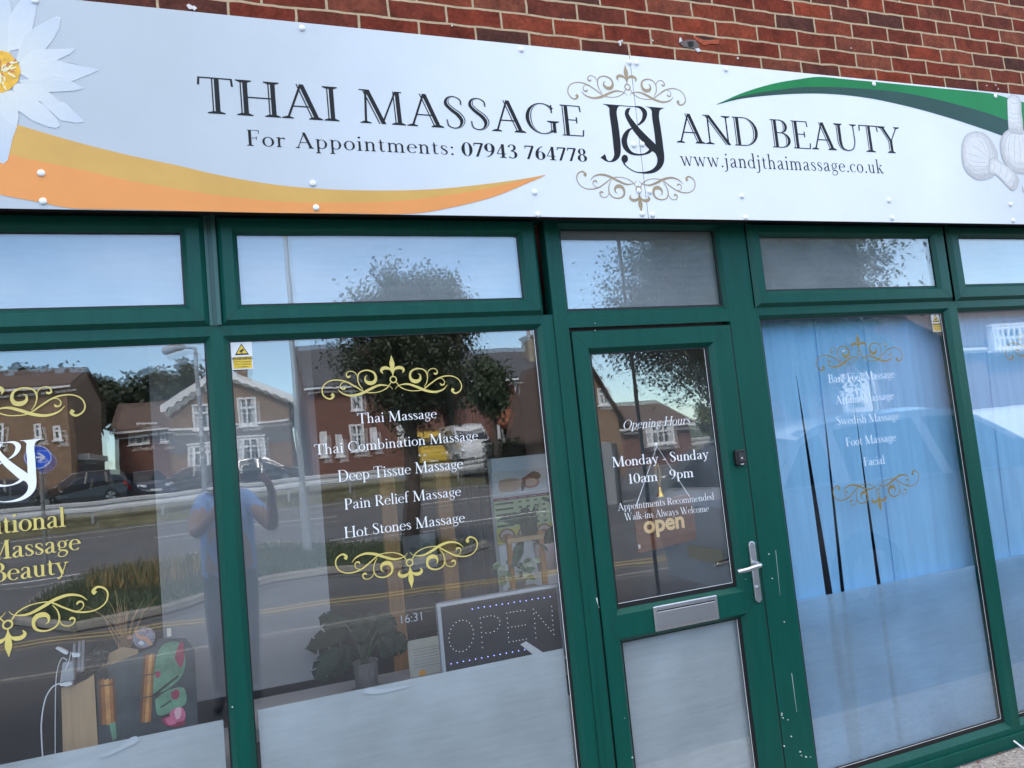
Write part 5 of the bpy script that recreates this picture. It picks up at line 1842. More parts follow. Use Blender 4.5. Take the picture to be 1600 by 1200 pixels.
pk = thing('pink_pot_plant', 'small plant in a pink pot on the side shelf of the stand', 'plant', (c.x, Ys + .04, zs2))
m = MB()
m.lathe((c.x, Ys + .04, zs2), [(.048, 0), (.062, .115), (.064, .12), (.056, .115)], 24)
m.build('pot', mat('pink_pot', (.62, .45, .43), .5), pk, smooth=True)
lf = MB()
for k in range(9):
    an = k * .7
    simple_leaf(lf, (c.x, Ys + .04, zs2 + .11), (c.x + .09 * math.cos(an), Ys + .04 + .05 * math.sin(an), zs2 + .2 + .03 * math.sin(k * 2.1)), .02, (0, -.5, 1), droop=.03)
lf.build('foliage', M_LILYL, pk)
c = ps(575, 905)
vp = thing('trailing_plant', 'little plant with pale edged leaves low on the wooden stand', 'plant', (c.x, Ys + .03, zs3))
m = MB()
m.lathe((c.x, Ys + .03, zs3), [(.03, 0), (.04, .05), (.042, .05), (.036, .045)], 18)
m.build('pot', mat('cream_pot', (.5, .48, .44), .6), vp, smooth=True)
lf = MB()
for k in range(34):
    an, rr = rnd.uniform(0, 6.28), rnd.uniform(.02, .09)
    b = Vector((c.x + rr * math.cos(an), Ys + .03 + rr * .6 * math.sin(an) - .01, zs3 + .06 + rnd.uniform(-.01, .07)))
    t = b + Vector((.045 * math.cos(an), .02 * math.sin(an) - .01, rnd.uniform(-.02, .02)))
    simple_leaf(lf, b, t, .014, (0, -1, .6), k % 2)
lf.build('foliage', [mat('small_leaf', (.07, .15, .06), .5), mat('pale_leaf', (.34, .40, .26), .5)], vp)

# ---- cardboard stand with the bamboo picture in the left window
Yb = .20
cb = lambda x, y, yy=Yb: at(60 + x / 5.333, 970 + y / 5.333, yy)
P0 = cb(190, 560)
zsh = .72
box_ = thing('cardboard_display', 'cut down cardboard box with bamboo and pink lotus printed on its side', 'box', (cb(475, 1000).x, Yb, zsh))
M_CARD = mat('cardboard', (0.44, 0.30, 0.17), .8, var=.1, vscale=5, stretch=(14, 1, 1))
mb_ = MB()
front = [(cb(205, 1125), 0), (cb(497, 1060), 0), (cb(462, 445), 0), (cb(400, 490), 0), (cb(300, 535), 0), (cb(190, 560), 0)]
zf = min(p.z for p, _ in front)
mb_.prism([(p.x, p.z) for p, _ in front], Yb, Yb + .004)
mb_.build('front_flap', M_CARD, box_)
side = [cb(497, 1062, Yb), cb(480, 430, Yb), cb(590, 375, Yb), cb(835, 275, Yb), cb(965, 215, Yb), cb(1000, 150, Yb), cb(1230, 150, Yb), cb(1300, 240, Yb), cb(1330, 900, Yb)]
mb_ = MB()
mb_.prism([(p.x, p.z) for p in side], Yb + .0045, Yb + .0085)
pnl = mb_.build('printed_panel', mat('dark_print', (0.050, 0.062, 0.066), .45, var=.5, vscale=7), box_)
mb_ = MB()


def pshape(pts, mi, k, smooth=True):
    P = [cb(*c, Yb) for c in (SMOOTH(pts) if smooth else pts)]
    yy = Yb + .0043 - .00015 * k
    mb_.face([(p.x, yy, p.z) for p in P], mi)


pshape([(485, 430), (575, 395), (590, 480), (485, 510)], 5, 0, False)
for k, (xa, xb, mi) in enumerate(((497, 520, 2), (520, 552, 0), (552, 590, 1), (590, 618, 0), (618, 640, 2))):
    pshape([(xa - 5, 500), (xb - 5, 480), (xb + 14, 860), (xa + 14, 875)], mi, 1 + k, False)
pshape([(590, 860), (640, 845), (652, 985), (615, 1000)], 3, 7, False)
for k, (xa, xb, mi) in enumerate(((870, 890, 2), (890, 915, 0), (915, 945, 1), (945, 965, 0))):
    pshape([(xa + 5, 290), (xb + 5, 270), (xb - 30, 840), (xa - 30, 855)], mi, 8 + k, False)
pshape([(870, 455), (968, 440), (968, 447), (870, 462)], 5, 13, False)
pshape([(860, 640), (955, 625), (955, 633), (860, 648)], 5, 14, False)
pshape([(505, 545), (630, 525), (630, 533), (505, 553)], 5, 15, False)
pshape([(955, 610), (965, 420), (1000, 250), (1080, 180), (1180, 190), (1225, 330), (1190, 470), (1060, 580)], 3, 16)
pshape([(970, 660), (1080, 580), (1210, 560), (1230, 680), (1150, 740), (1000, 790)], 3, 17)
pshape([(960, 610), (1160, 455), (1170, 465), (970, 628)], 5, 18, False)
pshape([(1015, 718), (1105, 660), (1110, 668), (1020, 728)], 5, 19, False)
pshape([(1135, 300), (1170, 200), (1205, 180), (1215, 300), (1190, 390), (1150, 340)], 4, 20)
pshape([(1105, 600), (1150, 570), (1175, 600), (1160, 650), (1115, 650)], 4, 21)
pshape([(965, 430), (1000, 420), (1020, 440), (990, 480)], 4, 22)
pshape([(1020, 820), (1100, 790), (1210, 800), (1215, 860), (1150, 885), (1060, 870)], 4, 23)
pshape([(1090, 775), (1130, 735), (1190, 720), (1225, 770), (1210, 830), (1130, 840)], 6, 24)
pshape([(1130, 760), (1160, 720), (1190, 735), (1185, 800), (1150, 820)], 7, 25)
pshape([(1050, 820), (1110, 800), (1150, 850), (1090, 870)], 6, 26)
mb_.build('bamboo_print', [mat('bamboo_orange', (.34, .13, .03), .5, var=.3, vscale=20), mat('bamboo_light', (.55, .27, .08), .5, var=.3, vscale=20), mat('bamboo_dark', (.13, .05, .02), .5), mat('leaf_print', (.13, .27, .17), .5, var=.4, vscale=14), mat('red_petal', (.30, .03, .07), .5, var=.3, vscale=20), mat('print_shadow', (.015, .018, .016), .5), mat('pink_petal', (.60, .14, .24), .5, var=.3, vscale=20), mat('pale_petal', (.75, .42, .48), .5)], pnl)
mb_ = MB()
bf = [cb(500, 400, Yb + .1), cb(575, 330, Yb + .1), cb(590, 270, Yb + .1), cb(700, 220, Yb + .1), cb(830, 240, Yb + .1), cb(830, 300, Yb + .1), cb(640, 360, Yb + .1)]
mb_.prism([(p.x, p.z) for p in bf], Yb + .10, Yb + .104)
mb_.box(cb(560, 255, .3).x, Yb + .0085, zsh, cb(1300, 255, .3).x, Yb + .1, zsh + .03)
mb_.build('back_flap', M_CARD, box_)

cd = cb(880, 140, Yb - .01)
m = MB()
m.lathe((cd.x, Yb - .012, cd.z), [(.0001, -.0005), (.034, -.0005), (.036, .0012), (.034, .003), (.0001, .003)], 36, axis='y')
disc = thing('round_ornament', 'round purple grey disc ornament leaning on the printed cardboard box', 'ornament', (cd.x, Yb - .012, cd.z - .036))
m.build('disc', mat('ornament_disc', (0.24, 0.22, 0.27), .25, var=.45, vscale=60, bump=.3, bscale=90), disc)
m = MB()
for k, pts in enumerate(([(800, 60), (840, 120), (900, 130), (950, 190), (930, 205), (880, 165), (820, 140)], [(830, 180), (860, 165), (880, 190), (850, 200)], [(740, 140), (770, 120), (785, 140), (760, 155)])):
    P = [cb(*c, Yb - .013) for c in SMOOTH(pts)]
    m.face([(p.x, Yb - .0132 - .0003 * k, p.z) for p in P], k % 2)
m.build('relief', [mat('copper_relief', (.50, .25, .16), .4), mat('silver_relief', (.55, .58, .62), .3)], disc)
p = cb(1090, 95, Yb)
m = MB()
m.box(p.x - .007, Yb - .004, p.z - .014, p.x + .007, Yb - .002, p.z + .014)
tag(m.build('price_tag', mat('tag_paper', (.65, .6, .5), .6)), 'tiny cream paper tag above the printed lotus leaves', 'tag')

# clear jar of tools, adaptor and white cable by the box
Yj = .17

jar = thing('black_bag', 'crumpled black plastic bag of bits behind the cardboard front', 'bag', (cb(500, 330, .28).x, .28, zsh))
m = MB()
c = cb(480, 330, .28)
rr_ = random.Random(3)
for k in range(46):
    b = Vector((c.x + rr_.uniform(-.03, .035), .27 + rr_.uniform(-.02, .02), c.z + rr_.uniform(-.05, .05)))
    q1 = b + Vector((rr_.uniform(-.03, .03), rr_.uniform(-.02, .02), rr_.uniform(-.03, .03)))
    q2 = b + Vector((rr_.uniform(-.03, .03), rr_.uniform(-.02, .02), rr_.uniform(-.03, .03)))
    m.face([b, q1, q2])
m.box(c.x - .03, .25, zsh, c.x + .035, .30, c.z - .03)
m.build('wrapper', mat('black_bag_plastic', (.012, .012, .013), .2), jar)
ad = thing('power_adaptor', 'clear and white plug adaptor with a white cable beside the cardboard', 'adaptor', (cb(240, 450, Yj).x, Yj, zsh))
m = MB()
pts = [cb(175, 520, Yj), cb(300, 500, Yj), cb(290, 340, Yj), cb(200, 350, Yj)]
m.prism([(p.x, p.z) for p in pts], Yj, Yj + .03)
m.build('body', mat('clear_grey_plastic', (.30, .33, .36), .2), ad, bevel=.004)
m = MB()
pts = [cb(170, 525, Yj), cb(270, 505, Yj), cb(285, 530, Yj), cb(240, 545, Yj), cb(185, 540, Yj)]
m.prism([(p.x, p.z) for p in pts], Yj - .003, Yj + .02)
pts = [cb(140, 230, Yj), cb(165, 222, Yj), cb(240, 258, Yj), cb(225, 280, Yj)]
m.prism(SMOOTH([(p_.x, p_.z) for p_ in pts]), Yj, Yj + .015)
pts = [cb(275, 270, Yj), cb(345, 275, Yj), cb(345, 300, Yj), cb(285, 305, Yj)]
m.prism([(p.x, p.z) for p in pts], Yj, Yj + .015)
m.build('white_cap', mat('white_plastic', (.72, .73, .75), .35), ad)
m = MB()
for dx, zt_ in ((300, 190), (345, 170), (375, 165)):
    m.tube([tuple(cb(dx - 10, 420, Yj + .02)), tuple(cb(dx, zt_, Yj + .02))], [.006, .004], 8)
m.build('prongs', mat('grey_tool', (.25, .25, .27), .35), ad)
m = MB()
m.tube([tuple(p) for p in catmull([cb(175, 520, Yj), cb(110, 560, Yj), (cb(55, 660, Yj)), cb(25, 850, Yj), cb(30, 1050, Yj), cb(40, 1170, Yj)], 6)], .0022, 6)
m.tube([tuple(p) for p in catmull([cb(240, 330, Yj), cb(200, 310, Yj), cb(165, 380, Yj), cb(145, 520, Yj), cb(140, 800, Yj), cb(140, 1160, Yj)], 6)], .0013, 6)
m.tube([tuple(p) for p in catmull([cb(225, 405, Yj), cb(250, 350, Yj), cb(270, 260, Yj)], 6)], .0012, 6)
m.build('cable', MATS['white_plastic'], ad)

# artificial reeds above the box
m = MB()
rr_ = random.Random(11)
o0 = cb(720, 60, .36)
for k in range(26):
    an = rr_.uniform(-.9, .9)
    ln = rr_.uniform(.05, .16)
    m.tube([tuple(o0 + Vector((rr_.uniform(-.02, .02), 0, -.10))), tuple(o0 + Vector((math.sin(an) * ln * .6, rr_.uniform(-.02, .02), math.cos(an) * ln * .5))), tuple(o0 + Vector((math.sin(an) * ln * 1.1, rr_.uniform(-.03, .03), math.cos(an) * ln)))], [.0025, .0015, .0006], 5)
m.lathe((o0.x, .36, zsh), [(.03, 0), (.036, .1), (.028, .14), (.024, .14)], 16)
tag(m.build('dried_reeds', mat('dried_reed', (.36, .22, .12), .7, var=.3, vscale=30)), 'dried brown reeds in a small vase behind the printed box', 'dried reeds')

# ---- blue vertical blinds
M_BLUE = mat('blue_blind_fabric', (0.30, 0.62, 0.95), .75, var=.09, vscale=5, stretch=(5, 5, .3), bump=.08, bscale=120)
Yv = .095


def blind(label, x0, x1, cuts, seed, hz=2.235):
    """cuts: (pixel where the opening starts, pixel at its foot, width of the opening there); the slats hang between them"""
    r_ = random.Random(seed)
    root = thing('vertical_blind', label, 'blind', ((x0 + x1) / 2, Yv, .10), 'blue vertical blinds')
    h = MB()
    h.box(x0, Yv - .02, 2.207, x1, Yv + .02, hz)
    h.build('headrail', mat('headrail_white', (.6, .62, .64), .5), root)
    lines = [((x0, 2.2), (x0, .88), 0.0)]
    for p, q, g in cuts:
        a, b = at(*p, Yv), at(*q, Yv)
        lines.append(((a.x, a.z), (b.x, b.z), g))
    lines.append(((x1, 2.2), (x1, .88), 0.0))

    def edge(L, z, side):
        (xa, za), (xb, zb), g = L
        x = xa + (xb - xa) * (za - z) / (za - zb)
        f = max(0.0, min(1.15, (za - z) / (za - zb)))
        return x + side * (g / 2 * f - (.004 if f <= 0 or g == 0 else .0))
    K, M_ = 14, 6
    for i in range(len(lines) - 1):
        s = MB()
        yy = Yv + (.0022 if i % 2 else -.0012)
        cv = r_.uniform(.003, .012)
        tw = r_.uniform(-.022, .022)
        rows = []
        for k in range(K + 1):
            z = 2.205 - 2.105 * k / K
            l, r = edge(lines[i], z, 1), edge(lines[i + 1], z, -1)
            rows.append([(l + (r - l) * j / M_, yy + cv * math.sin(math.pi * j / M_) + tw * (k / K) * (j / M_ - .5), z) for j in range(M_ + 1)])
        for a, b in zip(rows, rows[1:]):
            for j in range(M_):
                s.face([a[j], b[j], b[j + 1], a[j + 1]])
        s.build('slat', M_BLUE, root, smooth=True)
    return root


blind('sky blue vertical blind behind the window lettered Bare Foot Massage', 2.19, 3.56,
      [((1239, 553), (1295.5, 929), .036), ((1289, 655), (1317, 925), .008), ((1331, 600), (1374.5, 915), .022), ((1360, 590), (1399, 905), .0), ((1423, 555), (1470, 897), .006)], 5)
blind('sky blue vertical blind behind the last window at the right', 3.565, 4.76,
      [((1549, 540), (1600, 850), .014), ((1571, 800), (1583, 905), .004), ((1640, 600), (1690, 860), .01)], 8)
rm2 = MB()
rm2.box(2.26, .62, 0.0, 4.8, .66, 2.84)
rm2.build('dim_wall', mat('dim_blue_wall', (.03, .045, .07), .9), shop)

# ---- on the door: OPEN board, its string and hook, the brass bell, the bell push
Yo = .046
ob = lambda x, y: at(880 + x / 3, 500 + y / 3, Yo)
c4 = [ob(332, 862), ob(600, 820), ob(632, 1035), ob(348, 1088)]
xL, xR = (c4[0].x + c4[3].x) / 2, (c4[1].x + c4[2].x) / 2
zT, zB_ = (c4[0].z + c4[1].z) / 2, (c4[2].z + c4[3].z) / 2
osn = thing('open_board', 'small brown wooden board saying open, hung by white string inside the door', 'sign', ((xL + xR) / 2, Yo, zB_))
m = MB()
sl_ = .010
m.prism([(xL, zB_ - sl_), (xR, zB_ + sl_), (xR, zT + sl_), (xL, zT - sl_)], Yo, Yo + .008)
m.build('board', mat('brown_board', (0.15, 0.058, 0.028), .45, var=.35, vscale=9, stretch=(1, 1, 5)), osn, bevel=.001)
tc = ob(473, 952)
plain_text('open', (tc.x, tc.z), .098, Yo - .001, mat('open_cream', (0.95, 0.62, 0.28), .5), osn, fat=.0034, sx=1.03)
hk = ob(436, 592)
m = MB()
m.tube([(xL + .012, Yo + .002, zT - .018), (hk.x, Yo - .004, hk.z), (xR - .012, Yo + .002, zT - .004)], .0025, 6)
m.build('string', mat('white_string', (.92, .92, .90), .8), osn)
m = MB()
m.lathe((hk.x, .0415, hk.z + .006), [(.012, 0), (.010, .006), (.004, .010), (.004, .020), (.0001, .021)], 16, axis='y')
m.build('suction_hook', mat('clear_hook', (.45, .47, .48), .15), osn, smooth=True)
m = MB()
p = ob(357, 1066)
for k in range(4):
    m.box(p.x + rnd.uniform(-.006, .004), Yo - .0006 - .0002 * k, p.z + rnd.uniform(-.008, .006), p.x + rnd.uniform(.002, .006), Yo - .0002 * k, p.z + rnd.uniform(.007, .012))
m.build('chipped_corner', mat('chip_white', (.6, .58, .55), .8), osn)
# brass bell hanging on a woven loop
Yl = .085
bl = lambda x, y: at(880 + x / 3, 500 + y / 3, Yl)
bt_, bb = bl(458, 778), bl(456, 830)
bell = thing('brass_bell', 'small brass bell on a woven loop hanging behind the open board', 'bell', (bb.x, Yl, bb.z))
h = bt_.z - bb.z
m = MB()
m.lathe((bb.x, Yl, bb.z), [(.0205, 0), (.021, .002), (.0175, h * .16), (.012, h * .45), (.0085, h * .75), (.006, h * .95), (.0001, h)], 22)
m.build('bell_body', mat('brass', (0.72, 0.47, 0.12), .25, metal=1), bell, smooth=True)
m = MB()
t0 = bl(447, 680)
for s in (-1, 1):
    m.tube([tuple(p) for p in catmull([(bb.x, Yl, bt_.z), (bb.x + s * .009, Yl, bt_.z + .03), (bb.x + s * .010, Yl, (bt_.z + t0.z) / 2 + .012), (bb.x + s * .006, Yl, t0.z), (bb.x, Yl, t0.z + .006)], 6)], .0042, 7)
m.build('loop', mat('woven_cord', (.38, .27, .13), .8, var=.4, vscale=150, bump=.5, bscale=200), bell)
m = MB()
m.tube([(bb.x, Yl, t0.z), (hk.x, Yl - .02, hk.z + .002)], .0008, 5)
m.build('thread', MATS['white_string'], bell)

# bell push on the door post
a, b = at(1147, 702, -.022), at(1168, 728, -.022)
bx, bz = (a.x + b.x) / 2, (a.z + b.z) / 2
db = thing('door_bell', 'black bell push on the green door post beside the opening hours', 'doorbell', (bx, 0, bz - .035))
m = MB()
m.prism(round_rect(bx - .026, bx + .026, bz - .035, bz + .035, .010), -.024, -.0002)
m.build('housing', mat('black_bell_plastic', (.010, .010, .011), .3), db, bevel=.004)
m = MB()
m.prism(round_rect(bx - .012, bx + .016, bz - .018, bz + .022, .007), -.0262, -.0242)
m.build('button', mat('grey_bell_button', (.035, .035, .038), .4), db, bevel=.002)
m = MB()
m.lathe((bx + .003, -.0264, bz - .002), [(.0045, 0), (.0045, -.0005), (.0035, -.0005)], 14, axis='y')
m.box(bx - .006, -.0268, bz - .031, bx + .010, -.0245, bz - .027)
m.build('bell_mark', mat('pale_mark', (.5, .5, .5), .5), db)
# ------------------------------------------------------------------ ground and street (seen in the glass and at the sill)
def structure(o):
    o['kind'] = 'structure'
    return o


M_ASPH = mat('asphalt', (0.088, 0.090, 0.094), .85, var=.22, vscale=.8, bump=.3, bscale=60)
M_PAVE = mat('forecourt_tarmac', (0.092, 0.092, 0.096), .9, var=.30, vscale=70, bump=.6, bscale=90)
M_GRASS = mat('verge_grass', (0.05, 0.07, 0.028), .9, var=.45, vscale=2.2, bump=.8, bscale=40)
M_LINE = mat('road_paint', (.74, .74, .72), .7, var=.12, vscale=8)
M_YEL = mat('yellow_paint', (.36, .28, .12), .7, var=.15, vscale=8)
M_KERB = mat('kerb_concrete', (.24, .23, .21), .9, var=.15, vscale=6)

g = MB()
for x0, x1, y0, y1, z in ((-160, 160, -14.2, -300, -.10),):
    g.face([(x0, y0, z), (x1, y0, z), (x1, y1, z), (x0, y1, z)][::-1])
g.face([(-160, 12, -.14), (160, 12, -.14), (160, -14.5, -.14), (-160, -14.5, -.14)][::-1])
structure(g.build('ground', mat('earth', (.09, .08, .05), .95, var=.3, vscale=1)))
p = MB()
p.box(-40, -5.6, -.139, 40, -.032, 0.0)
p.box(-40, -.0318, -.139, 1.30, -.0002, 0.0)
p.box(2.12, -.0318, -.139, 40, -.0002, 0.0)
structure(p.build('pavement', M_PAVE))
rd = MB()
rd.face([(-150, -5.61, -.095), (150, -5.61, -.095), (150, -36.6, -.095), (-150, -36.6, -.095)][::-1])
structure(rd.build('road', M_ASPH))
sp_c = mat('worn_concrete', (0.40, 0.36, 0.32), .9, var=.45, vscale=60, bump=.9, bscale=90)
pc_ = MB()
pc_.face([(-40, -.0325, .004), (-40, -.75, .004), (40, -.75, .004), (40, -.0325, .004)])
structure(pc_.build('concrete_strip', sp_c))
k = MB()
k.box(-40, -5.75, -.094, 40, -5.602, -.012)
structure(k.build('kerb', M_KERB))
# double yellow lines on this side, white lines on the main road
ln = MB()
for dy in (0, .22):
    pts = catmull([(-30, -7.9 - dy), (-6, -8.0 - dy), (-2.8, -8.0 - dy), (1.5, -7.35 - dy), (8, -6.6 - dy), (30, -6.4 - dy)], 8)
    for a, b in zip(pts, pts[1:]):
        ln.face([(a[0], a[1] - .05, -.090), (a[0], a[1] + .05, -.090), (b[0], b[1] + .05, -.090), (b[0], b[1] - .05, -.090)])
structure(ln.build('yellow_lines', M_YEL))
ln = MB()
for x in range(-66, 66, 9):
    ln.box(x, -25.1, -.0945, x + 6, -24.95, -.090)
for y in (-34.2, -16.2):
    ln.box(-100, y, -.0945, 100, y + .12, -.090)
structure(ln.build('road_markings', M_LINE))

# grass verge between the side road and the main road
vp_ = [rg(x, y, -.05) for x, y in ((22, 968), (70, 925), (150, 893), (300, 868), (430, 850), (560, 850), (690, 846), (760, 852), (700, 872), (600, 888), (500, 896), (430, 906), (330, 930), (250, 955), (120, 980))]
v = MB()
v.extr([(q.x, q.y, -.094) for q in vp_][::-1], (0, 0, .10))
structure(v.build('grass_verge', M_GRASS))
kb = MB()
cyc = vp_ + [vp_[0]]
for a, b in zip(cyc, cyc[1:]):
    kb.tube([(a.x, a.y, -.03), (b.x, b.y, -.03)], .075, 6)
structure(kb.build('verge_kerb', M_KERB))
# grass blades over the verge, taller in one corner
gb = MB()
rr_ = random.Random(21)


def inside(x, y, poly):
    c = False
    n_ = len(poly)
    for i in range(n_):
        a, b = poly[i], poly[i - 1]
        if (a.y > y) != (b.y > y) and x < (b.x - a.x) * (y - a.y) / (b.y - a.y) + a.x:
            c = not c
    return c


xs_, ys_ = [q.x for q in vp_], [q.y for q in vp_]
cnt = 0
tall = rg(225, 905)
while cnt < 9000:
    x, y = rr_.uniform(min(xs_), max(xs_)), rr_.uniform(min(ys_), max(ys_))
    if not inside(x, y, vp_):
        continue
    cnt += 1
    d = math.hypot(x - tall.x, y - tall.y)
    h = .07 + .05 * rr_.random() + (.45 * rr_.random() if d < 1.0 else 0)
    a = rr_.uniform(0, 6.28)
    w_ = .012
    lx_, ly_ = rr_.uniform(-.4, .4) * h, rr_.uniform(-.4, .4) * h
    gb.face([(x - w_ * math.cos(a), y - w_ * math.sin(a), .0), (x + w_ * math.cos(a), y + w_ * math.sin(a), .0), (x + lx_, y + ly_, h)], 1 if d < 1.0 and rr_.random() < .6 else 0)
tag(gb.build('grass', [mat('grass_blade', (0.045, 0.065, 0.026), .8, var=.4, vscale=3), mat('dry_grass', (.30, .22, .09), .8)]), 'rough green grass on the verge with a dry tall patch', 'grass', kind='stuff')

# far side: raised bank, service road and gardens
FZ = 1.02
bkm = MB()
bkm.face([(-150, -36.7, -.09), (150, -36.7, -.09), (150, -39.0, FZ - .1), (-150, -39.0, FZ - .1)][::-1])
bkm.face([(-150, -39.0, FZ - .1), (150, -39.0, FZ - .1), (150, -46, FZ), (-150, -46, FZ)][::-1])
structure(bkm.build('bank', mat('scrub_bank', (.10, .095, .05), .9, var=.5, vscale=1.2, bump=.6, bscale=12)))
sv = MB()
sv.face([(-150, -39.6, FZ - .05), (150, -39.6, FZ - .05), (150, -46.2, FZ + .02), (-150, -46.2, FZ + .02)][::-1])
structure(sv.build('service_road', mat('pale_asphalt', (.13, .13, .13), .9, var=.2, vscale=1)))
fg = MB()
fg.face([(-150, -46.1, FZ), (150, -46.1, FZ), (150, -140, FZ + 2), (-150, -140, FZ + 2)][::-1])
structure(fg.build('gardens', M_GRASS))

# crash barrier
gr_ = thing('crash_barrier', 'long grey steel crash barrier along the far side of the main road', 'crash barrier', (0, -37.2, 0))
m = MB()
prof_ = [(0, 1.42), (.08, 1.38), (.08, 1.24), (0, 1.18), (0, 1.12), (.08, 1.06), (.08, .92), (0, .86)]
for (a, b), (c, d) in zip(prof_, prof_[1:]):
    m.face([(-90, -37.2 + a, b - .14), (60, -37.2 + a, b - .14), (60, -37.2 + c, d - .14), (-90, -37.2 + c, d - .14)])
m.build('rail', mat('galvanised', (.55, .56, .56), .55, metal=.15, var=.12, vscale=2), gr_)
m = MB()
for x in range(-88, 60, 3):
    m.box(x, -37.34, -.05, x + .12, -37.22, 1.02)
m.build('posts', mat('galvanised_post', (.30, .31, .32), .6, metal=.3), gr_)

# ------------------------------------------------------------------ trees
LEAFM = {}


def leaf_mat(name, a, b):
    if name not in LEAFM:
        m = mat(name, a, .55, col2=b, vscale=1.4)
        LEAFM[name] = m
    return LEAFM[name]


M_BARK = mat('bark', (.085, .065, .05), .95, var=.35, vscale=7, bump=.8, bscale=20, stretch=(3, 3, .5))


def tree(label, base, height, crown_c, crown_r, n, leaf, seed, group, trunk_r=.12, lms=('leaf_green', (.055, .085, .030), (.028, .046, .018)), gap=.28, limbs=9, clump=.34, cat='tree'):
    r_ = random.Random(seed)
    base, cc = Vector(base), Vector(crown_c)
    root = thing('tree', label, cat, base, group)
    t = MB()
    fork = base + (cc - base) * .55
    t.tube([tuple(base), tuple(base + (fork - base) * .5 + Vector((.04, .02, 0))), tuple(fork), tuple(cc + Vector((0, 0, crown_r[2] * .5)))], [trunk_r * 1.15, trunk_r, trunk_r * .8, trunk_r * .18], 9)
    tips = []
    for i in range(limbs):
        a = 2 * math.pi * i / limbs + r_.uniform(-.3, .3)
        e = r_.uniform(-.25, .85)
        tip = cc + Vector((crown_r[0] * .72 * math.cos(a) * math.cos(e), crown_r[1] * .72 * math.sin(a) * math.cos(e), crown_r[2] * .72 * math.sin(e)))
        s = base + (cc - base) * r_.uniform(.5, .95)
        mid = (s + tip) / 2 + Vector((r_.uniform(-.1, .1), r_.uniform(-.1, .1), .12 * crown_r[2]))
        t.tube([tuple(s), tuple(mid), tuple(tip)], [trunk_r * .42, trunk_r * .26, trunk_r * .07], 6)
        tips.append((mid, tip))
    t.build('trunk', M_BARK, root, smooth=True)
    # clump centres spread through the crown, thinner towards the rim
    cl = []
    while len(cl) < max(26, n // 70):
        v = Vector((r_.uniform(-1, 1), r_.uniform(-1, 1), r_.uniform(-1, 1)))
        if v.length > 1 or v.length < .25 or r_.random() < gap * .5:
            continue
        v *= .82 + .22 * math.sin(3.1 * math.atan2(v.y, v.x) + seed) * math.cos(2.3 * v.z)
        cl.append((cc + Vector((v.x * crown_r[0], v.y * crown_r[1], v.z * crown_r[2])), r_.uniform(.55, 1.25)))
    # twigs out to the leaf clusters
    tw = MB()
    for c_, s_ in cl:
        m_, t_ = min(tips, key=lambda q_: min((q_[0] - c_).length, (q_[1] - c_).length))
        a_ = m_ if (m_ - c_).length < (t_ - c_).length else t_
        b_ = (a_ + c_) / 2 + Vector((0, 0, .05 * crown_r[2]))
        tw.tube([tuple(a_), tuple(b_), tuple(c_), tuple(c_ + (c_ - cc) * .12)], [trunk_r * .12, trunk_r * .09, trunk_r * .06, trunk_r * .02], 4)
    tw.build('twigs', M_BARK, root)
    V = np.zeros((n * 4, 3))
    rs = np.random.RandomState(seed)
    idx = rs.randint(0, len(cl), n)
    cen = np.array([c[0] for c in cl])[idx]
    sc = np.array([c[1] for c in cl])[idx] * clump * (sum(crown_r) / 3)
    pos = cen + np.clip(rs.normal(0, .5, (n, 3)), -.85, .85) * sc[:, None]
    d1 = rs.normal(0, 1, (n, 3))
    d1 /= np.linalg.norm(d1, axis=1)[:, None]
    d2 = np.cross(d1, rs.normal(0, 1, (n, 3)))
    d2 /= np.linalg.norm(d2, axis=1)[:, None]
    s_ = leaf * rs.uniform(.6, 1.3, n)[:, None]
    V[0::4] = pos - d1 * s_
    V[1::4] = pos + d2 * s_ * .55
    V[2::4] = pos + d1 * s_
    V[3::4] = pos - d2 * s_ * .55
    c = MB()
    c.v = V.tolist()
    c.f = [(4 * i, 4 * i + 1, 4 * i + 2, 4 * i + 3) for i in range(n)]
    c.m = [0] * n
    c.build('crown', leaf_mat(*lms), root)
    return root


def crown_from(px, py, D, rx_px, rz_px, ry=None):
    c = rp(px, py, D)
    k = (D + 2.85) / FPX * 1.02
    return c, (rx_px * k, ry if ry else rx_px * k, rz_px * k)


# street tree on the verge, mirrored in the second window
D1 = 10.2
cc, cr = crown_from(645, 540, D1, 118, 148)
b0 = rg(641, 868)
tree('street tree with an uneven round crown on the grass verge, mirrored behind the word Massage', (b0.x, b0.y, 0), 6, cc, cr, 24000, .045, 4, 'street trees', .15, limbs=14, clump=.27, lms=('street_tree_leaf', (.062, .086, .040), (.030, .044, .022)))
# bigger tree to the right, over the door and the next window
D2 = 12.5
cc, cr = crown_from(1168, 458, D2, 272, 232)
b0 = rp(1290, 760, D2)
tree('large spreading tree whose leaves fill the fanlight over the door', (b0.x, b0.y, -.05), 7, cc, cr, 75000, .062, 9, 'street trees', .22, limbs=15, clump=.27, lms=('big_tree_leaf', (.040, .060, .022), (.018, .030, .012)))

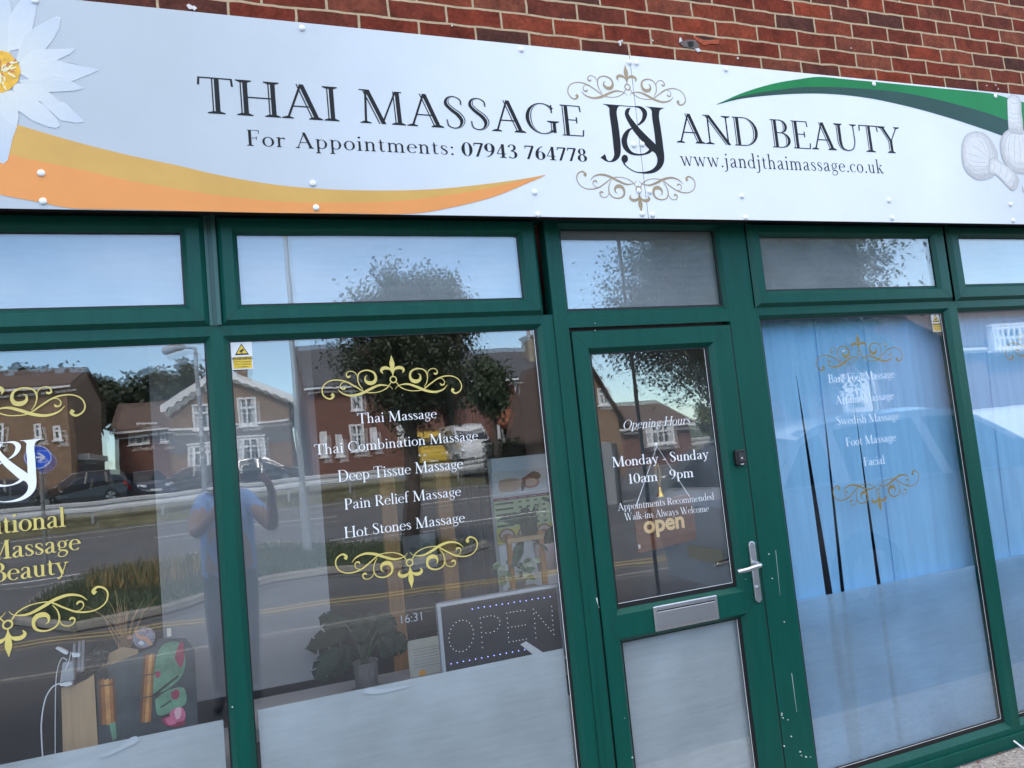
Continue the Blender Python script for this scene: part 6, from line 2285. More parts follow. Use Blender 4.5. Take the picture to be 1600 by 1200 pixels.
# far trees behind the houses
for k, (px_, py_, D_, rx_, rz_) in enumerate(((60, 612, 66, 62, 32), (150, 628, 62, 45, 40), (200, 622, 64, 40, 38), (245, 612, 64, 42, 40), (285, 610, 66, 40, 42), (128, 655, 58, 30, 34), (455, 645, 60, 20, 20), (12, 605, 70, 40, 34))):
    cc, cr = crown_from(px_, py_, D_, rx_, rz_)
    tree(('dark bushy tree behind the far left houses, the {} from the left of its row'.format(('second', 'fourth', 'fifth', 'sixth', 'seventh', 'third', 'last and lowest', 'first'))[:0] or
          'dark bushy tree, {} of the row behind the houses left of the white gable'.format(('second', 'fourth', 'fifth', 'sixth', 'seventh', 'third', 'last', 'first')[k])), (cc.x, cc.y, FZ), 8, cc, cr, 2600, .26, 30 + k, 'trees behind the far houses', .3, ('far_leaf', (.035, .055, .022), (.016, .026, .011)), .1, 6, .42)
# garden trees and bushes on the right
for k, (px_, py_, D_, rx_, rz_, lab, lm) in enumerate(((1108, 655, 30, 34, 30, 'yellow green bush beyond the door, beside the far bay window', ('yellow_leaf', (.15, .17, .04), (.07, .09, .02))),
                                                       (765, 600, 29, 40, 62, 'slim green tree in front of the terraced brick houses', ('leaf_green2', (.05, .08, .03), (.025, .042, .016))),
                                                       (1350, 545, 24, 38, 42, 'small tree with sparse leaves in front of the white fronted house', ('leaf_pale', (.075, .10, .04), (.04, .06, .024))))):
    cc, cr = crown_from(px_, py_, D_, rx_, rz_)
    tree(lab, (cc.x, cc.y, .9 if D_ < 36 else FZ), 6, cc, cr, 3000, .14, 60 + k, 'garden trees', .1, lm, .3, 7, .32)

# ------------------------------------------------------------------ houses across the road
M_HB = mat('brown_brick', (.235, .150, .095), .9, var=.22, vscale=2.5, bump=.2)
M_HR = mat('red_house_brick', (.17, .082, .062), .9, var=.2, vscale=2.5, bump=.2)
M_HG = mat('grey_pebbledash', (.16, .155, .15), .95, var=.12, vscale=3)
M_WHR = mat('white_render', (.74, .74, .73), .8, var=.05, vscale=2)
M_TILE = mat('brown_tile', (.10, .068, .055), .9, var=.2, vscale=2)
M_SLATE = mat('slate', (.075, .078, .09), .8, var=.15, vscale=2)
M_UPVC = mat('white_upvc', (.80, .80, .80), .5)
M_WGL = mat('dark_window_glass', (.03, .035, .045), .08)
M_NET = mat('net_curtain', (.50, .51, .52), .9, var=.2, vscale=3)


def hwin(parent, x, z, w_, h_, y, nx=2, nz=2, bay=0.0, top=.36):
    """window facing the shop (+y): white frame with bars, panes as a sub-part"""
    m = MB()
    f = .11
    y1 = y + .06 + bay
    if bay:
        m.box(x - w_ / 2 - .05, y, z - h_ / 2 - .14, x + w_ / 2 + .05, y1 - .1, z - h_ / 2 - .04)
        m.box(x - w_ / 2 - .05, y, z + h_ / 2 + .04, x + w_ / 2 + .05, y1 - .02, z + h_ / 2 + .16)
        m.box(x - w_ / 2, y, z - h_ / 2, x - w_ / 2 + .06, y1 - .061, z + h_ / 2)
        m.box(x + w_ / 2 - .06, y, z - h_ / 2, x + w_ / 2, y1 - .061, z + h_ / 2)
    m.box(x - w_ / 2, y1 - .06, z - h_ / 2, x - w_ / 2 + f, y1, z + h_ / 2)
    m.box(x + w_ / 2 - f, y1 - .06, z - h_ / 2, x + w_ / 2, y1, z + h_ / 2)
    m.box(x - w_ / 2 + f, y1 - .06, z - h_ / 2, x + w_ / 2 - f, y1, z - h_ / 2 + f)
    m.box(x - w_ / 2 + f, y1 - .06, z + h_ / 2 - f, x + w_ / 2 - f, y1, z + h_ / 2)
    for i in range(1, nx):
        xx = x - w_ / 2 + w_ * i / nx
        m.box(xx - .055, y1 - .05, z - h_ / 2 + f, xx + .055, y1 - .002, z + h_ / 2 - f)
    if nz > 1:
        zz = z + h_ / 2 - h_ * top
        m.box(x - w_ / 2 + f, y1 - .052, zz - .055, x + w_ / 2 - f, y1 - .004, zz + .055)
    m.box(x - w_ / 2 - .08, y1 - .02, z - h_ / 2 - .08, x + w_ / 2 + .08, y1 + .05, z - h_ / 2 - .001)
    o = m.build('window', M_UPVC, parent)
    p = MB()
    p.box(x - w_ / 2 + .02, y1 - .058, z - h_ / 2 + .02, x + w_ / 2 - .02, y1 - .054, z + h_ / 2 - .02, 0)
    c = w_ * .22
    for s in (-1, 1):
        p.box(x + s * (w_ / 2 - .05) - (c if s > 0 else 0), y1 - .0535, z - h_ / 2 + .05, x + s * (w_ / 2 - .05) + (0 if s > 0 else c), y1 - .0515, z + h_ / 2 - .05, 1)
    p.build('pane', [M_WGL, M_NET], o)
    return o


def gable_house(name, label, x0, x1, yf, depth, z0, ze, zr, wallm, roofm, axis='y', over=.35, barge=True, ridge_x=None, cat='house', group='houses across the road'):
    """axis y: gable end faces the shop; axis x: eaves face the shop"""
    root = thing(name, label, cat, ((x0 + x1) / 2, yf, z0), group)
    m = MB()
    yb = yf - depth
    if axis == 'y':
        xr = (x0 + x1) / 2 if ridge_x is None else ridge_x
        m.extr([(x0, yf, z0 - 1), (x1, yf, z0 - 1), (x1, yf, ze), (xr, yf, zr), (x0, yf, ze)], (0, -depth, 0))
        m.build('wall', wallm, root)
        r = MB()
        for xe in (x0, x1):
            s = -1 if xe == x0 else 1
            k = (zr - ze) / abs(xr - xe)
            xo = xe + s * over
            zo = ze - over * k
            r.extr([(xr, yf + .35, zr + .05), (xo, yf + .35, zo + .05), (xo, yf + .35, zo + .19), (xr, yf + .35, zr + .19)], (0, -depth - .6, 0))
        r.build('roof', roofm, root)
        if barge:
            bm_ = MB()
            for xe in (x0, x1):
                s = -1 if xe == x0 else 1
                k = (zr - ze) / abs(xr - xe)
                xo = xe + s * over
                zo = ze - over * k
                pts_u = [(xr, zr + .20), (xo, zo + .20)]
                n_ = 16
                low = []
                for i in range(n_ + 1):
                    t = i / n_
                    low.append((xo + (xr - xo) * t, zo + (zr - zo) * t - .16 - (.12 if i % 2 else 0)))
                pts = [(xr, zr + .2), (xo, zo + .2)] + low
                bm_.extr([(a, yf + .352, b) for a, b in pts], (0, .05, 0))
            bm_.build('bargeboard', M_UPVC, root)
    else:
        m.extr([(x0, yf, z0 - 1), (x0, yf, ze), (x0, (yf + yb) / 2, zr), (x0, yb, ze), (x0, yb, z0 - 1)], (x1 - x0, 0, 0))
        m.build('wall', wallm, root)
        r = MB()
        ym = (yf + yb) / 2
        k = (zr - ze) / (yf - ym)
        for ye, s in ((yf, 1), (yb, -1)):
            yo = ye + s * over
            zo = ze - over * k
            r.extr([(x0 - .2, ym, zr + .05), (x0 - .2, yo, zo + .05), (x0 - .2, yo, zo + .18), (x0 - .2, ym, zr + .18)], (x1 - x0 + .4, 0, 0))
        r.build('roof', roofm, root)
        gt = MB()
        gt.box(x0 - .2, yf + over - .02, ze - over * k - .06, x1 + .2, yf + over + .08, ze - over * k + .06)
        gt.build('gutter', M_UPVC, root)
    return root


def chimney(root, x, y, z0, z1, w_, m, pots=2):
    c = MB()
    c.box(x - w_ / 2, y - w_ * .4, z0, x + w_ / 2, y + w_ * .4, z1)
    c.box(x - w_ / 2 - .08, y - w_ * .4 - .08, z1 + .001, x + w_ / 2 + .08, y + w_ * .4 + .08, z1 + .16)
    o = c.build('chimney', m, root)
    p = MB()
    for i in range(pots):
        p.lathe((x - w_ * .28 + w_ * .56 * i / max(1, pots - 1), y, z1 + .161), [(.14, 0), (.11, .45), (.14, .5), (.10, .5)], 10)
    p.build('chimney_pot', mat('clay_pot', (.32, .13, .07), .8), o)
    return o


# A: brick house with white scalloped bargeboards
DA = 43.0
yA = -DA
L, Rr, Ap = rp(262, 640, DA), rp(452, 622, DA), rp(344, 577, DA)
hA = gable_house('brick_house', 'brown brick house with white scalloped bargeboards and white windows facing the road', L.x, Rr.x, yA, 9, FZ, (L.z + Rr.z) / 2 + .2, Ap.z, M_HB, M_TILE, 'y', ridge_x=Ap.x)
for pts, nx in (((298, 330, 632, 668), 2), ((372, 405, 622, 664), 2)):
    a, b = rp(pts[0], pts[2], DA), rp(pts[1], pts[3], DA)
    hwin(hA, (a.x + b.x) / 2, (a.z + b.z) / 2, b.x - a.x, a.z - b.z, yA, nx, 2)
for pts, nx in (((292, 334, 696, 724), 4), ((370, 418, 688, 722), 4)):
    a, b = rp(pts[0], pts[2], DA), rp(pts[1], pts[3], DA)
    hwin(hA, (a.x + b.x) / 2, (a.z + b.z) / 2, b.x - a.x, a.z - b.z, yA, nx, 2, bay=.5)
m = MB()
a, b = rp(270, 672, DA), rp(452, 690, DA)
m.box(L.x - .02, yA, b.z, Rr.x + .02, yA + .03, a.z)
m.build('render_band', M_HG, hA)
m = MB()
m.box(L.x, yA, a.z + .001, Rr.x, yA + .05, a.z + .12)
m.build('string_course', M_UPVC, hA)
chimney(hA, rp(378, 560, DA + 5).x, yA - 5, Ap.z - 1.2, Ap.z + .6, .8, M_HB)

# B: lower house left of it, hipped tile roof and wide white windows
DB_ = 56.0
a, b, c = rp(178, 672, DB_), rp(282, 660, DB_), rp(238, 622, DB_)
hB = gable_house('tiled_house', 'red brick house with a tile roof and a long white window', a.x, b.x, -DB_, 8, FZ, (a.z + b.z) / 2, c.z, M_HR, M_TILE, 'x', over=.5)
for q in ((200, 234, 668, 690), (250, 272, 668, 688), (212, 246, 660, 678)):
    u, v_ = rp(q[0], q[2], DB_), rp(q[1], q[3], DB_)
    hwin(hB, (u.x + v_.x) / 2, (u.z + v_.z) / 2, v_.x - u.x, u.z - v_.z, -DB_ + .0, 3, 2)
# C: tall brick block at the far left
DC = 44.0
a, b = rp(-130, 612, DC), rp(104, 600, DC)
hC = gable_house('brick_block', 'tall brown brick house cut off by the left edge with slit windows', a.x, b.x, -DC, 10, FZ, b.z, b.z + 1.6, M_HB, M_TILE, 'x', over=.3)
for q in ((60, 63, 662, 684), (88, 92, 665, 685), (-4, 5, 660, 694), (-70, -40, 650, 690)):
    u, v_ = rp(q[0], q[2], DC), rp(q[1], q[3], DC)
    hwin(hC, (u.x + v_.x) / 2, (u.z + v_.z) / 2, max(.35, v_.x - u.x), u.z - v_.z, -DC, 1, 2)
# garage with a pale fascia between them
DG = 46.0
a, b = rp(66, 712, DG), rp(136, 748, DG)
gar = thing('garage', 'low garage with a pale roof edge and a dark blue door', 'garage', ((a.x + b.x) / 2, -DG, FZ))
m = MB()
m.box(a.x, -DG - 6, FZ - .5, b.x, -DG, a.z - .3)
m.build('wall', M_HG, gar)
m = MB()
m.box(a.x - .2, -DG - 6.2, a.z - .299, b.x + .2, -DG + .25, a.z + .05)
m.build('roof', mat('pale_fascia', (.60, .60, .57), .7), gar)
m = MB()
m.box(a.x + .6, -DG + .002, FZ - .4, b.x - .3, -DG + .04, a.z - .75)
m.build('garage_door', mat('navy_door', (.03, .04, .10), .5), gar)

# D: red brick terrace behind the street tree, and the slate roofed end with a chimney
DD = 41.0
a, b = rp(484, 650, DD), rp(692, 628, DD)
hD = gable_house('red_terrace', 'red brick terrace with white porch posts half hidden by the street tree', a.x, b.x, -DD, 9, FZ, (a.z + b.z) / 2 + 1.6, (a.z + b.z) / 2 + 4.5, M_HR, M_SLATE, 'x')
for q in ((545, 572, 664, 704), (582, 588, 668, 700), (500, 512, 676, 712), (526, 534, 680, 712), (620, 632, 660, 690), (548, 568, 612, 640), (610, 632, 608, 636)):
    u, v_ = rp(q[0], q[2], DD), rp(q[1], q[3], DD)
    hwin(hD, (u.x + v_.x) / 2, (u.z + v_.z) / 2, max(.4, v_.x - u.x), u.z - v_.z, -DD, 2, 2)
DE = 34.0 + 6.0
a, b = rp(722, 592, DE), rp(905, 583, DE)
top_ = rp(800, 545, DE + 4)
hE = gable_house('slate_house', 'red brick house with a grey slate roof and a tall pale chimney', a.x, b.x, -DE, 9, FZ, (a.z + b.z) / 2, top_.z, M_HR, M_SLATE, 'x')
for q, n_ in (((803, 832, 588, 624), 2), ((816, 842, 652, 686), 2), ((868, 890, 584, 620), 2)):
    u, v_ = rp(q[0], q[2], DE), rp(q[1], q[3], DE)
    hwin(hE, (u.x + v_.x) / 2, (u.z + v_.z) / 2, v_.x - u.x, u.z - v_.z, -DE, n_, 2)
u = rp(836, 530, DE + 2.4)
chimney(hE, u.x, -DE - 2.4, u.z - 3.2, u.z + .1, 1.5, mat('pale_chimney', (.34, .29, .22), .9, var=.2, vscale=2), 2)
m = MB()
u, v_ = rp(764, 628, DE), rp(850, 634, DE)
m.extr([(u.x, -DE, v_.z), (u.x, -DE + 1.3, v_.z - .9), (u.x, -DE + 1.3, v_.z - 1.05), (u.x, -DE, v_.z - .2)], (v_.x + 2.5 - u.x, 0, 0))
m.build('porch_roof', mat('red_tile', (.26, .09, .05), .85, var=.15, vscale=3), hE)
m = MB()
for q in (768, 786, 800, 812, 846):
    x_ = rp(q, 660, DE).x
    m.box(x_ - .07, -DE + 1.15, FZ, x_ + .07, -DE + 1.29, v_.z - 1.0)
m.build('porch_post', M_UPVC, hE)
m = MB()
u, v_ = rp(775, 660, DE), rp(790, 690, DE)
m.box(u.x, -DE + .002, FZ, v_.x, -DE + .06, u.z)
m.build('front_door', mat('dark_door', (.02, .03, .03), .5), hE)

# hedge in front of it
DH = 35.8
a, b = rp(757, 688, DH), rp(900, 716, DH)
hg = thing('hedge', 'dark clipped hedge in front of the slate roofed house', 'hedge', ((a.x + b.x) / 2, -DH, FZ - .3))
n_ = 9000
rs = np.random.RandomState(5)
pos = np.column_stack((rs.uniform(a.x, b.x, n_), -DH + rs.uniform(-.7, .3, n_), rs.uniform(.2, a.z, n_)))
d1 = rs.normal(0, 1, (n_, 3)); d1 /= np.linalg.norm(d1, axis=1)[:, None]
d2 = np.cross(d1, rs.normal(0, 1, (n_, 3))); d2 /= np.linalg.norm(d2, axis=1)[:, None]
V = np.zeros((n_ * 4, 3)); V[0::4] = pos - d1 * .09; V[1::4] = pos + d2 * .05; V[2::4] = pos + d1 * .09; V[3::4] = pos - d2 * .05
m = MB(); m.v = V.tolist(); m.f = [(4 * i, 4 * i + 1, 4 * i + 2, 4 * i + 3) for i in range(n_)]; m.m = [0] * n_
m.build('foliage', leaf_mat('hedge_leaf', (.028, .04, .018), (.012, .018, .009)), hg)

# F: house with a white gable and bays seen in the door, G: white fronted house, H: house at the far right
DF = 36.0
a, b, c = rp(965, 660, DF), rp(1075, 652, DF), rp(1020, 640, DF)
hF = gable_house('bay_house', 'brown roofed house with white bay windows mirrored above Opening Hours', a.x, b.x, -DF, 8, .9, a.z - .3, a.z + 1.2, M_HR, M_TILE, 'x')
u, v_ = rp(1000, 664, DF), rp(1048, 690, DF)
hwin(hF, (u.x + v_.x) / 2, (u.z + v_.z) / 2, v_.x - u.x, u.z - v_.z, -DF, 5, 2, bay=.5)
a, b, c = rp(880, 640, 30), rp(966, 650, 30), rp(905, 552, 30)
hF2 = gable_house('dark_gable_house', 'dark brick gable end standing beside the post box reflection in the door', a.x, b.x, -30, 8, .3, b.z, c.z, M_HB, M_TILE, 'y', ridge_x=c.x, barge=False)
u, v_ = rp(938, 605, 30), rp(950, 632, 30)
hwin(hF2, (u.x + v_.x) / 2, (u.z + v_.z) / 2, .7, u.z - v_.z, -30, 2, 2)
DGG = 27.0
a, b, c = rp(1300, 565, DGG), rp(1462, 545, DGG), rp(1385, 500, DGG)
hG = gable_house('white_house', 'white fronted house with wide bay windows mirrored in the blue blinds', a.x, b.x, -DGG, 8, .0, a.z + .6, c.z, M_HR, M_TILE, 'x')
m = MB()
u, v_ = rp(1306, 584, DGG), rp(1440, 632, DGG)
m.box(u.x, -DGG + .002, v_.z, v_.x, -DGG + .08, u.z)
m.build('render_band', M_WHR, hG)
for q in ((1368, 1392, 545, 566), (1418, 1440, 540, 562), (1372, 1396, 596, 622), (1418, 1434, 590, 614), (1450, 1462, 588, 606), (1318, 1340, 600, 624)):
    u, v_ = rp(q[0], q[2], DGG), rp(q[1], q[3], DGG)
    hwin(hG, (u.x + v_.x) / 2, (u.z + v_.z) / 2, v_.x - u.x, u.z - v_.z, -DGG + .08, 2, 2, bay=.15)
DHH = 22.0
a, b, c = rp(1492, 540, DHH), rp(1700, 520, DHH), rp(1600, 455, DHH)
hH = gable_house('wide_window_house', 'house with a long white dormer window mirrored in the last pane at the right', a.x, b.x, -DHH, 8, .0, a.z, c.z + .4, M_HR, M_TILE, 'x')
u, v_ = rp(1530, 522, DHH), rp(1590, 540, DHH)
hwin(hH, (u.x + v_.x) / 2, (u.z + v_.z) / 2, v_.x - u.x, 1.0, -DHH + .5, 7, 2, bay=.2, top=.5)
m = MB()
u, v_ = rp(1518, 596, DHH), rp(1528, 622, DHH)
m.box(rp(1500, 650, 14).x, -14.2, 0, rp(1700, 650, 14).x, -14.1, rp(1520, 640, 14).z)
fn = m.build('picket_fence', M_WHR)
tag(fn, 'low white fence in front of the house at the far right', 'fence')

# ------------------------------------------------------------------ poles, lamps, signs
M_GALV = mat('galvanised_pole', (.36, .38, .40), .5, metal=.4)
DP = 13.2
b0 = rg(481, 858)
t0 = rp(462, 330, -b0.y)
m = MB()
m.tube([(b0.x, b0.y, -.05), (b0.x, b0.y, 1.2)], .085, 12)
m.tube([(b0.x, b0.y, 1.2), (b0.x, b0.y, 9.5)], [.062, .045], 12)
tag(m.build('lamp_column', M_GALV), 'tall thin grey lamp column rising from the verge past the fanlight', 'lamp column')
DL = 22.0
hd0, tp, bs = rp(252, 546, DL), rp(305, 541, DL), rp(322, 760, DL)
lp = thing('street_lamp', 'grey street lamp with a flat head on a short arm left of the white gable', 'street lamp', (tp.x, -DL, -.09))
m = MB()
m.tube([(tp.x, -DL, -.09), (tp.x, -DL, 1.4)], .10, 12)
m.tube([(tp.x, -DL, 1.4), (tp.x, -DL, tp.z)], [.075, .06], 12)
m.tube([(tp.x, -DL, tp.z), (tp.x - .35, -DL, tp.z + .05)], .045, 10)
m.build('pole', M_GALV, lp)
m = MB()
m.tube([tuple(p) for p in catmull([(tp.x - .3, -DL, tp.z + .05), (tp.x - .6, -DL, tp.z + .05), (hd0.x + .1, -DL, hd0.z + .03), (hd0.x, -DL, hd0.z)], 4)], [.05, .09, .11, .12, .13, .13, .13, .13, .12, .12, .10, .08, .03][:13], 10)
m.build('lamp_head', mat('lamp_grey', (.30, .31, .33), .5), lp, smooth=True)
# keep-left disc
DS = 19.0
c = rp(60, 712, DS)
ks = thing('arrow_sign', 'round blue road sign with a white arrow on a grey post', 'road sign', (c.x, -DS, -.09))
m = MB()
m.tube([(c.x + .03, -DS - .06, -.09), (c.x + .03, -DS - .06, c.z + .2)], .045, 10)
m.build('post', mat('sign_post', (.20, .20, .20), .6), ks)
m = MB()
m.prism([(c.x + .30 * math.cos(a_), c.z + .30 * math.sin(a_)) for a_ in [2 * math.pi * i_ / 32 for i_ in range(32)]], -DS, -DS + .012)
m.build('disc', mat('road_blue', (.02, .11, .72), .4), ks)
m = MB()
# seen in the mirror the arrow points right, so on the street it points the same way along +x
ar = [(-.20, -.028), (.06, -.028), (-.02, -.11), (.05, -.11), (.17, 0), (.05, .11), (-.02, .11), (.06, .028), (-.20, .028)]
m.extr([(c.x + x, -DS + .0125, c.z + z) for x, z in ar], (0, .004, 0))
m.lathe((c.x, -DS, c.z), [(.290, .0125), (.290, .016), (.272, .016), (.272, .0125), (.290, .0125)], 32, axis='y', caps=False)
m.build('arrow', M_WVINYL, ks)
# thin post on the pavement and a grey bin seen in the door
b0 = rg(1036, 992)
m = MB()
m.tube([(b0.x, b0.y, 0), (b0.x, b0.y, 4.2)], .017, 10)
tag(m.build('sign_post', mat('dark_grey_post', (.06, .062, .065), .5)), 'thin dark post standing on the pavement, mirrored down the middle of the door', 'post')
b0 = rg(956, 782)
t0 = rp(956, 690, -b0.y)
bn = thing('litter_bin', 'grey litter bin mirrored at the left edge of the door glass', 'bin', (b0.x, b0.y, -.09))
k_ = (-b0.y + 2.85) / FPX
m = MB()
m.box(b0.x - 16 * k_, b0.y - .4, -.09, b0.x + 2 * k_, b0.y + .3, t0.z)
m.build('body', mat('bin_grey', (.30, .31, .32), .6), bn, bevel=.03)
m = MB()
m.box(b0.x + 2.2 * k_, b0.y - .4, -.09, b0.x + 13 * k_, b0.y + .25, t0.z - .05)
m.build('back', mat('bin_dark', (.03, .032, .036), .5), bn, bevel=.02)

# ------------------------------------------------------------------ vehicles
M_TYRE = mat('tyre', (.015, .015, .016), .85)
M_RIM = mat('alloy', (.42, .43, .45), .35, metal=1)
M_CGL = mat('car_glass', (.018, .022, .028), .04)
M_TAIL = mat('tail_lamp', (.45, .012, .015), .2, coat=.5)
M_HEADL = mat('head_lamp', (.65, .68, .72), .15)
M_PLW = mat('plate_white', (.75, .75, .72), .5)
M_PLY = mat('plate_yellow', (.26, .19, .05), .5)
M_TRIM = mat('black_trim', (.015, .015, .016), .6)


def car(label, loc, heading, paint, kind='hatch', size=1.0, group='cars parked across the road', cat='car'):
    """built along +x (nose at +x), then turned; body, glasshouse, wheels, lamps, plates"""
    root = thing('parked_' + ('van' if kind == 'van' else 'car'), label, cat, loc, group)
    rz = heading
    S = size
    if kind == 'van':
        Lh, low, sh, rf_ = 2.45, .32, 1.25, 2.25
        prof = [(-2.4, .45), (-2.45, 1.1), (-2.42, 2.1), (-2.25, 2.24), (1.15, 2.26), (1.45, 2.12), (1.95, 1.35), (2.42, 1.12), (2.5, .8), (2.48, .45)]
        cab = None
    elif kind == 'suv':
        prof = [(-2.25, .50), (-2.3, .85), (-2.2, 1.12), (-1.2, 1.16), (1.0, 1.10), (1.25, 1.06), (2.1, .96), (2.25, .75), (2.22, .45)]
        cab = [(-2.15, 1.1), (-1.95, 1.60), (-1.6, 1.72), (.1, 1.74), (.45, 1.66), (1.2, 1.07)]
    else:
        prof = [(-1.98, .42), (-2.04, .72), (-1.95, .98), (-1.3, 1.02), (.9, .95), (1.15, .92), (1.85, .78), (2.03, .62), (2.02, .38)]
        cab = [(-1.92, .96), (-1.55, 1.36), (-1.2, 1.47), (-.1, 1.50), (.3, 1.43), (1.12, .93)]
    hw = .88 if kind != 'van' else 1.0

    def tr(x, y, z):
        c, s = math.cos(rz), math.sin(rz)
        return (loc[0] + (x * c - y * s) * S, loc[1] + (x * s + y * c) * S, loc[2] + z * S)

    def loft(outline, halfw, base_z, name, m, top_in, smooth=True):
        b = MB()
        st = [tuple(p) for p in catmull(outline, 4)]
        rings = []
        K = [(-1.0, 0), (-.97, .0), (-.6, .015), (0, .03), (.6, .015), (.97, 0), (1.0, 0)]
        for x, z in st:
            t = min(1, max(0, (z - base_z[0]) / (base_z[1] - base_z[0])))
            w_ = halfw * (1 - top_in * t) * (1 - .10 * (abs(x) / 2.1) ** 4)
            rings.append([tr(x, w_ * k, z + e) for k, e in K])
        for a, c in zip(rings, rings[1:]):
            for i in range(len(K) - 1):
                b.face([a[i], a[i + 1], c[i + 1], c[i]])
        # sides: fan down to the lower edge
        for side in (0, len(K) - 1):
            pts = [r[side] for r in rings]
            if side:
                pts = pts[::-1]
            b.face(pts)
        b.face([rings[0][i] for i in range(len(K))] + [rings[-1][i] for i in reversed(range(len(K)))])
        return b.build(name, m, root, smooth=smooth)

    loft(prof, hw, (.5, 1.3 if kind != 'van' else 2.6), 'body', paint, .06 if kind != 'van' else .14, smooth=False)
    if cab:
        o = loft(cab, hw * .93, (cab[0][1], cab[3][1]), 'glasshouse', M_CGL, .26, smooth=False)
        rr = MB()
        n_ = [p for p in catmull(cab[1:5], 4)]
        for a, c in zip(n_, n_[1:]):
            wa = hw * .93 * (1 - .26 * min(1, (a[1] - cab[0][1]) / (cab[3][1] - cab[0][1])))
            wc = hw * .93 * (1 - .26 * min(1, (c[1] - cab[0][1]) / (cab[3][1] - cab[0][1])))
            for k0, k1, e in ((-1.01, -.6, .02), (-.6, 0, .035), (0, .6, .035), (.6, 1.01, .02)):
                rr.face([tr(a[0], wa * k0, a[1] + (.008 if abs(k0) > .9 else .04)), tr(c[0], wc * k0, c[1] + (.008 if abs(k0) > .9 else .04)), tr(c[0], wc * k1, c[1] + (.008 if abs(k1) > .9 else .04)), tr(a[0], wa * k1, a[1] + (.008 if abs(k1) > .9 else .04))])
        # pillars
        for s in (-1, 1):
            def side_pt(x, z, e=.006):
                t = min(1, max(0, (z - cab[0][1]) / (cab[3][1] - cab[0][1])))
                return (x, s * (hw * .93 * (1 - .26 * t) * (1 - .10 * (abs(x) / 2.1) ** 4) + e), z)
            zl, zh = cab[0][1], cab[3][1]
            for (xa, za, xb, zb, wd) in ((cab[5][0], cab[5][1], cab[4][0], cab[4][1], .08), (-.25, zl, -.30, zh, .07), (cab[0][0], cab[0][1], cab[1][0], cab[1][1], .16), (-1.25, zl, -1.22, zh - .06, .10)):
                P = [side_pt(xa - wd, za), side_pt(xa + wd * .4, za), side_pt(xb + wd * .4, zb - .01), side_pt(xb - wd, zb - .01)]
                rr.face([tr(*p) for p in P])
            rails = [side_pt(x, z - .05) for x, z in n_], [side_pt(x, z + .012) for x, z in n_]
            for i in range(len(n_) - 1):
                rr.face([tr(*rails[0][i]), tr(*rails[0][i + 1]), tr(*rails[1][i + 1]), tr(*rails[1][i])])
        rr.build('roof', paint, root)
    else:
        gl = MB()
        gl.face([tr(1.50, -.8, 2.05), tr(1.50, .8, 2.05), tr(1.99, .86, 1.36), tr(1.99, -.86, 1.36)])
        for s in (-1, 1):
            gl.face([tr(1.32, s * .955, 2.0), tr(1.86, s * .985, 1.38), tr(.55, s * .985, 1.38), tr(.55, s * .955, 2.0)])
        gl.build('windscreen', M_CGL, root)
    # sills, bumpers
    bp = MB()
    xa, xb = prof[0][0], prof[-1][0]
    b_ = [tr(xa + .02, -hw * .9, .22), tr(xb - .02, -hw * .9, .22), tr(xb - .02, hw * .9, .22), tr(xa + .02, hw * .9, .22)]
    t_ = [tr(xa, -hw * .93, .5), tr(xb, -hw * .93, .44), tr(xb, hw * .93, .44), tr(xa, hw * .93, .5)]
    for i in range(4):
        j = (i + 1) % 4
        bp.face([b_[i], b_[j], t_[j], t_[i]])
    bp.face(b_[::-1])
    bp.build('bumper', paint if group == 'cars parked by the shop' else M_TRIM, root)
    wr = .32 if kind == 'hatch' else .37
    for x in (prof[0][0] + .78, prof[-1][0] - .82):
        for s in (-1, 1):
            w_ = MB()
            seg = 20
            ro = []
            for rad, yy in ((wr * .62, .0), (wr * .96, .0), (wr, .04), (wr, .2), (wr * .6, .22)):
                ro.append([tr(x + rad * math.cos(2 * math.pi * i / seg), s * (hw + .015 - yy), wr + rad * math.sin(2 * math.pi * i / seg)) for i in range(seg)])
            for a, c in zip(ro, ro[1:]):
                for i in range(seg):
                    w_.face([a[i], a[(i + 1) % seg], c[(i + 1) % seg], c[i]])
            wo = w_.build('wheel', M_TYRE, root, smooth=True)
            rm_ = MB()
            for i in range(5):
                a0 = 2 * math.pi * i / 5
                pts = [(0.0, 0.0)] + [(wr * .62 * math.cos(a0 + d), wr * .62 * math.sin(a0 + d)) for d in (-.38, 0, .38)]
                rm_.face([tr(x + p[0], s * (hw + .012), wr + p[1]) for p in pts])
            rm_.build('rim', M_RIM, wo)
    xr, xf = prof[0][0], prof[-1][0]
    zl = .86 if kind == 'hatch' else (1.0 if kind == 'suv' else 1.15)
    for s in (-1, 1):
        l_ = MB()
        l_.extr([tr(xr - .03, s * hw * .94, zl - .16), tr(xr - .03, s * hw * .58, zl - .10), tr(xr + .02, s * hw * .58, zl + .09), tr(xr + .02, s * hw * .96, zl + .10)], Vector(tr(.12, 0, 0)) - Vector(tr(0, 0, 0)))
        l_.build('tail_light', M_TAIL, root)
        l_ = MB()
        zf_ = .66 if kind == 'hatch' else .84
        l_.extr([tr(xf - .10, s * hw * .94, zf_ - .02), tr(xf - .02, s * hw * .5, zf_ - .05), tr(xf - .04, s * hw * .5, zf_ + .07), tr(xf - .20, s * hw * .94, zf_ + .12)], Vector(tr(.07, 0, 0)) - Vector(tr(0, 0, 0)))
        l_.build('headlight', M_HEADL, root)
    p_ = MB()
    p_.extr([tr(xr - .075, -.26, .45), tr(xr - .075, .26, .45), tr(xr - .065, .26, .56), tr(xr - .065, -.26, .56)], Vector(tr(-.012, 0, 0)) - Vector(tr(0, 0, 0)))
    p_.build('number_plate', M_PLY, root)
    p_ = MB()
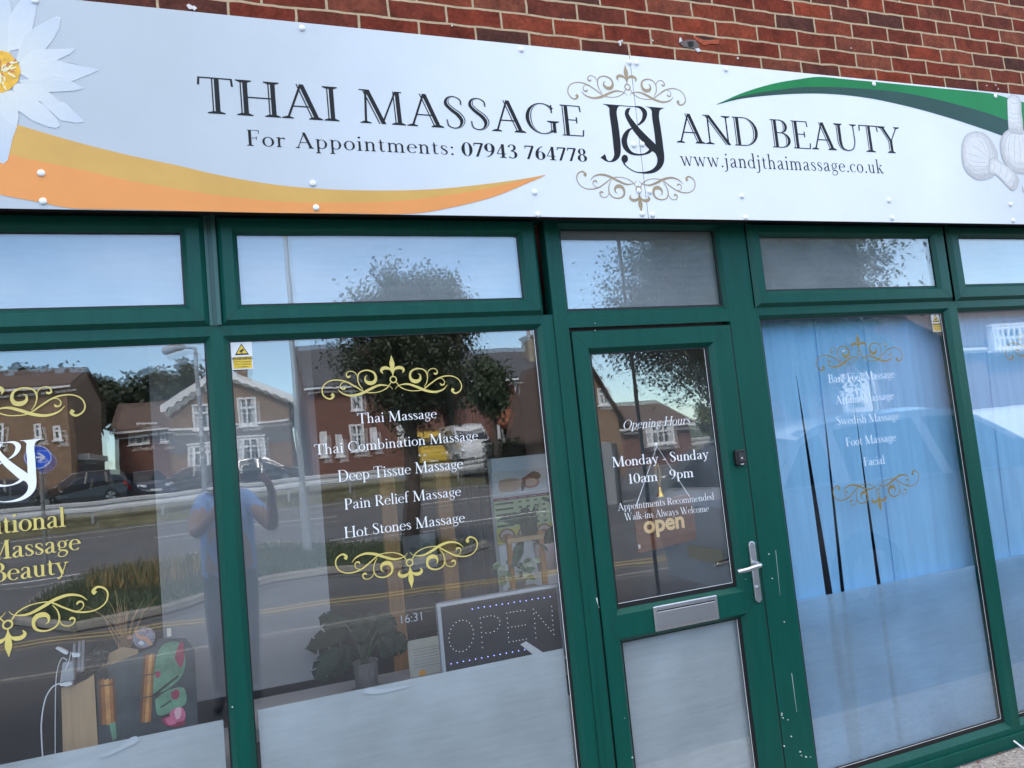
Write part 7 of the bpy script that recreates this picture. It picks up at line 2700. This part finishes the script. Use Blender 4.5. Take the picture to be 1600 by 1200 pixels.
    p_.extr([tr(xf + .015, -.26, .40), tr(xf + .015, .26, .40), tr(xf + .015, .26, .51), tr(xf + .015, -.26, .51)], Vector(tr(.012, 0, 0)) - Vector(tr(0, 0, 0)))
    p_.build('number_plate', M_PLW, root)
    mr = MB()
    for s in (-1, 1):
        mr.obox(tr(.85 if kind != 'van' else 1.5, s * (hw + .1), 1.0 if kind != 'van' else 1.4), Vector(tr(.06, 0, 0)) - Vector(tr(0, 0, 0)), Vector(tr(0, .09, 0)) - Vector(tr(0, 0, 0)), (0, 0, .07 * S))
    mr.build('door_mirror', paint, root)
    return root


def paint(name, c, rough=.28):
    return mat(name, c, rough, coat=.7, var=.03, vscale=2)


# silver hatchback parked in front of the shop, tail to the left
car('silver hatchback parked close by on the pavement, mirrored across the blue blinds', (6.20, -3.05, 0), 0.03, paint('silver_paint', (.40, .43, .46)), 'hatch', 1.12, group='cars parked by the shop')
YC = -42.3
for lab, px_, kind, head, col in (('black estate car with red tail lights parked behind the crash barrier', 128, 'suv', math.pi, ('black_paint', (.012, .012, .014))),
                                  ('dark blue saloon facing the road beside the black estate car', 228, 'hatch', R(70), ('navy_paint', (.016, .022, .045))),
                                  ('grey four by four at the far left behind the blue arrow sign', 26, 'suv', 0.0, ('grey_paint', (.05, .055, .06))),
                                  ('dark brown car parked before the white gabled house', 296, 'hatch', math.pi, ('brown_paint', (.06, .045, .04))),
                                  ('dark car parked right of the raised phone', 418, 'hatch', 0.15, ('charcoal_paint', (.028, .03, .034)))):
    q = rp(px_, 760, -YC)
    car(lab, (q.x, YC, FZ + .0), head, paint(*col), kind)
# white and blue van with a yellow cab beside it
q = rp(718, 690, 39.6)
car('white van facing the road near the hedge', (q.x, -39.9, FZ - .05), R(80), paint('white_van_paint', (.72, .74, .76)), 'van', 1.05, cat='van')
q = rp(672, 690, 38.4)
car('yellow van next to the white van', (q.x, -41.2, FZ - .05), R(84), paint('yellow_van_paint', (.62, .42, .05)), 'van', 1.0, cat='van')

# white cable on the ground at the sill
m = MB()
a, b = at(1583, 1157, -.02), at(1605, 1176, -.06)
m.tube([(a.x, -.022, a.z), ((a.x + b.x) / 2, -.05, (a.z + b.z) / 2), (b.x + .02, -.08, b.z - .03), (b.x + .2, -.18, .012)], .0045, 8)
tag(m.build('cable', MATS['white_plastic']), 'short white cable coming out under the green sill onto the concrete', 'cable')
# grit and dead leaves against the sill
gm = MB()
rr_ = random.Random(77)
for k in range(420):
    x, y = rr_.uniform(2.5, 4.4), -rr_.random() ** 1.6 * .5 - .025
    s_ = rr_.uniform(.0015, .006)
    h0 = rr_.uniform(0, 6)
    gm.obox((x, y, s_ * .6), (s_ * math.cos(h0), s_ * math.sin(h0), 0), (-s_ * .7 * math.sin(h0), s_ * .7 * math.cos(h0), 0), (0, 0, s_ * .6), k % 3)
tag(gm.build('grit', [mat('grit_pale', (.5, .46, .4), .9), mat('grit_dark', (.13, .11, .1), .9), mat('grit_red', (.22, .09, .06), .9)]), 'loose grit and stone chips on the concrete along the sill', 'grit', kind='stuff')
# ------------------------------------------------------------------ the photographer, mirrored in the glass
def skin_figure(name, joints, bones, mats, parent, root_joint, sub=2):
    names = list(joints)
    me = bpy.data.meshes.new(name)
    org = Vector(parent.location) if parent else Vector((0, 0, 0))
    me.from_pydata([tuple(Vector(joints[n][0]) - org) for n in names], [(names.index(a), names.index(b)) for a, b in bones], [])
    o = bpy.data.objects.new(name, me)
    C.objects.link(o)
    sk = o.modifiers.new('skin', 'SKIN')
    sk.use_smooth_shade = True
    for i, n in enumerate(names):
        r = joints[n][1]
        d = me.skin_vertices[0].data[i]
        d.radius = r if isinstance(r, tuple) else (r, r)
        d.use_root = n == root_joint
    ss = o.modifiers.new('smooth', 'SUBSURF')
    ss.levels = ss.render_levels = sub
    dg = bpy.context.evaluated_depsgraph_get()
    m2 = bpy.data.meshes.new_from_object(o.evaluated_get(dg))
    m2.name = name
    o.modifiers.clear()
    o.data = m2
    bpy.data.meshes.remove(me)
    for m in mats:
        m2.materials.append(m)
    m2.polygons.foreach_set('use_smooth', [True] * len(m2.polygons))
    if parent:
        o.parent = parent
    return o


PY = -3.28
sh_c = rp(352, 780, -PY)
PX = sh_c.x
man = thing('person', 'person in a blue T-shirt raising a phone with both hands, mirrored in the windows', 'person', (PX, PY, 0))
M_SKIN = mat('skin', (.42, .24, .17), .55, var=.08, vscale=12)
M_SHIRT = mat('blue_tshirt', (.22, .40, .78), .85, var=.12, vscale=9, bump=.25, bscale=16)
M_TROU = mat('grey_trousers', (.10, .105, .13), .85, var=.12, vscale=6)
M_HAIR = mat('short_brown_hair', (.04, .026, .018), .8)
hx = lambda dx, dy, z: (PX + dx, PY + dy, z)
PHX, PHY, PHZ = .025, -2.845, 1.690       # the phone, just behind the camera
J = {
    'pelvis': (hx(0, 0, 1.00), (.185, .15)), 'waist': (hx(0, -.02, 1.14), (.195, .165)), 'chest': (hx(0, -.02, 1.38), (.205, .155)), 'neckbase': (hx(0, .0, 1.58), (.10, .09)),
    'neck': (hx(0, .03, 1.66), .060), 'skull': (hx(0, .05, 1.76), (.078, .092)), 'crown': (hx(0, .035, 1.84), (.070, .085)),
    'shL': (hx(-.17, -.01, 1.52), .085), 'elL': (hx(-.22, .20, 1.30), .052), 'wrL': ((PHX - .115, PHY - .05, 1.60), .031), 'pmL': ((PHX - .095, PHY - .03, 1.655), (.030, .020)),
    'shR': (hx(.17, -.01, 1.52), .085), 'elR': (hx(.33, .16, 1.28), .052), 'wrR': ((PHX + .14, PHY - .06, 1.58), .031), 'pmR': ((PHX + .115, PHY - .035, 1.645), (.030, .020)),
    'hipL': (hx(-.095, 0, .92), .115), 'knL': (hx(-.11, .03, .50), .072), 'anL': (hx(-.12, -.01, .10), .046), 'toL': (hx(-.14, .19, .04), .036),
    'hipR': (hx(.095, 0, .92), .115), 'knR': (hx(.11, .03, .50), .072), 'anR': (hx(.12, -.01, .10), .046), 'toR': (hx(.14, .19, .04), .036),
}
BN = [('pelvis', 'waist'), ('waist', 'chest'), ('chest', 'neckbase'), ('neckbase', 'neck'), ('neck', 'skull'), ('skull', 'crown'), ('chest', 'shL'), ('shL', 'elL'), ('elL', 'wrL'), ('wrL', 'pmL'),
      ('chest', 'shR'), ('shR', 'elR'), ('elR', 'wrR'), ('wrR', 'pmR'), ('pelvis', 'hipL'), ('hipL', 'knL'), ('knL', 'anL'), ('anL', 'toL'), ('pelvis', 'hipR'), ('hipR', 'knR'), ('knR', 'anR'), ('anR', 'toR')]
# fingers: short chains rooted in the palms, curled round the phone's edges
for sd2, s in (('L', -1), ('R', 1)):
    pm = Vector(J['pm' + sd2][0])
    for k, (ln, dz) in enumerate(((.072, .030), (.080, .010), (.075, -.012), (.060, -.032))):
        b = pm + Vector((-s * .004, .004, dz))
        p1 = b + Vector((-s * .004, .030, .012))
        p2 = Vector((PHX + s * (.078 - .002 * k), PHY + .012 + .010, PHZ - .004 + dz * .55))
        p3 = Vector((PHX + s * (.062 - .003 * k), PHY + .014, PHZ - .004 + dz * .55))
        for q, (pt, r_) in enumerate(((b, .0095), (p1, .0088), (p2, .0082), (p3, .0068))):
            J['f%s%d%d' % (sd2, k, q)] = (tuple(pt), r_)
        BN += [('pm' + sd2, 'f%s%d0' % (sd2, k))] + [('f%s%d%d' % (sd2, k, q), 'f%s%d%d' % (sd2, k, q + 1)) for q in range(3)]
    t = [pm + Vector((-s * .018, -.006, -.006)), pm + Vector((-s * .034, .0, .012)), Vector((PHX + s * .052, PHY - .012, PHZ - .006))]
    for q, (pt, r_) in enumerate(zip(t, (.0115, .0105, .0085))):
        J['t%s%d' % (sd2, q)] = (tuple(pt), r_)
    BN += [('pm' + sd2, 't%s0' % sd2), ('t%s0' % sd2, 't%s1' % sd2), ('t%s1' % sd2, 't%s2' % sd2)]
# nose, chin and ears as small swellings of the same surface
hc = Vector(J['skull'][0])
for n_, off_, r_, to in (('chin', (0, .075, -.075), .030, 'skull'), ('nose', (0, .115, -.005), .013, 'skull'), ('earL', (-.088, 0, -.01), .016, 'skull'), ('earR', (.088, 0, -.01), .016, 'skull')):
    J[n_] = (tuple(hc + Vector(off_)), r_)
    BN.append((to, n_))
body = skin_figure('body', J, BN, [M_SKIN, M_SHIRT, M_TROU, mat('shoe', (.03, .03, .03), .6)], man, 'pelvis')
ox = Vector(man.location)
for p in body.data.polygons:
    w_ = Vector(p.center) + ox
    arm = abs(w_.x - PX) > .2 or w_.y > PY + .13
    if w_.z < .11:
        p.material_index = 3
    elif w_.z < .99:
        p.material_index = 2
    elif w_.z < 1.60 and not (abs(w_.x - PX) < .085 and w_.z > 1.585):
        far = (w_.y > PY + .105 and w_.z < 1.62 and abs(w_.x - PX) > .10) or (w_.y > PY + .17)
        p.material_index = 0 if far else 1
# clothes, hair and face
hm = MB()
for i in range(9):
    th0 = math.pi * .5 * i / 8
hm.lathe(tuple(hc + Vector((0, -.012, .02))), [(.092, -.02), (.095, .02), (.088, .06), (.068, .09), (.036, .107), (.0001, .112)], 22)
hm.build('hair', M_HAIR, man, smooth=True)
em = MB()
for s in (-1, 1):
    em.lathe((hc.x + s * .032, hc.y + .088, hc.z + .012), [(.0001, .006), (.008, .004), (.011, 0)], 12, axis='y')
em.box(hc.x - .022, hc.y + .096, hc.z - .047, hc.x + .022, hc.y + .1005, hc.z - .041)
em.build('face_features', mat('eye_dark', (.04, .025, .02), .4), man)
ph = thing('phone', 'dark smartphone held up sideways in front of the face', 'phone', (PHX, PHY, PHZ))
m = MB()
m.prism(round_rect(PHX - .074, PHX + .074, PHZ - .036, PHZ + .036, .009), PHY - .004, PHY + .004)
m.build('case', mat('phone_black', (.012, .012, .014), .25), ph, bevel=.0015)
m = MB()
m.prism(round_rect(PHX - .066, PHX - .030, PHZ - .006, PHZ + .030, .007), PHY + .0041, PHY + .006)
for dx, dz in ((-.057, .021), (-.057, .003), (-.040, .012)):
    m.lathe((PHX + dx, PHY + .006, PHZ + dz), [(.0065, 0), (.0065, .0015), (.0045, .002), (.0001, .0015)], 14, axis='y')
m.build('camera_lens', mat('lens_glass', (.02, .022, .03), .08), ph)
m = MB()
m.tube([tuple(p) for p in catmull([(PHX + .075, PHY, PHZ - .02), (PHX + .09, PHY + .01, PHZ - .14), (PHX + .075, PHY + .01, PHZ - .26), (PHX + .085, PHY + .01, PHZ - .36)], 6)], .0015, 5)
m.tube([tuple(p) for p in catmull([(PHX + .075, PHY, PHZ - .02), (PHX + .06, PHY + .01, PHZ - .15), (PHX + .078, PHY + .01, PHZ - .25), (PHX + .070, PHY + .01, PHZ - .36)], 6)], .0015, 5)
m.build('strap', M_BLACKP, ph)
